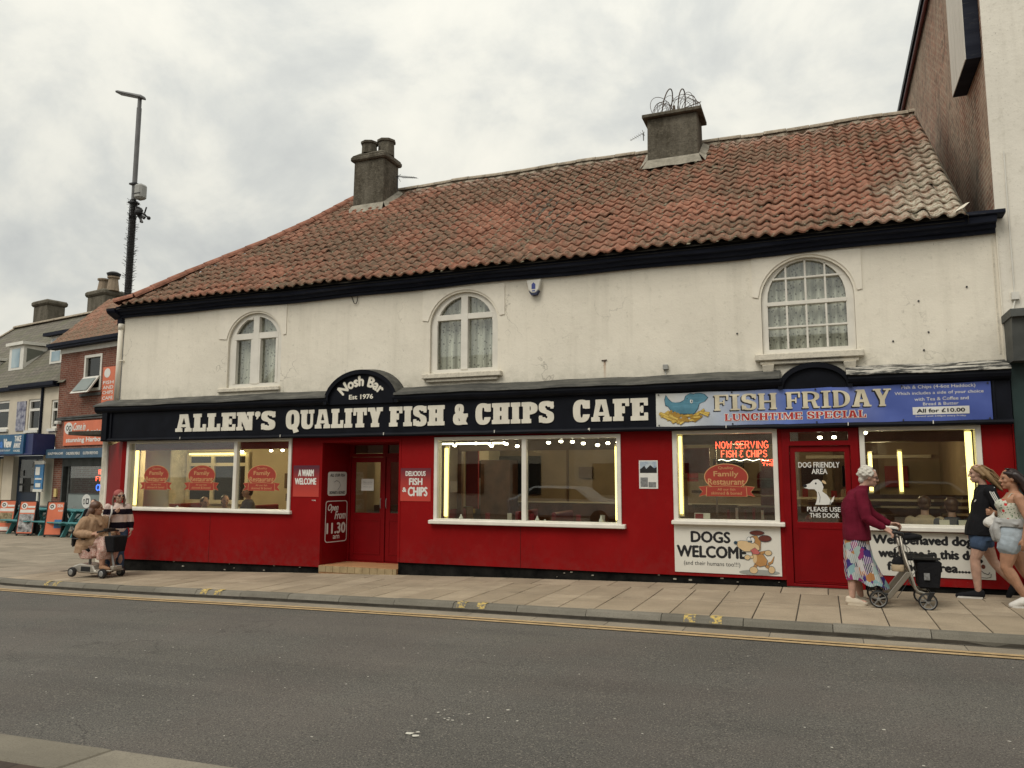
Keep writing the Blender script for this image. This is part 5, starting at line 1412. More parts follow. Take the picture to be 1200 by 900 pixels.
ib('valance', 'in_red', -13.3, -9.1, .13, .17, 2.06, 2.235); ib('valance', 'in_brown', -6.2, -2.9, .9, .95, 2.0, 2.2); ib('beam', 'in_brown', -2.3, 2.05, 1.2, 1.4, 2.08, 2.36); ib('beam', 'in_brown', -8.7, -6.8, .8, .9, 1.98, 2.3)
ib('panel', 'in_cream', -14.3, -14.2, .9, 1.4, .2, 2.3); ib('panel', 'in_white', -13.45, -12.75, .55, .58, .3, 2.3)
# internal windows of the left room, lit by a strip above
for x0, x1 in ((-14.9, -14.2), (-14.1, -13.15)):
    ib('inner_window_glass', 'dark_screen', x0, x1, 3.36, 3.40, .95, 2.02)
b = B(); b.prism(rect(-15.0, -13.05, .85, 2.12), [rect(-14.9, -14.22, .95, 1.78), rect(-14.12, -13.15, .95, 1.78), rect(-14.9, -14.22, 1.86, 2.02), rect(-14.12, -13.15, 1.86, 2.02)], FR(3.36), 0, .05); b.build('inner_window_frame', 'in_white', inn)
ib('strip_light', 'tube_light', -14.85, -13.1, 3.22, 3.26, 2.06, 2.10)
# partition doors, pictures, screens, mirrors on the back walls
for bx_ in ((-12.0, -11.7, 3.36, 3.40, 1.25, 1.6), (-11.95, -11.75, 3.36, 3.40, .95, 1.12)): ib('picture', 'in_brown', *bx_)
ib('doorway', 'in_beige', -10.9, -10.2, 3.34, 3.40, 0, 2.0); ib('red_door', 'in_red', -10.1, -9.7, 3.34, 3.40, .2, 1.9); ib('dark_opening', 'dark_screen', -10.0, -9.6, 3.3, 3.33, .2, 1.25)
ib('screen', 'dark_screen', -8.1, -7.2, 4.45, 4.55, 1.15, 2.2); ib('screen', 'dark_screen', -7.4, -5.9, 4.5, 4.56, 1.15, 2.0); ib('wall_panel', 'in_brown', -8.75, -8.55, 4.5, 4.58, .3, 2.3)
ib('mirror', 'in_white', -9.6, -9.35, 4.5, 4.56, .9, 1.9); ib('picture', 'in_brown', -5.0, -4.7, 4.5, 4.58, 1.5, 1.75); ib('picture', 'in_brown', -3.9, -3.5, 4.5, 4.58, 1.7, 1.95); ib('wall_seam', 'in_brown', -5.3, -5.26, 4.55, 4.59, .1, 2.3); ib('wall_seam', 'in_brown', -4.1, -4.06, 4.55, 4.59, .1, 2.3)
# arch on the left of the middle room
b = B(); b.prism([(-7.6, -.06), (-7.25, -.06), (-7.25, 1.55)] + ell(-6.95, 1.55, .30, .42, 12, 180, 0) + [(-6.65, -.06), (-6.3, -.06), (-6.3, 2.36), (-7.6, 2.36)], (), FR(1.15), -.08, 0); b.build('arch_partition', 'in_cream', inn)
ib('arch_back', 'in_red', -8.6, -6.4, 2.2, 2.26, .9, 2.3); ib('counter', 'in_brown', -8.6, -6.5, 1.9, 2.2, -.06, .95); ib('wall_notice', 'in_white', -6.45, -6.30, 1.05, 1.07, 1.25, 1.45); ib('post', 'wood_dark', -6.30, -6.22, 1.05, 1.15, 0, 2.36)
# wood slat screen behind the right-hand window, shelf boards
for z_ in (.92, 1.02, 1.12, 1.22): ib('slat', 'wood_dark', .55, 2.0, 1.0, 1.03, z_, z_+.06)
for z_ in (1.0, 1.25): ib('slat', 'wood_dark', -2.2, -.6, 2.2, 2.24, z_, z_+.05)
ib('wall_panel', 'in_brown', .2, 1.0, 4.5, 4.58, 0, 2.3); ib('menu_board', 'in_red', -2.9, -2.2, 3.0, 3.05, 1.45, 2.05); ib('shelf', 'in_white', -.6, .5, 3.9, 4.1, 1.12, 1.16); ib('picture', 'dark_screen', -2.1, -1.5, 4.5, 4.58, 1.3, 1.9)
ib('seat_back', 'leatherette', -1.0, -.5, 1.9, 2.0, .9, 1.55, bevel=.02)
# beams, dado, dresser and menu boards deeper in the rooms
for x_ in (-5.9, -4.6, -3.3): ib('ceiling_beam', 'in_brown', x_, x_+.10, .3, 4.6, 2.27, 2.358)
ib('dado', 'wood_dark', -6.6, 2.0, 4.53, 4.59, -.06, .95); ib('dado_rail', 'in_white', -6.6, 2.0, 4.50, 4.59, .96, .99)
ib('dresser', 'wood_dark', -7.1, -6.4, 3.9, 4.4, -.06, 1.9); ib('lit_niche', 'tube_white', -8.05, -7.95, 4.40, 4.43, 1.3, 1.9)
for i_ in range(5): ib('picture', ('in_white', 'in_red', 'dark_screen')[i_ % 3], -1.9+i_*.75, -1.5+i_*.75, 4.50, 4.525, 1.35, 1.75)
for i_ in range(6): ib('shelf_jar', ('in_white', 'in_red', 'in_beige')[i_ % 3], -.55+i_*.17, -.45+i_*.17, 3.95, 4.05, 1.162, 1.162+.12+.03*(i_ % 2))
ib('window_back', 'in_white', -.3, 1.9, 4.44, 4.50, 1.05, 1.12); ib('window_back', 'in_white', -.3, 1.9, 4.44, 4.50, 1.9, 1.96)
ib('counter', 'in_cream', -8.6, -7.0, 2.9, 3.3, -.06, 1.0); ib('counter_top', 'in_white', -8.65, -6.95, 2.85, 3.35, 1.001, 1.04); ib('range', 'galv', -8.5, -7.1, 4.2, 4.55, .9, 1.5)
ib('hood', 'in_white', -8.6, -6.9, 3.9, 4.55, 1.9, 2.2); ib('yellow_panel', 'chip_yellow', -8.5, -7.0, 3.38, 3.40, .75, .95)
b = B(); b.box(-2.2, -1.78, 1.5, 1.53, 1.60, 2.03); mb = b.build('menu_board', 'in_red', inn)
b = B()
for i_ in range(9): text(b, ('Haddock & Chips', 'Cod & Chips', 'Plaice & Chips', 'Scampi', 'Pie & Chips', 'Sausage', 'Mushy Peas', 'Curry Sauce', 'Bread & Butter')[i_], -2.16, -1.86, 1.96-i_*.04, 1.985-i_*.04, FR(1.5), .002, bold=.01)
b.build('menu_lettering', 'dog_brown', mb)
ib('glazed_screen', 'in_white', -1.69, -1.665, 1.5, 1.53, .9, 2.30); ib('screen_rail', 'in_white', -2.3, -.5, 1.5, 1.52, 2.27, 2.30); ib('screen_rail', 'in_beige', -2.3, -.5, 1.54, 1.56, 1.50, 1.515)
b = B(); b.prism([(-1.05, 1.35)] + [(-.45, 1.35)] + ell(-.75, 1.55, .30, .14, 12, 0, 180), (), FR(1.9), -.05, 0); b.build('red_seat_back', 'leatherette', inn)
ib('side_shelf', 'in_beige', -1.15, -.4, 1.2, 1.5, 1.22, 1.245); ib('side_shelf', 'in_beige', -1.3, -.4, 1.0, 1.4, 1.06, 1.08)
for i_ in range(5): ib('sauce_bottle', ('in_red', 'in_white', 'dog_brown')[i_ % 3], -1.45+i_*.13, -1.41+i_*.13, .9, .94, .88, 1.02+.03*(i_ % 2))
for i_ in range(6): ib('menu_stand', ('in_red', 'in_white')[i_ % 2], -5.6+i_*.42, -5.52+i_*.42, .75, .78, .72, .90)
# lamps that are lit in the photograph
def tube_lamp(x, y, z0, z1, lb, n=8, m='tube_light', r=.022):
    t_ = thing('fluorescent_tube', lb, 'light', (x, y, z0), group='fluorescent tubes beside the shop windows')
    b = B(); b.tube([(x, y, z0), (x, y, z1)], r, n); b.build('tube', m, t_)
    b = B(); b.box(x-.035, x+.035, y+.03, y+.06, z0-.04, z1+.04); b.build('fitting', 'in_white', t_)
tube_lamp(-13.42, .30, .93, 2.07, 'glowing yellow tube at the left edge of the leftmost window', r=.03)
tube_lamp(-9.26, .08, .95, 2.12, 'glowing yellow tube at the right edge of the leftmost window')
tube_lamp(-6.07, .12, .86, 2.03, 'glowing yellow tube at the left edge of the wide middle window', r=.032)
tube_lamp(-3.05, .12, .86, 2.02, 'glowing yellow tube at the right edge of the wide middle window', r=.026)
tube_lamp(-2.03, .06, .98, 2.16, 'glowing yellow tube in the window above the DOGS WELCOME board', r=.024)
tube_lamp(1.86, .10, .92, 2.16, 'glowing yellow tube at the right edge of the rightmost window', r=.042)
tube_lamp(1.17, 2.0, 1.31, 1.95, 'glowing tube deep inside the room behind the white-haired woman', r=.025)
tube_lamp(.78, 3.0, 1.3, 1.95, 'second glowing tube deepest in the room behind the right window', r=.03)
t_ = thing('strip_light', 'white strip light under the ceiling of the middle window', 'light', (-5.4, 1.0, 2.1)); b = B(); b.box(-6.4, -5.2, .6, .65, 2.11, 2.14); b.build('tube', 'tube_white', t_)
bulbs = [(-5.95, .2, 2.075), (-5.68, .5, 2.12), (-5.42, .5, 2.11), (-5.25, .2, 2.06), (-5.05, .3, 2.11), (-4.98, .2, 2.09), (-4.78, .2, 2.05), (-4.22, .2, 2.10), (-4.02, .25, 2.12), (-3.82, .25, 2.11), (-3.62, .2, 2.08), (-3.38, .2, 2.05), (-3.22, .25, 2.08), (-3.04, .2, 2.09)]
bulbs += [(-10.75, .4, 2.02), (-10.2, .6, 2.04), (-10.0, .7, 2.05), (-9.62, .5, 2.03), (-.02, .5, 2.13), (.18, .7, 2.14), (.58, .1, 2.17), (-8.15, 1.0, 2.05)]
first = None
NTH = 'first second third fourth fifth sixth seventh eighth ninth tenth eleventh twelfth thirteenth fourteenth'.split()
bulb_lb = ['small glowing ceiling bulb, %s from the left in the wide middle window' % NTH[sorted(range(14), key=lambda q: bulbs[q][0] - bulbs[q][1]).index(i_)] for i_ in range(14)] + ['lone glowing bulb just left of the white mullion in the left window', 'glowing bulb nearest the mullion in the right pane of the left window', 'middle glowing bulb in the right pane of the left window', 'glowing bulb farthest from the mullion in the left window', 'left one of two bulbs above the dog friendly door', 'right one of two bulbs above the dog friendly door', 'glowing bulb in the top left corner of the rightmost window', 'glowing bulb behind the glass of the entrance doors']
for i_, (x, y, z) in enumerate(bulbs):
    if first is None:
        first = thing('ceiling_bulb', bulb_lb[0], 'light', (0, 0, 0), group='row of small bulbs inside the windows', local=True)
        b = B(); b.ball((0, 0, 0), .025, (.036, .036, .024), 7); g1 = b.build('globe', 'bulb', first, smooth=True)
        b = B(); b.tube([(0, 0, .02), (0, 0, .26)], .008, 5); b.lathe([(.03, .02), (.012, .05)], (0, 0, 0), n=8); g2 = b.build('holder', 'dark_metal', first)
        first.location = (x, y, z)
    else:
        r_ = first.copy(); C.objects.link(r_); r_.location = (x, y, z); r_['label'] = bulb_lb[i_]
        for c0 in (g1, g2):
            c_ = c0.copy(); C.objects.link(c_); c_.parent = r_
def pl(x, y, z, w, col=(1, .80, .45), r=.12):
    l = bpy.data.lights.new('lamp_light', 'POINT'); l.energy = w; l.color = col; l.shadow_soft_size = r
    o_ = bpy.data.objects.new('lamp_light', l); o_.location = (x, y, z); C.objects.link(o_); o_['kind'] = 'helper'
pl(-13.6, 1.6, 2.0, 48); pl(-11.0, 1.8, 2.1, 44); pl(-9.6, 1.9, 2.0, 12); pl(-7.6, 2.9, 2.1, 12); pl(-5.2, 2.4, 2.1, 28); pl(-3.6, 2.4, 2.1, 26); pl(-1.4, 2.2, 2.0, 24); pl(.9, 2.4, 2.0, 22); pl(-6.9, 1.7, 2.0, 8)
# tables and red seats, condiments
def cafe_table(x, y, lb, rot=0):
    t_ = thing('cafe_table', lb, 'table', (x, y, -.06), rot, group='tables inside the cafe', local=True)
    b = B(); b.box(-.55, .55, -.35, .35, .72, .75); b.build('table_top', 'wood_dark', t_, world=False); b = B(); b.tube([(0, 0, 0), (0, 0, .72)], .035, 8); b.box(-.3, .3, -.04, .04, 0, .03); b.box(-.04, .04, -.25, .25, .0, .031); b.build('pedestal', 'dark_metal', t_, world=False)
    for sx in (-1, 1):
        s_ = thing('bench_seat', lb.replace('dark table', 'red bench seat ' + ('left' if sx < 0 else 'right') + ' of the dark table'), 'seat', (x+sx*.85, y, -.06), rot, group='red bench seats inside the cafe', local=True)
        b = B(); b.box(-.22, .22, -.5, .5, .0, .45); b.build('seat', 'leatherette', s_, world=False, bevel=.02); b = B(); b.box(sx*.17, sx*.25, -.5, .5, .45, 1.0); b.build('backrest', 'leatherette', s_, world=False, bevel=.02)
cafe_table(-12.0, 1.3, 'dark table inside the left window'); cafe_table(-5.3, 1.0, 'dark table inside the wide window, left half'); cafe_table(-3.9, 1.15, 'dark table inside the wide window, right half'); cafe_table(-1.3, 1.0, 'dark table inside the window above the DOGS WELCOME board'); cafe_table(1.35, .95, 'dark table inside the rightmost window')
mat('porcelain', (.70, .68, .62), .25, .03, 5, 0)
for x, h_, lb in ((-5.72, .1, 'white salt pot on the wide window ledge near its left end'), (-4.35, .1, 'white salt pot on the ledge right of the central mullion'), (-4.22, .05, 'tiny white pot on the ledge beside the central mullion'), (-3.28, .12, 'slim white bottle on the ledge near the right yellow tube'), (-11.95, .05, 'small white pot on the left window ledge')):
    b = B(); z_ = .80 if x > -9 else .90; b.lathe([(.035, 0), (.036, h_*.5), (.015, h_*.8), (.012, h_), (.002, h_*1.1)], (x, .0, z_), n=10); tag(b.build('condiment_pot', 'porcelain', None, smooth=True), lb, 'condiment')
ib('window_board', 'in_white', -13.2, -9.15, -.05, .10, .86, .90); ib('window_board', 'wood_dark', -6.15, -2.95, -.05, .14, .76, .80); ib('window_board', 'wood_dark', -2.1, -.6, -.05, .12, .84, .88); ib('window_board', 'in_white', .5, 1.95, -.05, .12, .84, .87)
for x, z_, lb in ((1.50, .87, 'blank cream card standing on the right window ledge'), (1.95-.22, .87, 'blank cream card at the far right of the window ledge'), (.72, .87, 'small cream card on the ledge behind the white-haired woman')):
    b = B(); b.box(x-.06, x+.06, .0, .012, z_, z_+.10); tag(b.build('card', 'in_white'), lb, 'card')
t_ = thing('menu_holder', 'small printed menu folder standing in the DOGS WELCOME window corner', 'menu', (-1.7, .03, .88)); b = B(); b.box(-1.83, -1.60, .02, .03, .88, 1.0); b.build('cover', 'in_white', t_); b = B(); b.box(-1.82, -1.70, .015, .0195, .89, .99); b.build('picture', 'in_red', t_)

# ================================================================ FIXTURES OUTSIDE
AL = lambda p: [(-4.375+(u+4.375)*1.35, 4.70+(v-4.70)*1.35) for u, v in p]
t_ = thing('alarm_box', 'white burglar alarm box with a blue emblem under the eaves', 'alarm', (-4.37, 0, 4.58))
b = B(); b.prism(AL([(-4.46, 4.74), (-4.47, 4.79), (-4.28, 4.79), (-4.29, 4.74), (-4.31, 4.66), (-4.35, 4.62), (-4.40, 4.62), (-4.44, 4.66)])[::-1], (), FR(0), 0, .095); b.build('housing', 'pvc_white', t_, bevel=.012)
b = B(); b.prism(AL([(-4.44, 4.652), (-4.40, 4.615), (-4.35, 4.615), (-4.31, 4.652), (-4.34, 4.60), (-4.41, 4.60)]), (), FR(0), 0, .098); b.build('base_cover', 'ink_navy', t_)
b = B(); b.prism(AL([(-4.40, 4.67), (-4.35, 4.67), (-4.35, 4.73), (-4.375, 4.755), (-4.40, 4.73)]), (), FR(-.095), 0, .002); b.prism(AL(rect(-4.395, -4.355, 4.64, 4.655)), (), FR(-.095), 0, .002); b.build('emblem', mat('emblem_blue', (.06, .08, .28), .5), t_)
t_ = thing('junction_box', 'small grey junction box on the cream wall above the banner', 'junction box', (-2.21, 0, 3.2)); b = B(); b.box(-2.25, -2.17, -.05, 0, 3.20, 3.28); b.build('box', 'grey_plastic', t_, bevel=.006); b = B(); b.tube([(-2.21, -.02, 3.2), (-2.215, -.02, 3.15), (-2.20, -.03, 3.10)], .007, 5); b.build('cable', 'grey_plastic', t_)
t_ = thing('rusty_hook', 'small rusty bracket with a stain below it on the cream wall', 'bracket', (-3.19, 0, 3.38)); b = B(); b.tube([(-3.24, -.01, 3.40), (-3.15, -.012, 3.405)], .008, 5); b.tube([(-3.19, -.01, 3.40), (-3.19, -.03, 3.37)], .009, 5); b.build('hook', 'rusty_wire', t_)
t_ = thing('loose_cable', 'short cable looping down from the eaves between the left windows', 'cable', (-7.9, 0, 4.7))
b = B(); b.tube([(-8.0, -.02, 4.86), (-7.96, -.03, 4.78), (-7.93, -.03, 4.715), (-7.89, -.03, 4.71), (-7.87, -.03, 4.76), (-7.875, -.02, 4.86)], .008, 5); b.build('cable', 'dark_metal', t_)
# wall nails, drips
for x, z_, w_ in ((1.45, 3.55, 'upper of the middle pair'), (1.0, 3.45, 'nearest the right-hand arched window'), (1.35, 4.0, 'high, between window and corner'), (1.95, 4.15, 'highest, by the corner'), (1.38, 3.3, 'lowest, just above the flashing'), (-1.12, 3.7, 'left of the right-hand arched window')):
    b = B(); b.lathe([(.014, -.012), (.012, 0)], (x, 0, z_), 'y', 7); tag(b.build('wall_fixing', 'dark_metal'), 'small dark fixing stub in the cream wall, ' + w_, 'fixing', 'dark fixing stubs in the cream wall')
# wire coil on the right chimney
t_ = thing('wire_coil', 'tangled rusty wire cage standing on the wide right chimney', 'wire cage', (-2.6, 3.7, 9.06))
b = B()
def hoop(cx_, cy_, cz, rx, rz, a, r=.006, lo=-35, hi=215, tilt=0):
    p = []
    for i_ in range(19):
        t = math.radians(lo + (hi-lo)*i_/18); u = rx*math.cos(t); p.append((cx_ + u*math.cos(a) + tilt*rz*math.sin(t), cy_ + u*math.sin(a), cz + rz*math.sin(t)))
    b.tube(p, r, 5)
for i_ in range(7): hoop(-2.87 + i_*.035, 3.7, 9.20 - .02*i_, .26-.03*i_, .25-.03*i_, -.5+.12*i_, .004)
hoop(-2.72, 3.6, 9.32, .16, .33, 1.25, .013, tilt=.25); hoop(-2.42, 3.6, 9.30, .16, .30, 1.3, .013, tilt=.12)
for i_ in range(6): hoop(-2.30+.03*i_, 3.7, 9.18, .25-.025*i_, .26-.025*i_, .6-.2*i_, .004)
q = random.Random(13)
for i_ in range(11): hoop(-2.6+q.uniform(-.35, .35), 3.65, 9.16+q.uniform(0, .1), q.uniform(.12, .28), q.uniform(.15, .33), q.uniform(-.9, .9), q.uniform(.004, .007), q.uniform(-60, 0), q.uniform(170, 260), q.uniform(-.4, .4))
b.tube([(-2.5, 3.45, 9.08), (-2.0, 3.42, 9.17)], .01, 5); b.tube([(-2.55, 3.5, 9.03), (-2.57, 3.5, 9.22)], .03, 6)
b.build('wire', 'rusty_wire', t_)
# aerials
def aerial(x, y, z_, lb, s_=1.0, m='dark_metal', rz=.5, n=9):
    t_ = thing('tv_aerial', lb, 'aerial', (x, y, z_), rz, local=True)
    b = B(); b.tube([(0, 0, 0), (0, 0, .42*s_)], .012, 6); b.build('mast', m, t_, world=False)
    b = B(); b.tube([(-.05*s_, 0, .42*s_), (.75*s_, 0, .20*s_)], .010*max(.6, s_), 5)
    for i_ in range(n):
        t = i_/(n-1); x_, z0 = .1*s_+.6*s_*t, (.42-.22*(.15/.8+.6/.8*t))*s_; h_ = (.16-.05*t)*s_; b.tube([(x_, -h_, z0), (x_, h_, z0+.01)], .004, 4); 
    b.tube([(0, -.12*s_, .30*s_), (0, .12*s_, .52*s_)], .006, 4); b.tube([(0, .12*s_, .30*s_), (0, -.12*s_, .52*s_)], .006, 4)
    b.build('array', m, t_, world=False)
aerial(-9.30, 3.78, 8.42, 'dark TV aerial fixed beside the left chimney', .85, rz=-.25)
aerial(-3.30, 3.9, 8.75, 'thin pale TV aerial left of the wide right chimney', .42, 'galv', 2.9, 6)

# ================================================================ TALL HOUSE ON THE RIGHT
ORIGIN[0] = Vector((0, 0, 0))
rh = thing('tall_house', 'tall neighbouring house with cream front and brick side wall', 'building', (5, 3, 0))
b = B(); b.prism(rect(2.352, 12, 3.55, 16), (), FR(-.008), -.03, 0); b.build('front_wall', 'white_render', rh)
b = B(); b.box(2.358, 2.6, .023, 16, 4.8, 11.08); b.build('side_wall', 'brick_flank', rh)
b = B(); b.box(2.6, 12, .023, 16, 0, 11); b.build('core_wall', 'white_render', rh)
b = B(); b.box(2.24, 2.75, .0, 16, 11.08, 11.22); b.box(2.28, 2.40, .0, 16, 10.98, 11.08); b.build('parapet_gutter', 'black_paint', rh)
b = B(); b.tube([(2.30, y_, 10.93) for y_ in (0, 8, 16)], .035, 6); b.build('verge_trim', mat('trim_red', (.17, .05, .04), .7), rh)
b = B(); b.box(2.335, 2.352, -.03, 2.2, 2.9, 5.2); b.build('plaster_return', 'cream_render', rh)
b = B(); b.tube([(2.50, -.03, 6.0), (2.50, -.03, 4.0)], .010, 5); b.box(2.46, 2.55, -.06, -.008, 3.92, 4.02); b.tube([(2.50, -.03, 3.92), (2.47, -.05, 3.80), (2.42, -.08, 3.74), (2.38, -.06, 3.70)], .010, 5); b.build('cable_box', 'pvc_white', rh)
k = NT('box_white'); c = k.mix(k.ramp(k.noise(3, 6, .7, stretch=(8, 8, .4)), [(.5, 0.), (.7, .5)]), (.62, .59, .52), (.35, .33, .28)); k.fin(c, .8)
t_ = thing('side_sign_box', 'long white and black box sign hung on the brick side wall', 'sign', (2.3, .7, 8))
b = B(); b.box(2.16, 2.35, .13, 1.35, 7.5, 11.4); b.build('casing', 'eaves_black', t_)
b = B()
for i_ in range(5): b.box(2.15, 2.16, .135+i_*.243, .365+i_*.243, 7.505, 11.4)
b.build('face_board', 'box_white', t_)
# neighbouring shop's corner console and pilaster
nc = thing('shop_console', 'dark grey console and green pilaster of the neighbouring shop', 'shopfront', (2.8, -.3, 0))
mat('console_grey', (.055, .06, .058), .6, .3, 3, .2, 20, dirt=.0, col2=(.09, .095, .09)); mat('pilaster_green', (.018, .036, .034), .45, .2, 3, .05, 20)
b = B(); b.hexa([(2.352, -.42, 3.04), (6, -.42, 3.04), (6, -.01, 3.04), (2.352, -.01, 3.04)], [(2.352, -.50, 3.60), (6, -.50, 3.60), (6, -.01, 3.60), (2.352, -.01, 3.60)]); b.box(2.33, 6, -.56, -.01, 3.60, 3.70); b.build('console', 'console_grey', nc)
b = B(); b.box(2.352, 6, -.20, 1, -.1, 3.04); b.build('pilaster', 'pilaster_green', nc)
b = B(); b.box(2.338, 2.352, -.15, .1, -.1, 2.25); b.build('edge_strip', 'shop_red', nc)

# ================================================================ THE ROW OF SHOPS ON THE LEFT, LAMP POST, TABLES
mat('slate', (.085, .078, .068), .85, .35, 5, .5, 25, .2, col2=(.15, .135, .115), dirt=.4)
k = NT('slate_roof'); o = k.xyz()
cb = k.n('ShaderNodeCombineXYZ'); k.l(k.math('ADD', k.math('MULTIPLY', o[0], .9835), k.math('MULTIPLY', o[1], -.181)), cb.inputs[0]); k.l(k.math('MULTIPLY', o[2], 1.4), cb.inputs[1])
br = k.n('ShaderNodeTexBrick'); k.l(cb.outputs[0], br.inputs['Vector']); br.inputs['Scale'].default_value = 1; br.inputs['Brick Width'].default_value = .30; br.inputs['Row Height'].default_value = .22; br.inputs['Mortar Size'].default_value = .014
br.inputs['Color1'].default_value = (.115, .10, .082, 1); br.inputs['Color2'].default_value = (.17, .15, .12, 1); br.inputs['Mortar'].default_value = (.04, .036, .03, 1)
c = k.mix(k.ramp(k.noise(1.1, 6, .7), [(.42, 0.), (.7, .7)]), br.outputs['Color'], (.10, .105, .055))
k.fin(c, .85, k.bump(br.outputs['Fac'], -.5, .02))
mat('shop_navy', (.012, .022, .042), .4, .15, 4, .05, 20, .3); mat('sign_teal', (.03, .17, .30), .4, .25, 1.5, 0, col2=(.02, .05, .16)); mat('navy_blue', (.03, .04, .12), .4, .1, 4, 0)
mat('sign_orange', (.62, .17, .09), .45, .1, 2, 0); mat('blue_shop', (.05, .10, .155), .45, .15, 4, .05, 20, .3); mat('frost', (.22, .25, .24), .6, .08, 2, 0); mat('poster_blue', (.05, .17, .34), .5, .3, 3, 0); mat('teal_paint', (.07, .22, .23), .55, .15, 5, .1, 40, .25)
mat('lamp_yellow', (.60, .45, .18), .5); mat('blue_lettering', (.06, .20, .55), .5); mat('pot_clay', (.25, .195, .14), .85, .15, 9, .2, 30)
mat('pier_render', (.56, .50, .40), .85, .08, 2, .2, 40)
OL = Vector((-17, 7, 0)); UX = Vector((.98351, -.18086, 0)); ANG = math.atan2(UX.y, UX.x)
FL = FR(0, OL, UX)                       # u = -distance to the left
def LB(b, s0, s1, o0, o1, z0, z1, m=None):
    """box: s along the row to the left, o behind (+) or before (-) the shopfronts"""
    P = lambda s, o_, z: FL(-s, z, -o_)
    a, c_ = max(s0, s1), min(s0, s1)
    b.hexa([P(a, o0, z0), P(c_, o0, z0), P(c_, o1, z0), P(a, o1, z0)], [P(a, o0, z1), P(c_, o0, z1), P(c_, o1, z1), P(a, o1, z1)], m)
GL = -.42
def lt(name, lb, cat, s, z=GL, **k_): return thing(name, lb, cat, FL(-s, z), **k_)
# -- brick building next door
bb = lt('brick_shop', 'red brick shop with a brown tiled roof beside the cafe', 'building', 8)
b = B(); b.prism([(-9.95, GL), (-9.37, GL), (-9.37, 2.2), (-5, 2.2), (-5, 6.3), (-9.95, 6.3)], [rect(-8.30, -7.16, 4.6, 5.94)], FL, -.3, 0); LB(b, 5, 9.9, .3, 6, 2.6, 6.3); LB(b, 9.7, 9.95, .3, 6, GL, 6.3)
b.build('brick_wall', 'brick_left', bb)
b = B(); LB(b, 5, 10.4, -.30, -.0, 6.30, 6.42); LB(b, 5, 10.45, -.34, -.2, 6.38, 6.50); b.build('gutter', 'eaves_black', bb)
b = B(); LB(b, 5, 9.97, -.03, -.0, 6.12, 6.30); b.build('soffit_board', 'pvc_white', bb)
rfb = B(); RQ = lambda s, o_, h=0.: FL(-s, 6.45 + o_*1.0 + h, -(o_-.25))
rfb.add([RQ(10.3, 0), RQ(4, 0), RQ(4, 2.2), RQ(10.3, 2.2)], [(0, 1, 2, 3)]); rfb.add([RQ(10.3, 0), RQ(10.3, 2.2), RQ(10.3, 2.2, -2.2)], [(0, 1, 2)])
brf = rfb.build('roof', 'pantile_brown', bb)
b = B()
for r_ in range(10):
    for c_ in range(22):
        s0 = 10.3 - c_*.28; o0 = r_*.215
        q0, q1 = RQ(s0, o0-.01, .07), RQ(s0-.27, o0-.01, .07); n_ = 4
        top = []; bot = []; frn = []
        for t in range(n_+1):
            s_ = s0 - .28*t/n_; hh = .055 * (.5+.5*math.cos(2*PI*t/n_)); top.append(RQ(s_, o0-.02, .05+hh)); bot.append(RQ(s_, o0+.24, .02+hh)); frn.append(RQ(s_, o0-.02, .01+hh*.4))
        b.add(top + bot + frn, [(i_, i_+1, n_+1+i_+1, n_+1+i_) for i_ in range(n_)] + [(2*n_+2+i_, 2*n_+3+i_, i_+1, i_) for i_ in range(n_)])
o_ = b.build('roof_tiles', 'pantile_brown', brf); o_['kind'] = 'stuff'
# window with an open lower casement
b = B(); b.prism(rect(-8.30, -7.16, 4.6, 5.94), [rect(-8.2, -7.26, 5.13, 5.84), rect(-8.2, -7.26, 4.7, 5.05)], FL, -.12, .02); w_ = b.build('window', 'pvc_white', bb)
b = B(); b.prism(rect(-8.2, -7.26, 5.13, 5.84), (), FL, -.08, -.07); b.prism(rect(-8.2, -7.26, 4.7, 5.05), (), FL, -.28, -.27); b.build('pane', 'glass_dark', w_)
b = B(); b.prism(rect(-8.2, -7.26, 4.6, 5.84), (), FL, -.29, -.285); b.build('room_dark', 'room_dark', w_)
P_ = lambda u, v, d: FL(u, v, d)
b = B(); b.hexa([P_(-8.42, 4.50, .42), P_(-7.30, 4.50, .42), P_(-7.30, 4.50, .36), P_(-8.42, 4.50, .36)], [P_(-8.25, 5.12, .05), P_(-7.22, 5.12, .05), P_(-7.22, 5.12, 0), P_(-8.25, 5.12, 0)]); b.build('open_casement', 'pvc_white', w_)
b = B(); b.add([P_(-8.33, 4.58, .41), P_(-7.37, 4.58, .41), P_(-7.31, 5.05, .12), P_(-8.20, 5.05, .12)], [(0, 1, 2, 3)]); b.build('casement_pane', 'frost', w_)
b = B(); LB(b, 7.05, 8.45, -.05, .0, 4.42, 4.52); b.build('sill', 'console_grey', w_)
b = B(); b.tube([FL(-9.9, 3.66, .03), FL(-5, 3.72, .03)], .04, 6); LB(b, 6, 9.94, -.06, 0, 3.58, 3.63); b.build('cable_run', 'console_grey', bb)
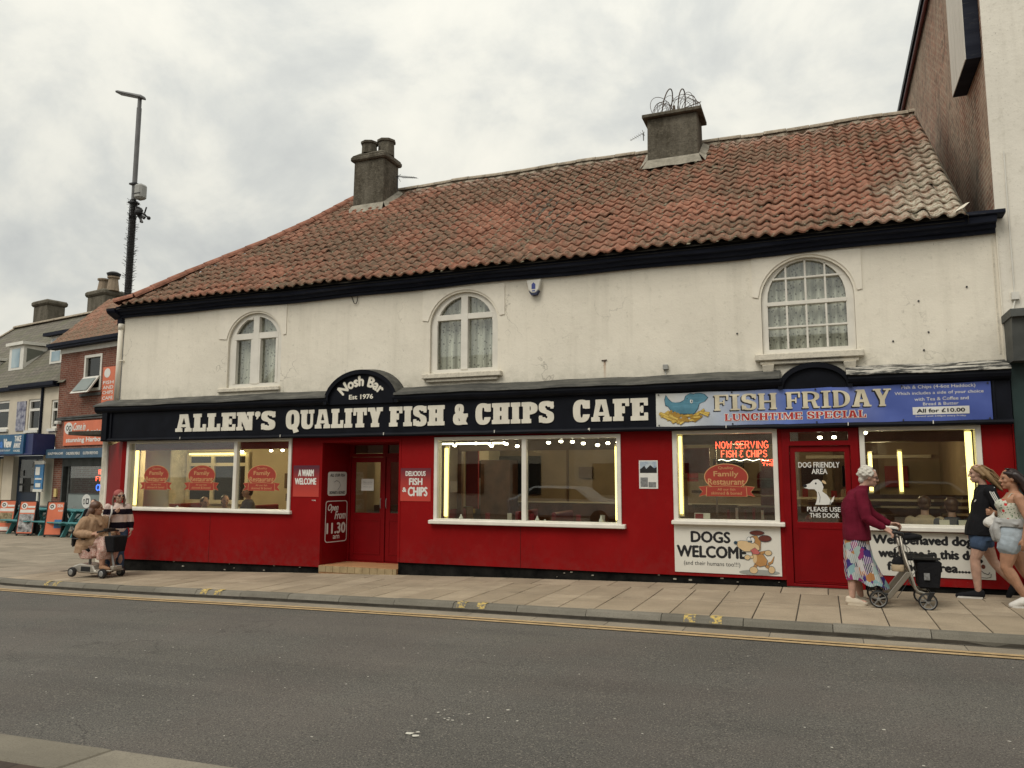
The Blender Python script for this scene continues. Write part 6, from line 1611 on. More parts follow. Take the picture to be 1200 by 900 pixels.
# shopfront below
b = B(); LB(b, 5, 9.95, -.32, 0, 2.17, 2.50); b.build('fascia', 'blue_shop', bb)
b = B(); FLf = FR(0, OL + Vector((-.18086, -.98351, 0))*.325, UX)
for s_, u0, u1 in (('QUALITY FISH & CHIPS', -9.8, -8.75), ('CHILDRENS MEALS', -8.55, -7.65), ('GLUTEN FREE FOOD', -7.45, -6.5)): text(b, s_, u0, u1, 2.28, 2.38, FLf, .002, bold=.03)
b.build('lettering', 'ink_white', bb)
b = B(); LB(b, 9.37, 9.28, 0, .25, GL, 2.2); LB(b, 9.02, 9.12, .1, .2, GL, 1.87); LB(b, 5, 9.3, .0, .3, 1.87, 2.17); LB(b, 5, 9.1, .1, .16, .86, .90); LB(b, 6.5, 6.6, .05, .15, GL, 1.9); b.build('shop_frame', 'console_grey', bb)
b = B(); LB(b, 9.27, 9.02, .25, .30, GL, 1.87); LB(b, 5, 9.0, 1.6, 1.7, GL, 2.2); LB(b, 5, 9.0, .3, 1.7, 1.95, 2.0); b.build('shop_inside', 'in_brown', bb)
b = B(); LB(b, 5, 9.02, .12, .125, .9, 1.87); b.build('pane', 'glass', bb); b = B(); LB(b, 5, 9.02, .11, .13, GL, .86); b.build('frosted_pane', 'frost', bb)
b = B(); LB(b, 9.72, 9.55, -.06, 0, .75, 1.05); b.build('meter_box', 'lamp_yellow', bb)
t_ = lt('shop_alarm', 'small white camera on the brick wall above the blue fascia', 'camera', 9.7, 3.4); b = B(); LB(b, 9.80, 9.58, -.18, -.0, 3.44, 3.56); b.build('housing', 'pvc_white', t_, bevel=.02)
t_ = lt('harbour_sign', 'orange sign inviting people in to enjoy stunning harbour views', 'sign', 8, 2.6)
b = B(); b.prism(rect(-9.35, -5.2, 2.63, 3.52), (), FL, .0, .04); b.build('panel', 'sign_orange', t_)
b = B(); FS_ = FR(0, OL + Vector((-.18086, -.98351, 0))*.043, UX)
b.prism(ell(-9.02, 3.27, .27, .22, 20), (), FS_, 0, .003); text(b, 'Come in', -8.7, -7.9, 3.18, 3.46, FS_, .002, bold=.03, shear=.3); text(b, 'and enjoy our', -8.25, -6.0, 2.98, 3.20, FS_, .002, bold=.05); text(b, 'stunning Harbour Views', -9.15, -5.6, 2.70, 2.92, FS_, .002, bold=.05); b.build('lettering', 'ink_white', t_)
b = B(); b.prism(ell(-9.10, 3.28, .08, .10, 12), [ell(-9.10, 3.28, .05, .06, 12)], FS_, .003, .005); b.prism(ell(-8.92, 3.27, .09, .10, 12), [ell(-8.92, 3.27, .05, .06, 12)], FS_, .003, .005); b.build('emblem', 'ink_black', t_)
t_ = lt('hanging_notice', 'tall orange notice with a white round emblem high on the brick wall', 'sign', 6.6, 4.3)
b = B(); b.prism(rect(-7.0, -6.0, 4.10, 5.40), (), FL, .0, .04); b.build('panel', 'sign_orange', t_)
b = B(); b.prism(ell(-6.72, 5.18, .19, .17, 18), (), FS_, 0, .003); [text(b, s_, -6.95, -6.3, z_, z_+.12, FS_, .002, bold=.04) for s_, z_ in (('FISH', 4.78), ('AND', 4.60), ('CHIPS', 4.42), ('CAFE', 4.22))]; b.build('lettering', 'ink_white', t_)
t_ = lt('round_logo', 'white round emblem stuck on the frosted shop window', 'sticker', 7.78, .35)
b = B(); b.prism(ell(-7.78, .62, .29, .25, 24), (), FL, -.10, -.095); b.prism(ell(-7.92, .60, .07, .10, 12), [ell(-7.92, .60, .045, .07, 12)], FL, -.095, -.09, m=1); b.prism(rect(-7.80, -7.62, .52, .72), [rect(-7.76, -7.66, .56, .68)], FL, -.095, -.09, m=1); b.build('print', ['ink_white', 'ink_black'], t_)
t_ = lt('neon_shop_sign', 'red and blue neon letters in the neighbouring shop window', 'neon sign', 7.3, 1)
def neonL(b, s_, u0, u1, z0, z1, r=.022):
    n0 = len(b.v); neon(b, s_, u0, u1, z0, z1, 0, r)
    for i_ in range(n0, len(b.v)):
        v = b.v[i_]; b.v[i_] = FL(v[0], v[2], -.30 - v[1])
b = B(); neonL(b, 'HOT', -7.45, -7.0, 1.58, 1.76, .014); neonL(b, 'FISH', -7.6, -6.95, 1.34, 1.50, .014); b.build('tube', 'neon_red', t_)
b = B(); neonL(b, 'CHIP', -7.55, -6.92, 1.0, 1.22, .018); b.build('tube', 'neon_blue', t_)
# -- white building with dormers
wb = lt('white_shop', 'cream rendered shop under a slate roof with two dormer windows', 'building', 13)
wins = [(-14.9, -13.62, 3.38, 4.55), (-12.12, -11.25, 3.28, 4.5), (-10.42, -9.96, 3.3, 4.4)]
b = B(); b.prism(rect(-26, -9.95, 3.0, 5.0), [rect(*w) for w in wins], FL, -.3, 0); LB(b, 9.96, 26, .3, 6, 3.0, 5.0); b.build('upper_wall', 'pier_render', wb)
b = B(); LB(b, 9.95, 26, -.22, 0, 4.90, 5.05); LB(b, 9.95, 13.3, -.26, -.0, 4.95, 5.10); b.tube([FL(-11.04, 4.9, .05), FL(-11.04, 3.1, .05)], .05, 8); b.build('gutter', 'eaves_black', wb)
RS = lambda s, o_, h=0.: FL(-s, 5.02 + o_*.985 + h, -(o_-.12))
b = B(); b.add([RS(24.5, 0), RS(9.5, 0), RS(9.5, 4.0), RS(21.9, 4.0)], [(0, 1, 2, 3)]); b.add([RS(21.9, 4.0), RS(9.5, 4.0), RS(9.5, 4, -4.2), RS(21.9, 4, -4.2)], [(3, 2, 1, 0)]); b.add([RS(24.5, 0), RS(21.9, 4), RS(24.5, 4, -4)], [(0, 1, 2)])
sr = b.build('roof', 'slate_roof', wb)
b = B(); halfround(b, RS(21.95, 4.0), RS(9.6, 4.0), .14); halfround(b, RS(24.5, 0), RS(21.9, 4.0), .10); b.build('ridge', 'ridge_cement', sr)
for (x0, x1, z0, z1) in wins:
    b = B(); rt_ = [rect(x0+.09, x1-.09, z0+.09, z0+(z1-z0)*.62), rect(x0+.09, x1-.09, z0+(z1-z0)*.70, z1-.09)]
    b.prism(rect(x0, x1, z0, z1), rt_, FL, -.14, -.04); w_ = b.build('window', 'pvc_white', wb)
    b = B(); [b.prism(r_, (), FL, -.12, -.11) for r_ in rt_]; b.build('pane', 'glass_dark', w_)
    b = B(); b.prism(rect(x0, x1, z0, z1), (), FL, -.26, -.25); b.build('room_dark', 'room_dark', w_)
    b = B(); LB(b, -x0+.08, -x1-.08, -.08, 0, z0-.10, z0); b.build('sill', 'pvc_white', w_)
# dormer windows
def dormer(s0, s1, o0, z0, z1, panes, over, label=None):
    b = B(); ob = (z1-5.02)/.985
    P = lambda s, o_, z: FL(-s, z, -(o_-.12))
    b.add([P(s0, o0, z0), P(s1, o0, z0), P(s1, o0, z1), P(s0, o0, z1)], [(0, 1, 2, 3)])
    b.add([P(s0, o0, z0), P(s0, ob, z1), P(s0, o0, z1), P(s1, o0, z0), P(s1, ob, z1), P(s1, o0, z1)], [(0, 2, 1), (3, 4, 5)])
    d_ = b.build('dormer', 'pvc_white', sr.parent)
    b = B(); Q = [P(s0+over, o0-over, z1), P(s1-over, o0-over, z1), P(s1-over, ob+.2, z1+.05), P(s0+over, ob+.2, z1+.05)]; b.hexa(Q, [(p[0], p[1], p[2]+.13) for p in Q]); b.build('dormer_roof', 'eaves_black' if len(panes) > 1 else 'pvc_white', d_)
    for a, c_, e_, f_ in panes:
        b = B(); b.add([P(a, o0-.01, e_), P(c_, o0-.01, e_), P(c_, o0-.01, f_), P(a, o0-.01, f_)], [(0, 1, 2, 3)]); b.build('pane', 'sky_pane', d_)
    return d_, P
k = NT('sky_pane'); k.fin(k.mix(k.ramp(k.noise(.8, 2), [(.4, 0.), (.6, 1.)]), (.20, .30, .36), (.36, .46, .50)), .12, spec=.8)
d1_, P1 = dormer(15.85, 14.65, 1.0, 5.95, 7.05, [(15.62, 14.95, 6.10, 6.92)], .12)
b = B(); b.add([P1(14.64, 1.12, 6.30), P1(14.64, 1.9, 6.86), P1(14.64, 1.12, 6.92)], [(0, 1, 2)]); b.build('cheek_pane', 'glass_dark', d1_)
d2_, P2 = dormer(12.55, 9.0, 1.0, 6.05, 7.18, [(12.40, 11.75, 6.62, 7.05), (12.40, 11.75, 6.14, 6.55), (10.7, 10.1, 6.62, 7.05)], .22)
b = B()
for z_ in (6.7, 6.82, 6.94): b.add([P2(11.6, .985, z_), P2(10.85, .985, z_), P2(10.85, .985, z_+.015), P2(11.6, .985, z_+.015)], [(0, 1, 2, 3)])
b.build('cladding_line', 'console_grey', d2_)
d3_, P3 = dormer(19.0, 17.6, .9, 5.9, 6.6, [(18.8, 17.8, 6.0, 6.5)], .1)
# chimneys on the ridge
for s0, s1, zt, pots in ((20.6, 19.3, 10.2, ()), (15.75, 14.35, 10.1, (15.15, 14.35))):
    b = B(); LB(b, s0, s1, 4.0, 4.9, 7.5, zt-.25); ch = b.build('chimney', 'cement', wb, bevel=.05)
    b = B(); LB(b, s0+.1, s1-.1, 3.9, 5.0, zt-.27, zt+.0); b.build('chimney_cap', 'cement', ch, bevel=.08)
    for i_, sp_ in enumerate(pots):
        b = B(); c0 = FL(-sp_, zt-.05, -4.4); b.lathe([(.28, 0), (.20, .58), (.27, .60), (.27, .67), (.18, .69)], c0, n=12); b.build('chimney_pot', 'pot_clay', ch)
        if i_: b = B(); b.lathe([(.28, .72), (.32, .82), (.18, .90), (.02, .93)], c0, n=12); b.build('pot_cowl', 'dark_metal', ch)
# its shopfront
b = B()
LB(b, 9.97, 26, -.75, 0, 2.30, 2.36); LB(b, 10.05, 10.0, -.78, 0, 2.3, 3.08); b.build('canopy_base', 'navy_blue', wb)
t_ = lt('seafood_fascia', 'blue takeaway fascia sign with white lettering on the cream shop', 'sign', 12.5, 2.3)
FO = FR(0, OL + Vector((-.18086, -.98351, 0))*.78, UX)
b = B(); b.prism(rect(-26, -10.68, 2.34, 3.08), (), FO, -.4, 0); b.build('panel', 'sign_teal', t_); b = B(); b.prism([(-10.68, 2.30), (-9.99, 2.30), (-9.99, 3.08), (-10.68, 3.08)], (), FL, 0, .7); b.build('end_panel', 'navy_blue', t_)
b = B(); text(b, 'View', -12.15, -11.55, 2.58, 2.93, FO, .003, bold=.06); text(b, 'TAKE', -11.35, -10.85, 2.80, 3.02, FO, .003, bold=.05); text(b, 'AWAY', -11.38, -10.88, 2.55, 2.76, FO, .003, bold=.05); text(b, 'AVAILABLE', -11.38, -10.88, 2.42, 2.50, FO, .003, bold=.03); text(b, 'CAFE RESTAURANT', -12.55, -11.6, 2.44, 2.51, FO, .003, bold=.01)
b.prism(rect(-14.6, -13.45, 2.80, 3.02), (), FO, .0, .003); b.prism(rect(-14.6, -13.45, 2.42, 2.62), (), FO, .0, .003); b.build('lettering', 'ink_white', t_)
b = B(); text(b, 'Sea', -12.75, -12.2, 2.58, 2.93, FO, .003, bold=.06); text(b, 'VIEW', -14.5, -13.6, 2.84, 2.98, FO, .005, bold=.05); b.build('lettering', 'blue_lettering', t_)
b = B(); b.prism([(-13.2, 2.5), (-13.05, 2.40), (-12.95, 2.62), (-12.85, 2.55), (-12.82, 2.85), (-12.95, 2.98), (-13.12, 2.95), (-13.2, 2.8)], (), FO, 0, .003); b.build('emblem', 'chip_yellow', t_)
for q0, q1 in ((12.95, 13.75), (9.97, 10.75), (14.8, 15.2)): b = B(); LB(b, q0, q1, 0, .3, GL, 2.3); b.build('pier', 'pier_render', wb)
b = B(); LB(b, 10.75, 12.95, .2, .3, GL, 2.3); LB(b, 13.75, 26, .2, .3, GL, 2.3); b.build('shop_frame', 'shop_navy', wb)
b = B(); LB(b, 11.5, 12.7, .15, .19, .9, 2.15); LB(b, 10.85, 11.35, .15, .19, .9, 2.15); b.build('door_glass', 'glass_dark', wb)
b = B()
for s_, n_ in ((12.6, 3), (11.75, 4), (11.2, 4), (10.95, 2)):
    for i_ in range(n_): LB(b, s_, s_-.22, .12, .14, .92+i_*.30, 1.14+i_*.30)
b.build('window_poster', 'poster_grey', wb)
b = B(); LB(b, 14.1, 13.9, .05, .2, .5, 2.2); b.build('door_post', 'in_cream', wb)
t_ = lt('wall_poster', 'tall purple and white poster between the upper windows of the cream shop', 'poster', 12.5, 3.3); b = B(); b.prism(rect(-12.95, -12.25, 3.28, 4.45), (), FL, 0, .03); b.build('panel', mat('poster_purple', (.08, .08, .20), .5, .5, 6, 0, col2=(.45, .45, .5)), t_)
t_ = lt('menu_board', 'blue and white menu board on a post beside the brick wall', 'sign', 10.2, .0); b = B(); LB(b, 10.58, 9.98, -.35, -.31, .97, 2.05, 0); b.build('panel', 'poster_blue', t_); b = B(); LB(b, 10.60, 9.96, -.37, -.30, .93, 1.03); LB(b, 10.60, 9.96, -.37, -.30, 1.95, 2.08); LB(b, 10.35, 10.25, -.35, -.3, GL, .93); b.build('frame', 'pvc_white', t_)
b = B(); LB(b, 10.5, 10.2, -.365, -.352, 1.55, 1.85); LB(b, 10.45, 10.1, -.365, -.352, 1.1, 1.25); LB(b, 10.5, 10.05, -.365, -.352, 1.38, 1.44); b.build('print', 'ink_white', t_)

# -- street lamp wrapped in bird spikes
sl = thing('street_lamp', 'tall grey street lamp with a white box and cable bundle half way up', 'street lamp', (-16.45, 2.5, GL))
mat('lamp_grey', (.14, .14, .14), .5, .15, 5, .1, 40, .35, metal=.2)
ax, ay = -16.45, 2.5
b = B(); b.tube([(ax, ay, GL), (ax, ay, 6.4)], .075, 12); b.tube([(ax, ay, 6.4), (ax, ay, 11.22)], .062, 12); b.tube([(ax, ay, 11.2), (ax, ay, 11.5)], .05, 8); b.build('pole', 'lamp_grey', sl, smooth=False)
b = B(); b.hexa([(ax-.78, ay-.16, 11.76), (ax+.16, ay-.12, 11.44), (ax+.16, ay+.10, 11.44), (ax-.78, ay+.10, 11.76)], [(ax-.74, ay-.14, 11.82), (ax+.13, ay-.10, 11.54), (ax+.13, ay+.08, 11.54), (ax-.74, ay+.08, 11.82)]); b.build('lantern', 'lamp_grey', sl, bevel=.03)
b = B()
for i_ in range(90):
    z_ = 5.0 + i_*.043 if i_ < 86 else 8.2; r_ = .086
    b.tube([(ax+r_*math.cos(t*.7), ay+r_*math.sin(t*.7), z_+t*.004) for t in range(10)], .014, 4, cap=False)
b.build('binding', 'dark_metal', sl)['kind'] = 'stuff'
rnd = random.Random(9); b = B()
for i_ in range(260):
    z_ = rnd.uniform(4.9, 8.7); a = rnd.uniform(0, 2*PI); L = rnd.uniform(.13, .19); b.tube([(ax+.1*math.cos(a), ay+.1*math.sin(a), z_), (ax+L*math.cos(a), ay+L*math.sin(a), z_+.03)], .006, 3)
b.build('bird_spikes', 'black_plastic', sl)['kind'] = 'stuff'
b = B(); b.box(ax+.10, ax+.36, ay-.13, ay+.12, 8.68, 9.08); b.build('control_box', 'grey_plastic', sl, bevel=.05)
b = B(); b.box(ax-.09, ax+.11, ay-.10, ay+.10, 8.60, 8.64); b.box(ax-.09, ax+.11, ay-.10, ay+.10, 9.10, 9.14); b.box(ax+.10, ax+.36, ay-.14, ay-.13, 8.80, 8.82); b.build('bracket', 'dark_metal', sl)['kind'] = 'stuff'
b = B()
for i_ in range(9): b.tube([(ax+.1, ay, 8.5), (ax+.25+rnd.uniform(-.05, .1), ay-.05, 8.35+rnd.uniform(-.1, .1)), (ax+.40+rnd.uniform(-.1, .15), ay-.05, 8.15+rnd.uniform(-.15, .2))], .03, 5)
b.tube([(ax+.08, ay, 8.55), (ax+.35, ay-.04, 8.30), (ax+.60, ay, 8.12)], .022, 5); b.tube([(ax+.40, ay, 8.26), (ax+.52, ay-.05, 8.42)], .02, 5); b.ball((ax+.56, ay, 8.14), .05, n=5); b.ball((ax+.3, ay-.1, 8.3), .09, n=5); b.build('socket_cluster', 'black_plastic', sl)

# -- teal picnic tables and advertising boards
def picnic(x, y, rz, lb):
    t_ = thing('picnic_table', lb, 'picnic table', (x, y, GL), rz, group='teal picnic tables outside the brick shop', local=True)
    bl = lambda nm, b: b.build(nm, 'teal_paint', t_, world=False, bevel=.006)
    for i_ in range(5): b = B(); b.box(-.9, .9, -.375+i_*.152, -.232+i_*.152, .80, .84); bl('top_board', b)
    for sy in (-1, 1):
        for j in (0, 1): b = B(); y0 = sy*(.62+j*.14); b.box(-.9, .9, y0-.062, y0+.062, .44, .48); bl('bench_board', b)
    for sx in (-1, 1):
        b = B(); b.box(sx*.62-.03, sx*.62+.03, -.72, .72, .36, .439); bl('bearer', b); b = B(); b.box(sx*.62-.03, sx*.62+.03, -.36, .36, .72, .799); bl('bearer', b)
        for sy in (-1, 1): b = B(); b.hexa([(sx*.67-.03, sy*.62-.07, 0), (sx*.67+.03, sy*.62-.07, 0), (sx*.67+.03, sy*.62+.07, 0), (sx*.67-.03, sy*.62+.07, 0)], [(sx*.67-.03, sy*.25-.07, .80), (sx*.67+.03, sy*.25-.07, .80), (sx*.67+.03, sy*.25+.07, .80), (sx*.67-.03, sy*.25+.07, .80)]); bl('leg', b)
        b = B(); b.tube([(sx*.62, 0, .74), (sx*.10, 0, .46)], .028, 4); bl('brace', b)
    return t_
for x, y, lb in ((-21.45, 6.55, 'teal picnic table nearest the scooter, right of the boards'), (-23.15, 6.75, 'teal picnic table between the first and second orange boards'), (-24.95, 6.95, 'teal picnic table between the second and third orange boards'), (-27.3, 8.4, 'dark teal picnic table at the left edge before the cream shop')):
    picnic(x, y, ANG, lb)
def aboard(x, y, rz, lb, mode):
    t_ = thing('pavement_board', lb, 'pavement sign', (x, y, GL), rz, group='orange advertising boards among the picnic tables', local=True)
    h_ = 1.10; w_ = .27
    F_ = lambda u, v, d=0.0: (u, -.16 + v*.13 - d, v)
    b = B(); b.prism(rect(-w_, w_, .08, h_), (), F_, -.02, 0); b.build('front_panel', 'sign_orange', t_, world=False)
    b = B(); b.prism(rect(-w_-.03, w_+.03, .05, h_+.02), [rect(-w_, w_, .08, h_)], F_, -.03, .01); b.hexa([(w_-.0, .0, .03), (w_+.05, .0, .03), (w_+.05, .2, .03), (w_, .2, .03)], [(w_, -.03, h_), (w_+.05, -.03, h_), (w_+.05, .02, h_), (w_, .02, h_)]); b.box(-w_, w_, .17, .20, .05, .6); b.build('frame', 'black_plastic', t_, world=False)
    for sx in (-1, 1): b = B(); b.ball((sx*.24, -.16, .035), .035, n=5); b.build('foot', 'black_plastic', t_, world=False)
    b = B(); b.prism(ell(-.12, h_-.14, .11, .10, 14), (), F_, 0, .004)
    if mode: b.prism(rect(-.25, .25, .74, .84), (), F_, 0, .003); b.prism(rect(.0, .25, .90, .96), (), F_, 0, .003)
    if mode == 2: b.prism(rect(-.18, .14, .10, .22), (), F_, 0, .003)
    if mode == 0: text(b, 'SEA', .04, .24, .94, 1.04, F_, .004, bold=.04); text(b, 'FOOD', .10, .26, .80, .86, F_, .004, bold=.04)
    b.build('print', 'ink_white', t_, world=False)
    b = B(); b.prism(ell(-.13, h_-.14, .06, .06, 10), [ell(-.13, h_-.14, .03, .03, 10)], F_, .004, .006); b.build('emblem', 'ink_black', t_, world=False)
    if mode == 1: b = B(); b.prism(rect(-.25, .25, .12, .70), (), F_, 0, .003); b.build('photo_print', mat('photo_mono', (.08, .07, .07), .5, .5, 9, 0, col2=(.5, .5, .5)), t_, world=False)
    if mode == 2: b = B(); b.prism(rect(-.24, .22, .36, .70), (), F_, 0, .003); b.build('photo_print', mat('photo_food', (.20, .14, .05), .5, .5, 12, 0, col2=(.4, .32, .2)), t_, world=False)
    if mode == 0: b = B(); b.prism(rect(.02, .26, .28, .55), (), F_, 0, .003); b.build('photo_print', 'poster_blue', t_, world=False)
aboard(-23.05, 6.1, .30, 'plain orange advertising board, rightmost among the tables', 0)
aboard(-24.40, 6.15, .30, 'orange board with a black and white photograph on its lower half', 1)
aboard(-26.0, 6.6, .30, 'orange board with a food photograph, leftmost of the boards', 2)
# aluminium chairs among the tables
def cafe_chair(x, y, rz, lb):
    t_ = thing('cafe_chair', lb, 'chair', (x, y, GL), rz, group='aluminium chairs behind the boards', local=True)
    for sx in (-1, 1):
        b = B(); b.tube([(sx*.25, -.25, 0), (sx*.25, -.22, .68), (sx*.25, .22, .68), (sx*.22, .27, .9)], .014, 5); b.build('arm_frame', 'galv', t_, world=False); b = B(); b.tube([(sx*.24, .30, 0), (sx*.24, .22, .68)], .014, 5); b.build('leg', 'galv', t_, world=False)
    b = B(); b.box(-.24, .24, -.22, .22, .43, .45); b.build('seat', 'galv', t_, world=False); b = B()
    for i_ in range(4): b.box(-.22, .22, .25, .27, .58+i_*.085, .63+i_*.085)
    b.build('back_slats', 'galv', t_, world=False)
for x, y, r_, lb in ((-25.9, 7.6, .6, 'aluminium chair behind the second orange board, turned left'), (-24.4, 7.5, -.5, 'aluminium chair right of the second orange board'), (-27.4, 7.6, .2, 'aluminium chair at the left edge of the terrace')): cafe_chair(x, y, r_, lb)

# ================================================================ ACROSS THE ROAD, BEHIND THE CAMERA (seen only as reflections)
ORIGIN[0] = Vector((0, 0, 0))
op = thing('opposite_terrace', 'plain row of brick and cream houses facing the cafe across the road', 'building', (-8, -27, 0))
for i_ in range(5):
    x0 = -34 + i_*11; m_ = ('brick_left', 'pier_render', 'cream_render', 'brick_left', 'pier_render')[i_]
    b = B(); b.box(x0, x0+10.98, -33, -27, -.5, 6.0 + (i_ % 2)*.6); b.build('house_wall', m_, op)
    b = B(); b.add([(x0, -26.8, 6+(i_%2)*.6), (x0+10.98, -26.8, 6+(i_%2)*.6), (x0+10.98, -30, 8.8), (x0, -30, 8.8)], [(0, 3, 2, 1)]); b.build('house_roof', 'slate', op)
    for j in range(3):
        for z_ in (.6, 3.6): b = B(); b.box(x0+1+j*3.3, x0+2.6+j*3.3, -26.99, -26.9, z_, z_+1.6); b.build('window', 'dark_screen', op)
sheet('far_pavement', lin(-60, 30, 46), lambda x: [-26.7, -14.52], lambda x, y: g(x)+RD+.03, 'paving_left')
tag(bpy.data.objects['far_pavement'], 'paved area behind the photographer', kind='structure')
def parked_car(x, y, m, lb):
    t_ = thing('parked_car', lb, 'car', (x, y, g(x)+RD+.04), 0, group='cars parked behind the photographer', local=True)
    FCr = lambda u, v, d=0.0: (u, -d, v)
    b = B(); b.prism([(-2.1, .35), (2.1, .35), (2.15, .75), (1.95, .92), (1.1, 1.0), (.55, 1.42), (-1.1, 1.45), (-1.85, 1.05), (-2.15, .98)], (), FCr, -.85, .85); b.build('body', m, t_, world=False, bevel=.08)
    b = B(); b.prism([(.92, 1.0), (.48, 1.36), (-1.05, 1.39), (-1.6, 1.03)], (), FCr, -.86, .86); b.build('side_window', 'dark_screen', t_, world=False)
    for sx in (-1.35, 1.35):
        for sy in (-.85, .85): b = B(); b.lathe([(.1, -.1), (.32, -.1), (.32, .1), (.1, .1)], (sx, sy, .32), 'y', 16); b.build('wheel', 'black_plastic', t_, world=False)
parked_car(-8.6, -15.4, mat('car_white', (.55, .55, .54), .25, .03, 3, 0, spec=.6), 'white parked car reflected in the wide middle window')
parked_car(3.0, -15.6, mat('car_grey', (.16, .17, .18), .25, .03, 3, 0, spec=.6), 'grey parked car reflected in the rightmost window')

# ================================================================ PEOPLE
V3 = Vector
class Fig(B):
    """closed blobs that are fused into one continuous skin"""
    def limb(s, pts, rs, n=12):
        pts = [V3(p) for p in pts]
        # densify so that joints bend softly, and round both ends
        P, R = [], []
        k = len(pts)
        for i in range(k-1):
            for t in (0, .5): P.append(pts[i].lerp(pts[i+1], t)); R.append(rs[i]+(rs[i+1]-rs[i])*t)
        P.append(pts[-1]); R.append(rs[-1])
        d0 = (P[0]-P[1]).normalized(); d1 = (P[-1]-P[-2]).normalized()
        pre = [(P[0]+d0*R[0]*math.sin(a), R[0]*math.cos(a)) for a in (1.45, 1.0, .5)]
        post = [(P[-1]+d1*R[-1]*math.sin(a), R[-1]*math.cos(a)) for a in (.5, 1.0, 1.45)]
        s.tube([q[0] for q in pre] + P + [q[0] for q in post], [q[1] for q in pre] + R + [q[1] for q in post], n); return s
    def loft(s, secs, n=20, p=2.3):
        """secs: (x, y, z, rx, ry[, tilt]) horizontal superellipses from bottom to top or reverse"""
        vs = []
        for q in secs:
            x, y, z, rx, ry = q[:5]; tl = q[5] if len(q) > 5 else 0
            for j in range(n):
                t = 2*PI*j/n; c_, s_ = math.cos(t), math.sin(t)
                u = rx*abs(c_)**(2/p)*(1 if c_ >= 0 else -1); v = ry*abs(s_)**(2/p)*(1 if s_ >= 0 else -1)
                vs.append((x+u, y+v, z+u*tl))
        fs = []
        up = secs[-1][2] > secs[0][2]
        for i in range(len(secs)-1):
            for j in range(n):
                q = (j+1) % n; f = (i*n+j, i*n+q, (i+1)*n+q, (i+1)*n+j); fs.append(f if up else tuple(reversed(f)))
        a, c_ = tuple(range(n)), tuple(range((len(secs)-1)*n, len(secs)*n))
        fs += [tuple(reversed(a)), c_] if up else [a, tuple(reversed(c_))]
        s.add(vs, fs); return s
    def fuse(s, name, m, parent, vox=.006, it=4, noise=0.0, seed=0.0):
        me = bpy.data.meshes.new(name); me.from_pydata([tuple(v) for v in s.v], [], s.f); me.update()
        o = bpy.data.objects.new(name, me); C.objects.link(o)
        r = o.modifiers.new('r', 'REMESH'); r.mode = 'VOXEL'; r.voxel_size = vox; r.use_smooth_shade = True
        if it: sm = o.modifiers.new('s', 'SMOOTH'); sm.factor = .5; sm.iterations = it
        dg = bpy.context.evaluated_depsgraph_get()
        me2 = bpy.data.meshes.new_from_object(o.evaluated_get(dg)); me2.name = name
        o.modifiers.clear(); o.data = me2; bpy.data.meshes.remove(me)
        for q in (m if isinstance(m, (list, tuple)) else [m]): me2.materials.append(MAT[q])
        if noise:
            # folds: push the cloth in and out along its normals, longest down the body
            nv = len(me2.vertices); co = np.empty(nv*3, dtype=np.float32); no = np.empty(nv*3, dtype=np.float32)
            me2.vertices.foreach_get('co', co); me2.vertices.foreach_get('normal', no); co = co.reshape(-1, 3); no = no.reshape(-1, 3)
            f = np.array([mnoise.noise((p[0]*9+p[2]*2.5, p[1]*9, p[2]*3.2+seed)) + .5*mnoise.noise((p[0]*20, p[1]*20, p[2]*9+seed)) for p in co.tolist()], dtype=np.float32)
            co += no * (noise * f)[:, None]; me2.vertices.foreach_set('co', co.ravel()); me2.update()
        me2.polygons.foreach_set('use_smooth', [True]*len(me2.polygons))
        o.parent = parent
        return o
def hand(b, w, d, side, palm, curl=.5, s=1.0):
    w, d, side, palm = V3(w), V3(d).normalized(), V3(side).normalized(), V3(palm).normalized()
    for k_, (L, o_) in enumerate(((.95, .030), (1.06, .010), (1.0, -.010), (.80, -.029))):
        kn = w + d*.082*s + side*o_*s
        b.limb([w + side*o_*.55*s, kn], [.016*s, .0125*s], 8)
        p = kn; a = 0; pts = [kn]
        for j, l_ in enumerate((.042, .026, .021)):
            a += curl*(1.05, 1.15, .8)[j]; p = p + (d*math.cos(a) + palm*math.sin(a))*l_*L*s; pts.append(p)
        b.limb(pts, [.0105*s, .0095*s, .0088*s, .0078*s], 8)
    t0 = w + side*.020*s + d*.020*s; t1 = t0 + (d*.62 + side*.72 + palm*.25).normalized()*.042*s; t2 = t1 + (d*.85 + side*.25 + palm*(.3+curl*.6)).normalized()*.034*s
    b.limb([t0, t1, t2], [.015*s, .0125*s, .0095*s], 8)
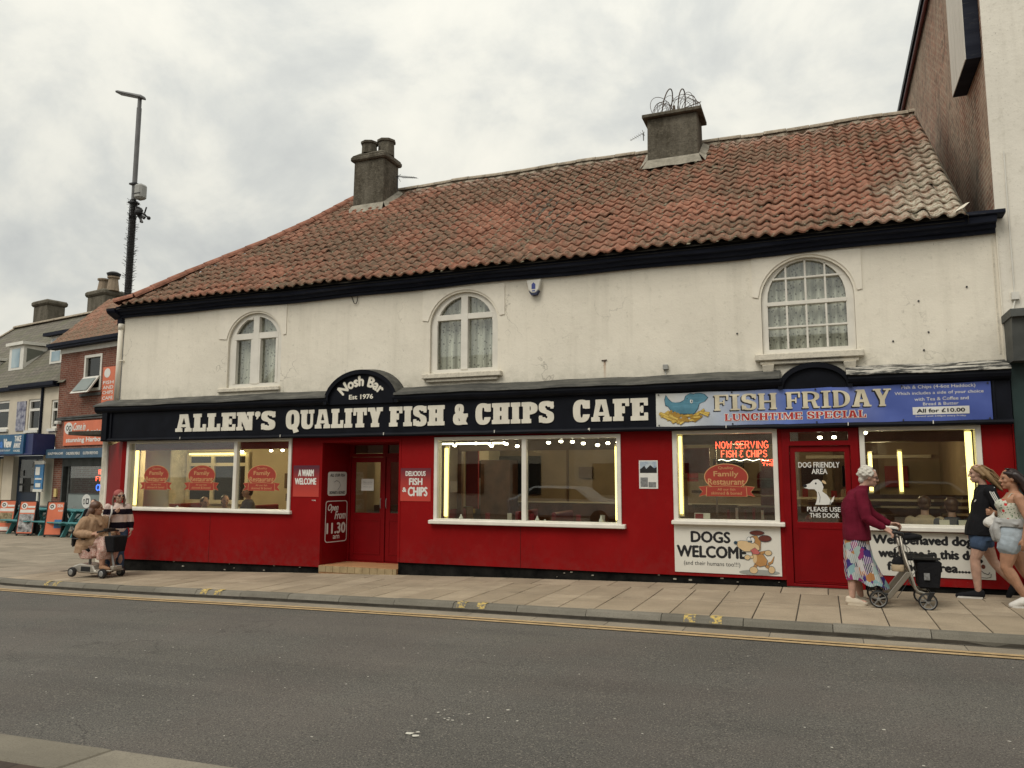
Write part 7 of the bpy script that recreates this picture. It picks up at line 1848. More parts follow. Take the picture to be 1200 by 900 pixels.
def head(b, c, f, up=(0, 0, 1), s=1.0):
    """head with nose, chin, brow, ears; f is the way the face looks"""
    c, f, up = V3(c), V3(f).normalized(), V3(up).normalized(); l = up.cross(f).normalized(); up = f.cross(l)
    R = Matrix((f, l, up)).transposed()
    P = lambda a, q, h: c + (f*a + l*q + up*h)*s
    b.ball(P(-.008, 0, .022), 0, (.096*s, .077*s, .098*s), 12, rot=R)
    b.ball(P(.022, 0, -.045), 0, (.066*s, .056*s, .072*s), 10, rot=R)
    b.ball(P(.060, 0, -.092), 0, (.026*s, .026*s, .020*s), 8, rot=R)
    b.limb([P(.088, 0, .020), P(.106, 0, -.018)], [.009*s, .014*s], 8)
    for q in (-1, 1):
        b.ball(P(.092, q*.013, -.022), 0, (.010*s, .010*s, .009*s), 6); b.ball(P(-.004, q*.077, .0), 0, (.020*s, .008*s, .032*s), 8, rot=R)
        b.ball(P(.058, q*.038, -.020), 0, (.026*s, .024*s, .024*s), 8, rot=R); b.limb([P(.082, q*.012, .036), P(.072, q*.045, .036)], [.011*s, .009*s], 6)
    b.limb([P(.084, -.018, -.060), P(.093, 0, -.056), P(.084, .018, -.060)], [.006*s, .009*s, .006*s], 6)
    b.limb([P(.082, -.016, -.070), P(.089, 0, -.070), P(.082, .016, -.070)], [.006*s, .009*s, .006*s], 6)
    return P
def eyes(parent, P, s=1.0):
    for q in (-1, 1):
        b = B(); b.ball(P(.076, q*.030, .010), 0, (.011*s, .013*s, .009*s), 6); b.build('eye', 'eye_dark', parent, smooth=True)
    b = B(); b.ball(P(.094, 0, -.063), 0, (.006*s, .020*s, .007*s), 6); b.build('mouth', 'lip', parent, smooth=True)
def strands(name, m, parent, roots, r=.009, n=5):
    b = B()
    for pts, k_ in roots: b.tube(pts, [r*(.5+.5*math.sin(PI*min(1, .15+.8*i_/(len(pts)-1)))) for i_ in range(len(pts))], n)
    return b.build(name, m, parent, smooth=True)
def skin(name, c):
    k = NT(name); cc = k.mix(k.ramp(k.noise(14, 4), [(.4, 0.), (.65, 1.)]), mul(c, .86), mul(c, 1.08)); k.fin(cc, .52, k.bump(k.noise(160, 2), .06, .002), spec=.3)
    k.p.inputs['Subsurface Weight'].default_value = .06; k.p.inputs['Subsurface Radius'].default_value = (.02, .008, .004)
skin('skin_pale', (.47, .29, .215)); skin('skin_warm', (.42, .235, .16)); skin('skin_tan', (.40, .215, .135)); skin('skin_old', (.48, .29, .22))
mat('eye_dark', (.02, .015, .012), .2, .1, 9, 0, spec=.6); mat('lip', (.30, .09, .08), .5, .1, 9, 0)
def cloth(name, c, fuzz=.3, sc=90, c2=None, fold=5.0):
    k = NT(name); cc = k.mix(k.ramp(k.noise(6, 5), [(.35, 0.), (.7, 1.)]), mul(c, .85), c2 or mul(c, 1.12))
    k.fin(cc, .9, k.bump(k.noise(sc, 3), fuzz, .004, k.bump(k.noise(fold, 4, .6, dist=.6), .55, .035)), spec=.15)
cloth('fleece_burgundy', (.125, .008, .022)); cloth('wool_camel', (.36, .235, .15), .6, 70); cloth('jersey_black', (.011, .011, .013), .2); cloth('denim_blue', (.055, .085, .145), .4, 200); cloth('denim_light', (.33, .38, .42), .5, 200)
cloth('knit_grey', (.36, .36, .35), .4); cloth('cotton_dark', (.05, .055, .07)); cloth('shirt_grey', (.12, .12, .13)); cloth('hat_pink', (.36, .11, .10), .6, 60); cloth('canvas_black', (.012, .012, .014), .3, 120, fold=12); cloth('leather_beige', (.42, .33, .22), .2, 40)
cloth('shoe_cream', (.55, .48, .38), .2, 60); cloth('shoe_white', (.62, .60, .56), .2, 60); cloth('shoe_tan', (.30, .17, .10), .2, 60); cloth('bag_white', (.66, .64, .60), .2, 30)
# striped jumper
k = NT('striped_knit'); tcn = k.n('ShaderNodeTexCoord'); sx_ = k.n('ShaderNodeSeparateXYZ'); k.l(tcn.outputs['Object'], sx_.inputs[0]); z_ = k.math('ADD', sx_.outputs[2], k.math('MULTIPLY', k.math('SUBTRACT', k.noise(6, 3), .5), .02))
band = lambda a, c_: k.math('MULTIPLY', k.math('GREATER_THAN', z_, a), k.math('LESS_THAN', z_, c_))
st_ = k.math('ADD', k.math('ADD', band(1.13, 1.235), band(.865, .985)), band(.60, .70), clamp=True)
k.fin(k.mix(st_, (.58, .45, .40), (.012, .008, .014)), .92, k.bump(k.noise(90, 3), .5, .006, k.bump(k.noise(6, 4), .5, .03)), spec=.1)
# old lady's patchwork skirt and the pink flowered one
def patch_mat(name, stops, sc, line):
    k = NT(name); tcn = k.n('ShaderNodeTexCoord')
    mp = k.n('ShaderNodeMapping'); mp.inputs['Scale'].default_value = (1, 1, .8); mp.inputs['Rotation'].default_value = (0, .25, 0); k.l(tcn.outputs['Object'], mp.inputs[0])
    vn = k.n('ShaderNodeTexVoronoi', distance='CHEBYCHEV'); vn.inputs['Scale'].default_value = sc; k.l(mp.outputs[0], vn.inputs['Vector'])
    sep_ = k.n('ShaderNodeSeparateColor'); k.l(vn.outputs['Color'], sep_.inputs[0])
    n_ = k.n('ShaderNodeValToRGB'); k.l(sep_.outputs[0], n_.inputs[0]); n_.color_ramp.interpolation = 'CONSTANT'; e = n_.color_ramp.elements
    while len(e) < len(stops): e.new(.5)
    for i_, (el, c) in enumerate(zip(e, stops)): el.position = i_/len(stops); el.color = (*c, 1)
    w_ = k.n('ShaderNodeTexWave'); w_.inputs['Scale'].default_value = 16; w_.inputs['Distortion'].default_value = 1.5; k.l(mp.outputs[0], w_.inputs['Vector'])
    c = k.mix(k.math('MULTIPLY', k.math('GREATER_THAN', w_.outputs[0], .62), k.math('GREATER_THAN', sep_.outputs[1], .45)), n_.outputs[0], line)
    c = k.mix(k.ramp(vn.outputs['Distance'], [(.0, 0.), (.03, 0.)]), c, line)
    k.fin(c, .85, k.bump(k.noise(5, 4, stretch=(1.5, 1.5, .3)), .7, .05), spec=.15)
patch_mat('skirt_patchwork', [(.05, .035, .17), (.22, .36, .38), (.24, .035, .13), (.02, .02, .05), (.38, .18, .07), (.30, .38, .36), (.10, .03, .18), (.45, .43, .42)], 13, (.50, .47, .48))
k = NT('skirt_pink'); c = k.mix(k.ramp(k.vor(55), [(.25, 0.), (.5, 1.)]), (.42, .13, .11), (.58, .42, .36)); k.fin(c, .88, k.bump(k.noise(6, 4), .6, .03))
k = NT('floral_top'); c = k.mix(k.ramp(k.vor(42), [(.2, 0.), (.4, 1.)]), (.05, .12, .05), (.50, .50, .42)); c = k.mix(k.ramp(k.vor(11), [(.16, 1.), (.22, 0.)]), c, (.48, .02, .02)); k.fin(c, .85)
k = NT('hair_white'); k.fin(k.mix(k.noise(60, 4), (.40, .37, .32), (.72, .69, .62)), .7, k.bump(k.noise(70, 4, .7), .9, .012))
k = NT('hair_blonde'); k.fin(k.mix(k.noise(22, 5, .7, stretch=(1, 1, .35)), (.10, .055, .025), (.38, .25, .12)), .5, k.bump(k.noise(90, 3, stretch=(1, 1, .2)), .6, .006))
k = NT('hair_brown'); k.fin(k.mix(k.noise(22, 5, .7, stretch=(1, 1, .35)), (.055, .025, .014), (.15, .07, .04)), .45, k.bump(k.noise(90, 3, stretch=(1, 1, .2)), .6, .006))
k = NT('hair_dark'); k.fin(k.mix(k.noise(22, 5), (.012, .008, .008), (.04, .024, .022)), .4, k.bump(k.noise(90, 3, stretch=(1, 1, .2)), .6, .006))
def person(lb, loc, rz=0, group=None): return thing('person', lb, 'person', loc, rz, group=group, local=True)
def shoe(b, heel, toe, r=.036, h=.05):
    heel, toe = V3(heel), V3(toe); m_ = heel.lerp(toe, .5)
    b.limb([heel+V3((0, 0, h)), m_+V3((0, 0, h*.85)), toe+V3((0, 0, h*.55))], [r*1.05, r*1.08, r*.8]); b.limb([heel+V3((0, 0, h*1.7)), m_+V3((0, 0, h*1.15))], [r*.95, r*.8])
def sole(parent, heel, toe, m='shoe_white', r=.043):
    heel, toe = V3(heel), V3(toe); d = (toe-heel).normalized(); n_ = V3((-d.y, d.x, 0)).normalized() if abs(d.x)+abs(d.y) > .01 else V3((0, 1, 0))
    pts = []
    for t, w in ((-.04, .5), (-.03, .85), (.02, 1.), (.5, .92), (.75, 1.05), (.95, .95), (1.06, .5)): pts.append((t, w))
    b = B(); L = (toe-heel); lo = [heel + L*t + n_*r*w for t, w in pts] + [heel + L*t - n_*r*w for t, w in reversed(pts)]
    k_ = len(lo); b.add([p for p in lo] + [p+V3((0, 0, .022)) for p in lo], [tuple(range(k_)), tuple(reversed(range(k_, 2*k_)))] + [(i, i+k_, (i+1) % k_+k_, (i+1) % k_) for i in range(k_)]); b.build('sole', m, parent, world=False)

# ---- 1. the old woman pushing a rollator (faces right)
LZ = g(.35)
p1_ = person('white-haired old woman in a burgundy fleece and patchwork skirt pushing a walking frame', (.35, -1.45, LZ))
b = Fig(); Hc = V3((.178, 0, 1.535)); P = head(b, Hc, (.97, .05, -.22), (.22, 0, .97), .98)
b.limb([(.085, 0, 1.36), (.125, 0, 1.44), (.15, 0, 1.49)], [.062, .052, .055])
b.loft([(.0, 0, .80, .11, .15), (-.01, 0, .95, .105, .14), (-.02, 0, 1.12, .105, .155), (.02, 0, 1.27, .10, .155), (.07, 0, 1.36, .075, .12), (.09, 0, 1.40, .05, .06)])
for sy, ln in ((-1, ((.075, 1.335), (.125, 1.055), (.295, .935))), (1, ((.075, 1.335), (.20, 1.09), (.40, .965)))):
    ys = (.165, .235, .215)
    pts = [(q[0], sy*y_, q[1]) for q, y_ in zip(ln, ys)]; b.limb(pts, [.05, .040, .028])
    w = V3(pts[2]); d = V3((.80, 0, -.42)) if sy < 0 else V3((.85, 0, -.1)); hand(b, w+d*.01, d, (0.25, -sy*.75, .55), (.1, 0, -1), .85, .95)
for sy, x0, x1, kx in ((-1, -.10, .055, -.055), (1, -.0, .13, .01)):
    b.limb([(-.0, sy*.085, .82), (kx+.01, sy*.09, .45), (kx-.02, sy*.09, .30), (x0+.02, sy*.095, .095)], [.088, .058, .052, .036]); b.limb([(x0, sy*.10, .05), (x1, sy*.10, .035)], [.034, .028])
body = b.fuse('body', 'skin_old', p1_, .006, 3); eyes(body, P, .98)
b = Fig(); b.loft([(.01, 0, .775, .155, .205), (.005, 0, .86, .155, .205), (-.005, 0, 1.0, .148, .195), (-.015, 0, 1.15, .142, .195), (.005, 0, 1.27, .135, .20), (.045, 0, 1.355, .105, .165), (.09, 0, 1.40, .075, .09), (.115, 0, 1.435, .070, .072)], p=2.2)
for sy, ln in ((-1, ((.065, 1.325), (.115, 1.05), (.275, .945))), (1, ((.065, 1.325), (.19, 1.085), (.375, .975)))):
    b.limb([(ln[0][0], sy*.165, ln[0][1]), (ln[1][0], sy*.235, ln[1][1]), (ln[2][0], sy*.217, ln[2][1])], [.078, .062, .045])
b.fuse('fleece', 'fleece_burgundy', p1_, .008, 3, noise=0.016)
b = B(); n = 44; rows_ = [(.0, .85, .135, .18, 0), (.0, .72, .15, .195, .004), (.015, .55, .165, .205, .010), (.05, .40, .19, .21, .016), (.095, .24, .225, .215, .022)]
for ri, (x, z, rx, ry, wv) in enumerate(rows_):
    for j in range(n):
        t = 2*PI*j/n; w_ = 1 + wv*6*math.sin(t*7+.6*ri*0); zz = z + (.055*math.cos(t*1.0+2.7) + .02*math.sin(t*5) if ri == 4 else 0)
        b.v.append((x+rx*w_*math.cos(t) + (.0 if ri < 4 else .02*math.sin(t*3)), ry*w_*math.sin(t), zz))
for ri in range(4):
    for j in range(n): q = (j+1) % n; b.f.append((ri*n+j, (ri+1)*n+j, (ri+1)*n+q, ri*n+q)); b.mi.append(0)
b.build('skirt', 'skirt_patchwork', p1_, smooth=True, world=False)
rnd = random.Random(31); b = Fig()
b.ball(Hc+V3((-.030, 0, .040)), 0, (.098, .090, .090), 10)
for i_ in range(120):
    a, e_ = rnd.uniform(0, 2*PI), rnd.uniform(-.25, 1.5); c_ = Hc + V3((-.030+.100*math.cos(a)*math.cos(e_), .090*math.sin(a)*math.cos(e_), .040+.095*math.sin(e_)))
    if c_.x > Hc.x+.052 and c_.z < Hc.z+.055: continue
    b.ball(c_, rnd.uniform(.012, .022), n=5)
b.ball(Hc+V3((-.085, 0, -.03)), 0, (.04, .06, .05), 6); b.fuse('hair', 'hair_white', p1_, .006, 1)
b = B(); b.tube([P(.094, -.048, .012), P(.098, -.012, .012), P(.098, .012, .012), P(.094, .048, .012)], .004, 5); b.tube([P(.09, -.052, .014), P(0, -.082, .014)], .003, 4)
for q in (-1, 1): b.tube([P(.094, q*.03+.018*math.cos(t), .006+.014*math.sin(t)) for t in lin(0, 2*PI, 9)], .003, 4)
b.build('glasses', 'dark_metal', p1_, world=False)
for sy, x0, x1 in ((-1, -.15, .06), (1, -.04, .12)):
    b = Fig(); shoe(b, (x0+.03, sy*.10, .0), (x1, sy*.10, .0), .040, .042); b.fuse('shoe', 'shoe_cream', p1_, .007, 2); sole(p1_, (x0+.02, sy*.10, 0), (x1, sy*.10, 0), 'shoe_cream')
# ---- rollator
rl = thing('rollator', 'silver-grey four-wheeled walking frame with black seat and basket bag', 'walking frame', (.35, -1.42, LZ+.004), local=True)
mat('frame_champagne', (.27, .245, .205), .32, .1, 5, .05, 60, .5, metal=.55)
LBd = lambda b, nm, m, par=rl, **k_: b.build(nm, m, par, world=False, **k_)
for sy in (-1, 1):
    y = sy*.28; yi = sy*.235
    b = B(); b.tube([(.47, yi, .84), (.50, yi, .60), (.545, yi, .43)], .017, 10); b.tube([(.485, yi, .70), (.60, yi, .24), (.63, yi, .205), (.70, yi, .185), (.76, yi, .175)], .017, 10)
    LBd(b, 'side_frame', 'frame_champagne', smooth=True)
    b = B(); b.hexa([(.27, yi-.016, .115), (.33, yi-.016, .10), (.33, yi+.016, .10), (.27, yi+.016, .115)], [(.515, yi-.016, .43), (.585, yi-.016, .42), (.585, yi+.016, .42), (.515, yi+.016, .43)]); LBd(b, 'rear_beam', 'frame_champagne', bevel=.006)
    b = B(); b.tube([(.36, yi, .875), (.42, yi, .882), (.50, yi, .872), (.49, yi, .82)], .019, 8); b.tube([(.40, yi, .85), (.46, yi, .82), (.47, yi, .78)], .009, 6); LBd(b, 'handle_grip', 'black_plastic', smooth=True)
    b = B(); b.tube([(.45, yi, .80), (.56, yi-.02, .70), (.62, yi, .45), (.40, yi, .12)], .004, 5); LBd(b, 'brake_cable', 'dark_metal')
    for wx, ws in ((.20, 1.), (.72, 1.)):
        b = B(); b.lathe([(.084, -.016), (.099, -.012), (.102, 0), (.099, .012), (.084, .016), (.084, -.016)], (wx, y, .102), 'y', 24); wl = LBd(b, 'wheel', 'black_plastic', smooth=False)
        b = B()
        for t in range(5):
            a = 2*PI*t/5+.3; b.tube([(wx, y, .102), (wx+.085*math.cos(a), y, .102+.085*math.sin(a))], .008, 5)
        b.lathe([(.010, -.02), (.022, -.018), (.022, .018), (.010, .02)], (wx, y, .102), 'y', 10); b.lathe([(.078, -.010), (.086, -.012), (.086, .012), (.078, .010), (.078, -.010)], (wx, y, .102), 'y', 24); b.build('rim', 'galv', wl, world=False)
    b = B(); b.hexa([(.70, y-.03, .11), (.74, y-.03, .11), (.74, y+.0, .11), (.70, y+.0, .11)], [(.74, y-.03, .215), (.80, y-.03, .215), (.80, y+.01, .215), (.74, y+.01, .215)]); LBd(b, 'fork', 'black_plastic', bevel=.006)
    b = B(); b.hexa([(.19, yi-.02, .09), (.28, yi-.02, .09), (.28, yi+.02, .09), (.19, yi+.02, .09)], [(.25, yi-.02, .17), (.31, yi-.02, .17), (.31, yi+.02, .17), (.25, yi+.02, .17)]); LBd(b, 'brake_housing', 'black_plastic', bevel=.006)
b = B(); b.box(.50, .84, -.20, .20, .555, .59); LBd(b, 'seat', 'canvas_black', bevel=.012)
b = B(); b.box(.50, .88, -.235, -.215, .575, .60); b.box(.50, .88, .215, .235, .575, .60); LBd(b, 'seat_rail', 'black_plastic')
b = B(); b.tube([(.50, -.235, .82), (.62, -.22, .83), (.70, 0, .82), (.62, .22, .83), (.50, .235, .82)], .030, 8); LBd(b, 'back_strap', 'canvas_black', smooth=True)
b = B(); b.hexa([(.645, -.19, .235), (.86, -.19, .235), (.86, .19, .235), (.645, .19, .235)], [(.635, -.21, .545), (.90, -.21, .555), (.90, .21, .555), (.635, .21, .545)]); LBd(b, 'basket_bag', 'canvas_black', bevel=.02)
b = B(); b.box(.70, .76, -.22, -.212, .34, .42); LBd(b, 'bag_print', 'poster_grey')
b = B(); b.tube([(.28, -.235, .14), (.28, .235, .14)], .012, 6); b.tube([(.55, -.235, .42), (.55, .235, .42)], .012, 6); LBd(b, 'cross_bar', 'frame_champagne')
t_ = thing('handbag', 'beige and black handbag hanging from the walking frame', 'handbag', (.78, -1.62, LZ+.43), local=True)
b = Fig(); b.loft([(0, 0, 0, .065, .045), (0, 0, .03, .072, .05), (0, 0, .08, .07, .05)]); b.fuse('base', 'leather_beige', t_, .008, 2)
b = Fig(); b.loft([(0, 0, .085, .070, .05), (0, 0, .13, .06, .045), (0.01, 0, .17, .035, .03)]); b.fuse('flap', 'canvas_black', t_, .008, 2)
b = B(); b.tube([(-.04, 0, .15), (-.02, 0, .27), (.03, 0, .30), (.05, 0, .15)], .008, 5); b.build('strap', 'canvas_black', t_, world=False)

# ---- 2. young woman in black (faces left)
BZ = g(1.75)
p2_ = person('young blonde woman in a black hooded jacket and denim shorts walking left', (1.75, -.45, BZ))
b = Fig(); Hc = V3((.105, 0, 1.565)); P = head(b, Hc, (-.99, -.08, -.10), (-.1, 0, 1), 1.0)
b.limb([(.165, 0, 1.37), (.15, 0, 1.45), (.125, 0, 1.50)], [.055, .048, .052])
b.loft([(.10, 0, .72, .11, .16), (.11, 0, .86, .105, .155), (.13, 0, 1.02, .09, .13), (.15, 0, 1.20, .10, .15), (.17, 0, 1.34, .075, .14), (.165, 0, 1.40, .05, .06)])
arms2 = {-1: ((.20, -.175, 1.335), (.30, -.215, 1.09), (.255, -.20, .86)), 1: ((.15, .175, 1.335), (.10, .215, 1.08), (.02, .20, .86))}
for sy, pts in arms2.items(): b.limb(pts, [.045, .036, .026]); hand(b, pts[2], (-.1, 0, -1), (-.9, 0, .1), (0, -sy, 0), .35, .95)
legs2 = {-1: ((.09, -.085, .76), (.0, -.085, .485), (.012, -.085, .10)), 1: ((.12, .085, .76), (.23, .085, .45), (.42, .085, .20))}
for sy, pts in legs2.items(): b.limb([pts[0], V3(pts[0]).lerp(V3(pts[1]), .5), pts[1], V3(pts[1]).lerp(V3(pts[2]), .35), pts[2]], [.098, .082, .058, .060, .037])
b.limb([(.03, -.085, .045), (-.20, -.085, .03)], [.036, .026]); b.limb([(.44, .085, .15), (.38, .085, .045)], [.034, .026])
body = b.fuse('body', 'skin_pale', p2_, .006, 3); eyes(body, P)
b = Fig(); b.loft([(.085, 0, .785, .165, .205), (.095, 0, .90, .155, .20), (.12, 0, 1.05, .135, .18), (.15, 0, 1.22, .128, .185), (.175, 0, 1.33, .108, .17), (.18, 0, 1.39, .080, .09), (.175, 0, 1.425, .07, .07)])
for sy, pts in arms2.items(): b.limb([pts[0], pts[1], pts[2]], [.072, .060, .044])
b.ball((.235, 0, 1.385), 0, (.065, .10, .05), 8); jk = b.fuse('jacket', 'jersey_black', p2_, .008, 3, noise=0.014)
b = B(); A0, A1, A2 = [V3(q) for q in arms2[-1]]
for k_ in (-1, 0, 1):
    pts_ = []
    for t in lin(0, 1, 7):
        c_ = (A0+V3((.02, .03, .06))).lerp(A0, t*3) if t < .33 else A0.lerp(A1, (t-.33)/.67); pts_.append(c_ + V3((k_*.020+.008, -.071 if t >= .33 else -.05-.05*t, 0)))
    b.tube(pts_, .0062, 5)
b.tube([(.03, -.13, 1.21), (.045, -.145, 1.235)], .008, 5); b.build('stripes', 'ink_white', jk, world=False)
b = Fig(); b.loft([(.10, 0, .80, .135, .185), (.10, 0, .74, .14, .19), (.10, 0, .72, .135, .19)])
b.limb([(.085, -.085, .78), (.055, -.087, .675)], [.112, .108]); b.limb([(.12, .085, .78), (.155, .087, .68)], [.108, .104]); b.fuse('shorts', 'denim_blue', p2_, .008, 2, noise=0.01)
b = Fig(); b.ball(Hc+V3((.022, 0, .032)), 0, (.100, .088, .088), 10); b.ball(Hc+V3((.055, 0, -.01)), 0, (.07, .082, .085), 8)
for sy in (-.07, -.035, 0, .035, .07):
    b.limb([Hc+V3((.04, sy, .06)), Hc+V3((.11, sy*1.1, -.03)), Hc+V3((.17, sy, -.11)), Hc+V3((.245, sy*.8-.01, -.20))], [.035, .034, .026, .010])
b.limb([Hc+V3((-.055, -.04, .085)), Hc+V3((-.02, -.085, .05)), Hc+V3((.05, -.092, -.02))], [.018, .022, .02]); b.fuse('hair', 'hair_blonde', p2_, .006, 2, noise=0.008)
rs = random.Random(5); b = B()
for i_ in range(46):
    sy = rs.uniform(-.085, .085); z0 = rs.uniform(-.02, .09); q0 = Hc + V3((rs.uniform(-.02, .08), sy, z0+.03)); e_ = Hc + V3((.25+rs.uniform(-.05, .05), sy*.7+rs.uniform(-.03, .03), -.20+rs.uniform(-.05, .05)+z0*.3))
    m1 = q0.lerp(e_, .35) + V3((.02, sy*.25, .03)); m2 = q0.lerp(e_, .7) + V3((.015, sy*.15, .012)); b.tube([q0, m1, m2, e_], [.004, .006, .005, .001], 4)
b.build('hair_strands', 'hair_blonde', p2_, world=False, smooth=True)
for sy, h_, t0 in ((-1, (.045, -.085, .0), (-.215, -.085, .0)), (1, (.445, .085, .12), (.37, .085, .0))):
    b = Fig(); shoe(b, h_, t0, .040, .045); b.fuse('shoe', 'canvas_black', p2_, .007, 2); sole(p2_, h_, t0) if sy < 0 else None

# ---- 3. dark-haired woman in floral top (faces left)
FZ = g(2.05)
p3_ = person('dark-haired woman in a floral strap top and pale denim shorts walking left', (2.05, -1.1, FZ))
b = Fig(); Hc = V3((.035, 0, 1.495)); P = head(b, Hc, (-.99, -.10, -.06), (-.05, 0, 1), 1.03)
b.limb([(.075, 0, 1.31), (.065, 0, 1.38), (.05, 0, 1.43)], [.060, .052, .056])
b.loft([(.0, 0, .74, .125, .175), (.0, 0, .85, .125, .18), (.01, 0, 1.0, .115, .155), (.02, 0, 1.14, .115, .16), (.045, 0, 1.26, .105, .165), (.07, 0, 1.32, .075, .12), (.075, 0, 1.35, .05, .06)])
for sy in (-1, 1): b.ball((-.055, sy*.075, 1.185), .062, n=8)
arms3 = {-1: ((.075, -.195, 1.275), (.145, -.245, 1.02), (.095, -.235, .81)), 1: ((.06, .19, 1.275), (.02, .23, 1.03), (-.12, .16, 1.085))}
for sy, pts in arms3.items(): b.limb([pts[0], V3(pts[0]).lerp(V3(pts[1]), .5), pts[1], pts[2]], [.060, .050, .042, .030])
hand(b, (.095, -.235, .81), (-.05, 0, -1), (-.8, -.3, 0), (0, 1, 0), .4); hand(b, (-.12, .16, 1.085), (-.8, -.2, .1), (0, 0, 1), (.2, -1, 0), .95)
legs3 = {-1: ((-.02, -.09, .75), (-.085, -.095, .46), (.075, -.095, .155)), 1: ((.03, .09, .75), (.12, .09, .44), (.30, .09, .16))}
for sy, pts in legs3.items(): b.limb([pts[0], V3(pts[0]).lerp(V3(pts[1]), .5), pts[1], V3(pts[1]).lerp(V3(pts[2]), .35), pts[2]], [.105, .090, .064, .066, .040])
b.limb([(.105, -.095, .09), (-.04, -.10, .04)], [.038, .028]); b.limb([(.33, .09, .12), (.28, .09, .04)], [.036, .028])
body = b.fuse('body', 'skin_tan', p3_, .006, 3); eyes(body, P, 1.03)
b = Fig(); b.loft([(.01, 0, .98, .125, .165), (.015, 0, 1.08, .125, .165), (.015, 0, 1.17, .128, .175), (.03, 0, 1.215, .115, .172)])
for sy in (-1, 1): b.ball((-.058, sy*.075, 1.185), .070, n=8); b.limb([(-.04, sy*.10, 1.23), (.02, sy*.115, 1.33), (.09, sy*.10, 1.31)], [.009, .009, .009], 6)
b.fuse('top', 'floral_top', p3_, .007, 2, noise=0.007)
b = Fig(); b.loft([(.0, 0, .78, .150, .205), (.0, 0, .88, .145, .20), (.01, 0, .97, .13, .175)]); b.limb([(-.015, -.09, .78), (-.045, -.095, .70)], [.125, .122]); b.limb([(.03, .09, .78), (.055, .09, .70)], [.12, .118]); b.fuse('shorts', 'denim_light', p3_, .008, 2, noise=0.012)
b = Fig(); b.loft([(.01, 0, .93, .155, .205), (.01, 0, .99, .155, .20), (.015, 0, 1.03, .140, .185)]); b.limb([(-.13, -.06, 1.0), (-.15, -.09, .90), (-.135, -.10, .80), (-.12, -.09, .70)], [.04, .045, .040, .022]); b.limb([(-.12, .04, 1.0), (-.17, .02, .88), (-.16, 0, .78)], [.04, .04, .03]); b.limb([(-.14, -.10, .99), (.03, -.205, .97)], [.022, .022]); b.fuse('tied_jacket', 'knit_grey', p3_, .008, 2, noise=0.018)
b = Fig(); b.ball(Hc+V3((.025, 0, .035)), 0, (.104, .092, .092), 10)
for sy in (-.075, -.04, 0, .04, .075): b.limb([Hc+V3((.05, sy, .05)), Hc+V3((.12, sy*1.1, -.03)), Hc+V3((.155, sy*1.1, -.12)), Hc+V3((.18, sy*.9, -.20))], [.045, .045, .038, .02])
b.limb([Hc+V3((-.06, -.045, .075)), Hc+V3((.0, -.088, .06)), Hc+V3((.07, -.09, .0))], [.018, .025, .028]); b.fuse('hair', 'hair_dark', p3_, .006, 2, noise=0.008)
b = B()
for q in (-1, 1): b.ball(Hc+V3((-.02, q*.035, .122)), 0, (.022, .026, .010), 6)
b.tube([Hc+V3((-.02, -.06, .118)), Hc+V3((-.035, 0, .128)), Hc+V3((-.02, .06, .118))], .004, 4); b.build('sunglasses', 'eye_dark', p3_, world=False)
b = B()
for i_ in range(40):
    sy = rs.uniform(-.09, .09); q0 = Hc + V3((rs.uniform(.0, .10), sy, rs.uniform(.0, .09))); e_ = Hc + V3((.19+rs.uniform(-.05, .05), sy+rs.uniform(-.03, .03), -.21+rs.uniform(-.06, .05)))
    m1 = q0.lerp(e_, .35) + V3((.045, sy*.25, .03)); m2 = q0.lerp(e_, .7) + V3((.035, sy*.2, .01)); b.tube([q0, m1, m2, e_], [.004, .006, .006, .001], 4)
b.build('hair_strands', 'hair_dark', p3_, world=False, smooth=True)
for sy, h_, t0 in ((-1, (.115, -.095, .045), (-.055, -.10, .0)), (1, (.34, .09, .10), (.27, .09, .0))):
    b = Fig(); shoe(b, h_, t0, .044, .045); b.fuse('shoe', 'shoe_white', p3_, .007, 2); sole(p3_, (h_[0], h_[1], .0), t0) if sy < 0 else None
t_ = thing('carrier_bag', 'crumpled white bag held in the floral-topped woman hand', 'bag', (1.86, -1.0, BZ+.93), local=True); b = Fig(); b.ball((0, 0, .04), 0, (.075, .06, .07), 7); b.ball((.04, 0, .09), 0, (.05, .045, .05), 6); b.limb([(.03, 0, .1), (.06, 0, .17)], [.03, .012]); b.fuse('bag', 'bag_white', t_, .008, 1, noise=0.02)

# ---- 4. woman on the mobility scooter
SZ = g(-12.4)
sc = thing('mobility_scooter', 'small silver mobility scooter with a black front basket', 'mobility scooter', (-12.4, -1.19, SZ), local=True)
SB = lambda b, nm, m, **k_: b.build(nm, m, k_.pop('par', sc), world=False, **k_)
mat('scooter_silver', (.40, .37, .32), .3, .1, 5, 0, spec=.5, metal=.4)
for wx, wy in ((-.60, -.22), (.14, -.20), (-.60, .22), (.14, .20)):
    b = B(); b.lathe([(.05, -.032), (.082, -.03), (.09, -.01), (.09, .01), (.082, .03), (.05, .032)], (wx, wy, .09), 'y', 20); wl = SB(b, 'wheel', 'black_plastic'); b = B(); b.lathe([(.012, -.04), (.045, -.038), (.052, -.034), (.052, .034), (.045, .038), (.012, .04)], (wx, wy, .09), 'y', 12); SB(b, 'hub', 'galv', par=wl)
b = B(); b.prism([(-.70, .12), (-.52, .075), (.0, .07), (.05, .10), (.02, .15), (-.10, .13), (-.16, .22), (-.48, .245), (-.66, .19)], (), lambda u, v, d=0.: (u, -d, v), -.17, .17); SB(b, 'chassis', 'scooter_silver', bevel=.02)
b = B(); b.box(-.45, -.20, -.175, .175, .10, .20); SB(b, 'battery', 'black_plastic', bevel=.01)
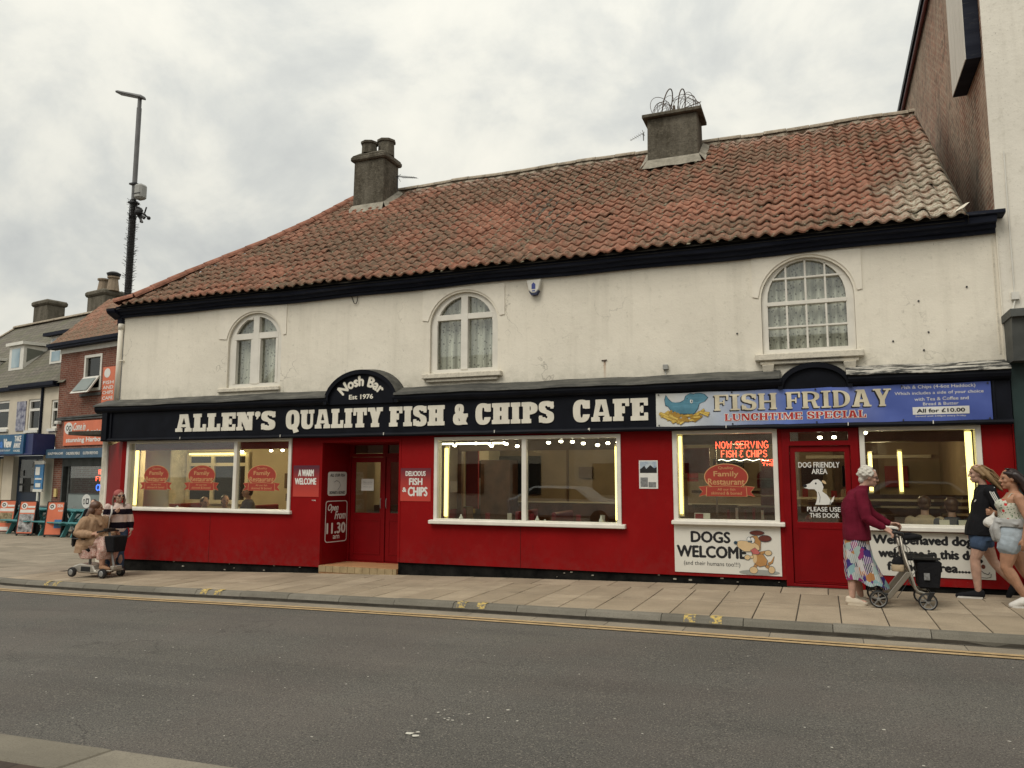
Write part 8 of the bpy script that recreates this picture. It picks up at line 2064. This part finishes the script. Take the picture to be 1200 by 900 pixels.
b = B(); b.box(-.08, .26, -.16, .16, .125, .15); b.box(.20, .28, -.10, .10, .15, .22); SB(b, 'footboard', 'scooter_silver', bevel=.01)
b = B(); b.tube([(-.42, 0, .22), (-.42, 0, .46)], .025, 8); SB(b, 'seat_post', 'galv')
b = B(); b.box(-.60, -.22, -.22, .22, .46, .53); SB(b, 'seat', 'canvas_black', bevel=.03)
b = B(); b.box(-.70, -.62, -.22, .22, .55, .86); SB(b, 'backrest', 'canvas_black', bevel=.03)
b = B(); b.tube([(-.6, -.24, .55), (-.62, -.24, .70), (-.30, -.25, .70)], .016, 6); SB(b, 'armrest', 'black_plastic')
b = B(); b.tube([(.20, 0, .15), (.10, 0, .50), (.02, 0, .82)], .022, 8); SB(b, 'tiller', 'galv')
b = B(); b.tube([(-.02, -.24, .83), (.03, -.12, .85), (.03, .12, .85), (-.02, .24, .83)], .016, 8); b.box(-.03, .07, -.09, .09, .83, .89); SB(b, 'handlebar', 'black_plastic')
b = B(); b.hexa([(.11, -.13, .47), (.30, -.13, .47), (.30, .13, .47), (.11, .13, .47)], [(.07, -.16, .76), (.33, -.16, .76), (.33, .16, .76), (.07, .16, .76)]); SB(b, 'basket', 'canvas_black', bevel=.015)
p4_ = person('auburn-haired woman in a camel coat riding the mobility scooter', (-12.4, -1.19, SZ))
b = Fig(); Hc = V3((-.33, 0, 1.25)); P = head(b, Hc, (.80, .60, -.03), (0, 0, 1), 1.04)
b.limb([(-.38, 0, 1.06), (-.35, 0, 1.14), (-.34, 0, 1.18)], [.062, .055, .058])
b.loft([(-.40, 0, .55, .16, .20), (-.41, 0, .70, .15, .20), (-.40, 0, .85, .15, .19), (-.39, 0, 1.0, .12, .19), (-.38, 0, 1.08, .07, .12)])
for sy in (-1, 1):
    b.limb([(-.37, sy*.20, 1.02), (-.42, sy*.28, .80), (-.12, sy*.26, .79)], [.06, .05, .034]); hand(b, (-.11, sy*.25, .80), (.95, -sy*.1, .2), (0, -sy*.7, .7), (.2, 0, -1), .9)
    b.limb([(-.38, sy*.11, .60), (-.02, sy*.12, .64), (.0, sy*.12, .42), (.02, sy*.115, .24)], [.10, .075, .06, .042]); b.limb([(.0, sy*.115, .19), (.19, sy*.12, .175)], [.038, .028])
body = b.fuse('body', 'skin_warm', p4_, .007, 3); eyes(body, P, 1.04)
b = Fig(); b.loft([(-.42, 0, .56, .22, .27), (-.42, 0, .70, .20, .26), (-.41, 0, .85, .19, .25), (-.39, 0, .98, .16, .25), (-.38, 0, 1.07, .12, .20), (-.37, 0, 1.13, .08, .10)])
for sy in (-1, 1): b.limb([(-.37, sy*.20, 1.02), (-.43, sy*.29, .80), (-.15, sy*.27, .79)], [.10, .088, .062]); b.limb([(-.40, sy*.12, .62), (-.15, sy*.13, .66)], [.15, .12])
b.limb([(-.36, -.12, 1.13), (-.25, -.06, 1.05), (-.20, 0, .96)], [.03, .035, .03]); b.loft([(-.46, -.02, .44, .17, .27), (-.43, 0, .58, .21, .28)])
b.fuse('coat', 'wool_camel', p4_, .010, 3, noise=0.026)
b = Fig(); b.limb([(-.25, -.12, .62), (.0, -.12, .65), (.03, -.12, .50), (.0, -.12, .40)], [.12, .105, .10, .085]); b.limb([(-.25, .12, .62), (.0, .12, .65), (.03, .12, .50), (.0, .12, .40)], [.12, .105, .10, .085]); b.loft([(-.36, 0, .34, .17, .22), (-.38, 0, .50, .20, .26)]); b.loft([(-.02, 0, .33, .10, .19), (.0, 0, .62, .10, .20)]); b.loft([(-.20, 0, .38, .14, .17), (-.20, 0, .58, .16, .20)]); b.fuse('skirt', 'skirt_pink', p4_, .010, 2, noise=0.022)
b = Fig(); b.ball(Hc+V3((-.018, -.022, .045)), 0, (.108, .104, .094), 10); b.ball(Hc+V3((-.02, -.075, -.02)), 0, (.06, .04, .08), 7)
for dx_, dy_ in ((-.05, -.09), (-.09, -.06), (-.11, 0), (-.09, .06), (-.02, -.10)): b.limb([Hc+V3((dx_*.6, dy_*.6, .04)), Hc+V3((dx_*1.1, dy_, -.05)), Hc+V3((dx_*1.5-.03, dy_*1.1, -.15)), Hc+V3((dx_*1.6-.07, dy_, -.22))], [.045, .045, .04, .02])
b.fuse('hair', 'hair_brown', p4_, .008, 2, noise=0.01)
for sy in (-1, 1): b = Fig(); shoe(b, (.0, sy*.115, .15), (.20, sy*.12, .15), .038, .035); b.fuse('shoe', 'shoe_tan', p4_, .008, 2)
# ---- 5. woman in the striped jumper standing beyond the scooter, built facing -y then turned
TZ = g(-12.65)
p5_ = person('woman in a striped jumper, pink hat and sunglasses standing behind the scooter', (-12.72, -.72, TZ), math.radians(48))
b = Fig(); Hc = V3((0, -.02, 1.475)); P = head(b, Hc, (.42, -.90, 0), (0, 0, 1), 1.0)
b.limb([(0, .01, 1.30), (0, 0, 1.38), (0, -.01, 1.42)], [.055, .048, .052])
b.loft([(0, 0, .78, .155, .11), (0, 0, .90, .15, .11), (0, 0, 1.05, .125, .10), (0, 0, 1.20, .145, .105), (0, .01, 1.29, .13, .08), (0, .01, 1.33, .06, .05)])
arms5 = ((-.175, 0, 1.26), (-.225, -.03, 1.03), (-.06, -.20, 1.17)), ((.175, 0, 1.26), (.225, 0, 1.02), (.245, -.03, .84))
for pts in arms5: b.limb(pts, [.045, .037, .026])
hand(b, (-.06, -.20, 1.17), (.75, -.25, .5), (0, -.3, 1), (0, 1, .1), .95); hand(b, (.245, -.03, .84), (0, 0, -1), (0, -1, 0), (-1, 0, 0), .35)
for sx in (-1, 1): b.limb([(sx*.09, 0, .80), (sx*.085, -.02, .46), (sx*.085, -.03, .28), (sx*.085, 0, .09)], [.10, .062, .056, .038]); b.limb([(sx*.085, .02, .045), (sx*.10, -.15, .03)], [.036, .027])
body = b.fuse('body', 'skin_pale', p5_, .007, 3); eyes(body, P)
b = Fig(); b.loft([(0, 0, .80, .175, .135), (0, 0, .90, .18, .14), (0, 0, 1.05, .17, .135), (0, 0, 1.20, .175, .13), (0, .01, 1.28, .15, .10), (0, .01, 1.345, .07, .06)])
for pts in arms5: b.limb(pts, [.072, .066, .046])
b.fuse('jumper', 'striped_knit', p5_, .009, 3, noise=0.018)
b = Fig(); b.loft([(0, 0, .78, .17, .125), (0, 0, .86, .165, .12)])
for sx in (-1, 1): b.limb([(sx*.09, 0, .80), (sx*.085, -.02, .46), (sx*.085, 0, .10)], [.115, .078, .065])
b.fuse('jeans', 'denim_blue', p5_, .010, 2, noise=0.014)
b = Fig(); b.ball(Hc+V3((-.01, .022, .045)), 0, (.092, .105, .088), 10); b.fuse('hat', 'hat_pink', p5_, .008, 2)
b = Fig(); [b.limb([Hc+V3((sx*.075, .02, .02)), Hc+V3((sx*.10, .0, -.08)), Hc+V3((sx*.095, -.05, -.20))], [.028, .026, .012]) for sx in (-1, 1)]; b.ball(Hc+V3((0, .05, -.02)), 0, (.075, .06, .08), 8); b.fuse('hair', 'hair_brown', p5_, .008, 2)
b = B()
for q in (-1, 1): b.ball(P(.086, q*.033, .012), 0, (.024, .026, .021), 7)
b.tube([P(.02, -.08, .016), P(.085, -.05, .016), P(.092, 0, .018), P(.085, .05, .016), P(.02, .08, .016)], .004, 4); b.build('sunglasses', 'eye_dark', p5_, world=False)
for sx in (-1, 1): b = Fig(); shoe(b, (sx*.085, .03, 0), (sx*.10, -.16, 0), .040, .042); b.fuse('shoe', 'shoe_tan', p5_, .008, 2)
cn = thing('white_strap', 'white wrist strap and stick held by the woman in stripes', 'strap', (-12.66, -.92, TZ+1.2), local=True); b = B(); b.tube([(0, 0, .10), (.03, -.02, -.03), (-.01, -.03, -.12), (-.03, -.04, -.40)], [.014, .020, .010, .012], 6); b.build('strap', 'bag_white', cn, world=False, smooth=True)
# ---- people sitting further off and inside the cafe
def sitter(lb, loc, rz, cm, hm, sk='skin_pale', s=1.0, group=None):
    """seated figure facing -y before turning"""
    p_ = person(lb, loc, rz, group)
    b = Fig(); Hc = V3((0, -.02, 1.20)); P = head(b, Hc, (0, -1, -.05), (0, 0, 1))
    b.limb([(0, .01, 1.03), (0, 0, 1.13)], [.055, .052]); b.loft([(0, 0, .45, .16, .12), (0, 0, .65, .14, .11), (0, 0, .88, .165, .115), (0, .01, .98, .14, .09), (0, .01, 1.04, .06, .05)])
    for sx in (-1, 1):
        b.limb([(sx*.19, 0, .96), (sx*.25, -.04, .72), (sx*.12, -.26, .76)], [.05, .042, .03]); hand(b, (sx*.12, -.26, .76), (-sx*.5, -.8, 0), (-sx*.8, .4, .3), (0, 0, -1), .4)
        b.limb([(sx*.10, 0, .50), (sx*.12, -.40, .50), (sx*.12, -.42, .08)], [.085, .06, .04]); b.limb([(sx*.12, -.42, .04), (sx*.12, -.56, .03)], [.035, .028])
    bd = b.fuse('body', sk, p_, .010, 3); eyes(bd, P)
    b = Fig(); b.loft([(0, 0, .50, .185, .15), (0, 0, .65, .17, .14), (0, 0, .88, .195, .145), (0, .01, .98, .16, .11), (0, .01, 1.05, .08, .07)])
    for sx in (-1, 1): b.limb([(sx*.19, 0, .96), (sx*.25, -.04, .72), (sx*.13, -.24, .76)], [.075, .064, .045])
    b.fuse('shirt', cm, p_, .012, 3)
    b = Fig(); [b.limb([(sx*.10, .02, .50), (sx*.12, -.40, .50), (sx*.12, -.42, .10)], [.10, .075, .06]) for sx in (-1, 1)]; b.fuse('trousers', 'cotton_dark', p_, .014, 2)
    b = Fig(); b.ball(Hc+V3((0, .025, .04)), 0, (.090, .098, .088), 9); b.ball(Hc+V3((0, .05, -.02)), 0, (.078, .06, .07), 8); b.fuse('hair', hm, p_, .009, 2)
    return p_
FLZ = -.06
sitter('man in a grey shirt sitting inside behind the white mullion of the left window', (-10.85, .75, FLZ+.08), math.radians(-35), 'shirt_grey', 'hair_dark')
sitter('seated diner with dark hair whose head shows low beside the mullion', (-11.75, 1.1, FLZ-.12), math.radians(50), 'cotton_dark', 'hair_dark')
sitter('seated diner whose brown-haired head just shows over the left window ledge', (-12.4, 1.2, FLZ-.17), math.radians(70), 'shirt_grey', 'hair_brown')
sitter('ginger-haired diner seated with her back to the rightmost window', (1.33, .55, FLZ+.02), math.radians(170), 'leather_beige', 'hair_brown')
sitter('diner in a dark blue jacket seated with his back to the rightmost window', (1.66, .50, FLZ+.0), math.radians(190), 'cotton_dark', 'hair_brown')
sitter('dark-haired person in a black coat sitting at the picnic tables behind the scooter', (-21.2, 5.9, GL-.10), math.radians(30), 'jersey_black', 'hair_dark')
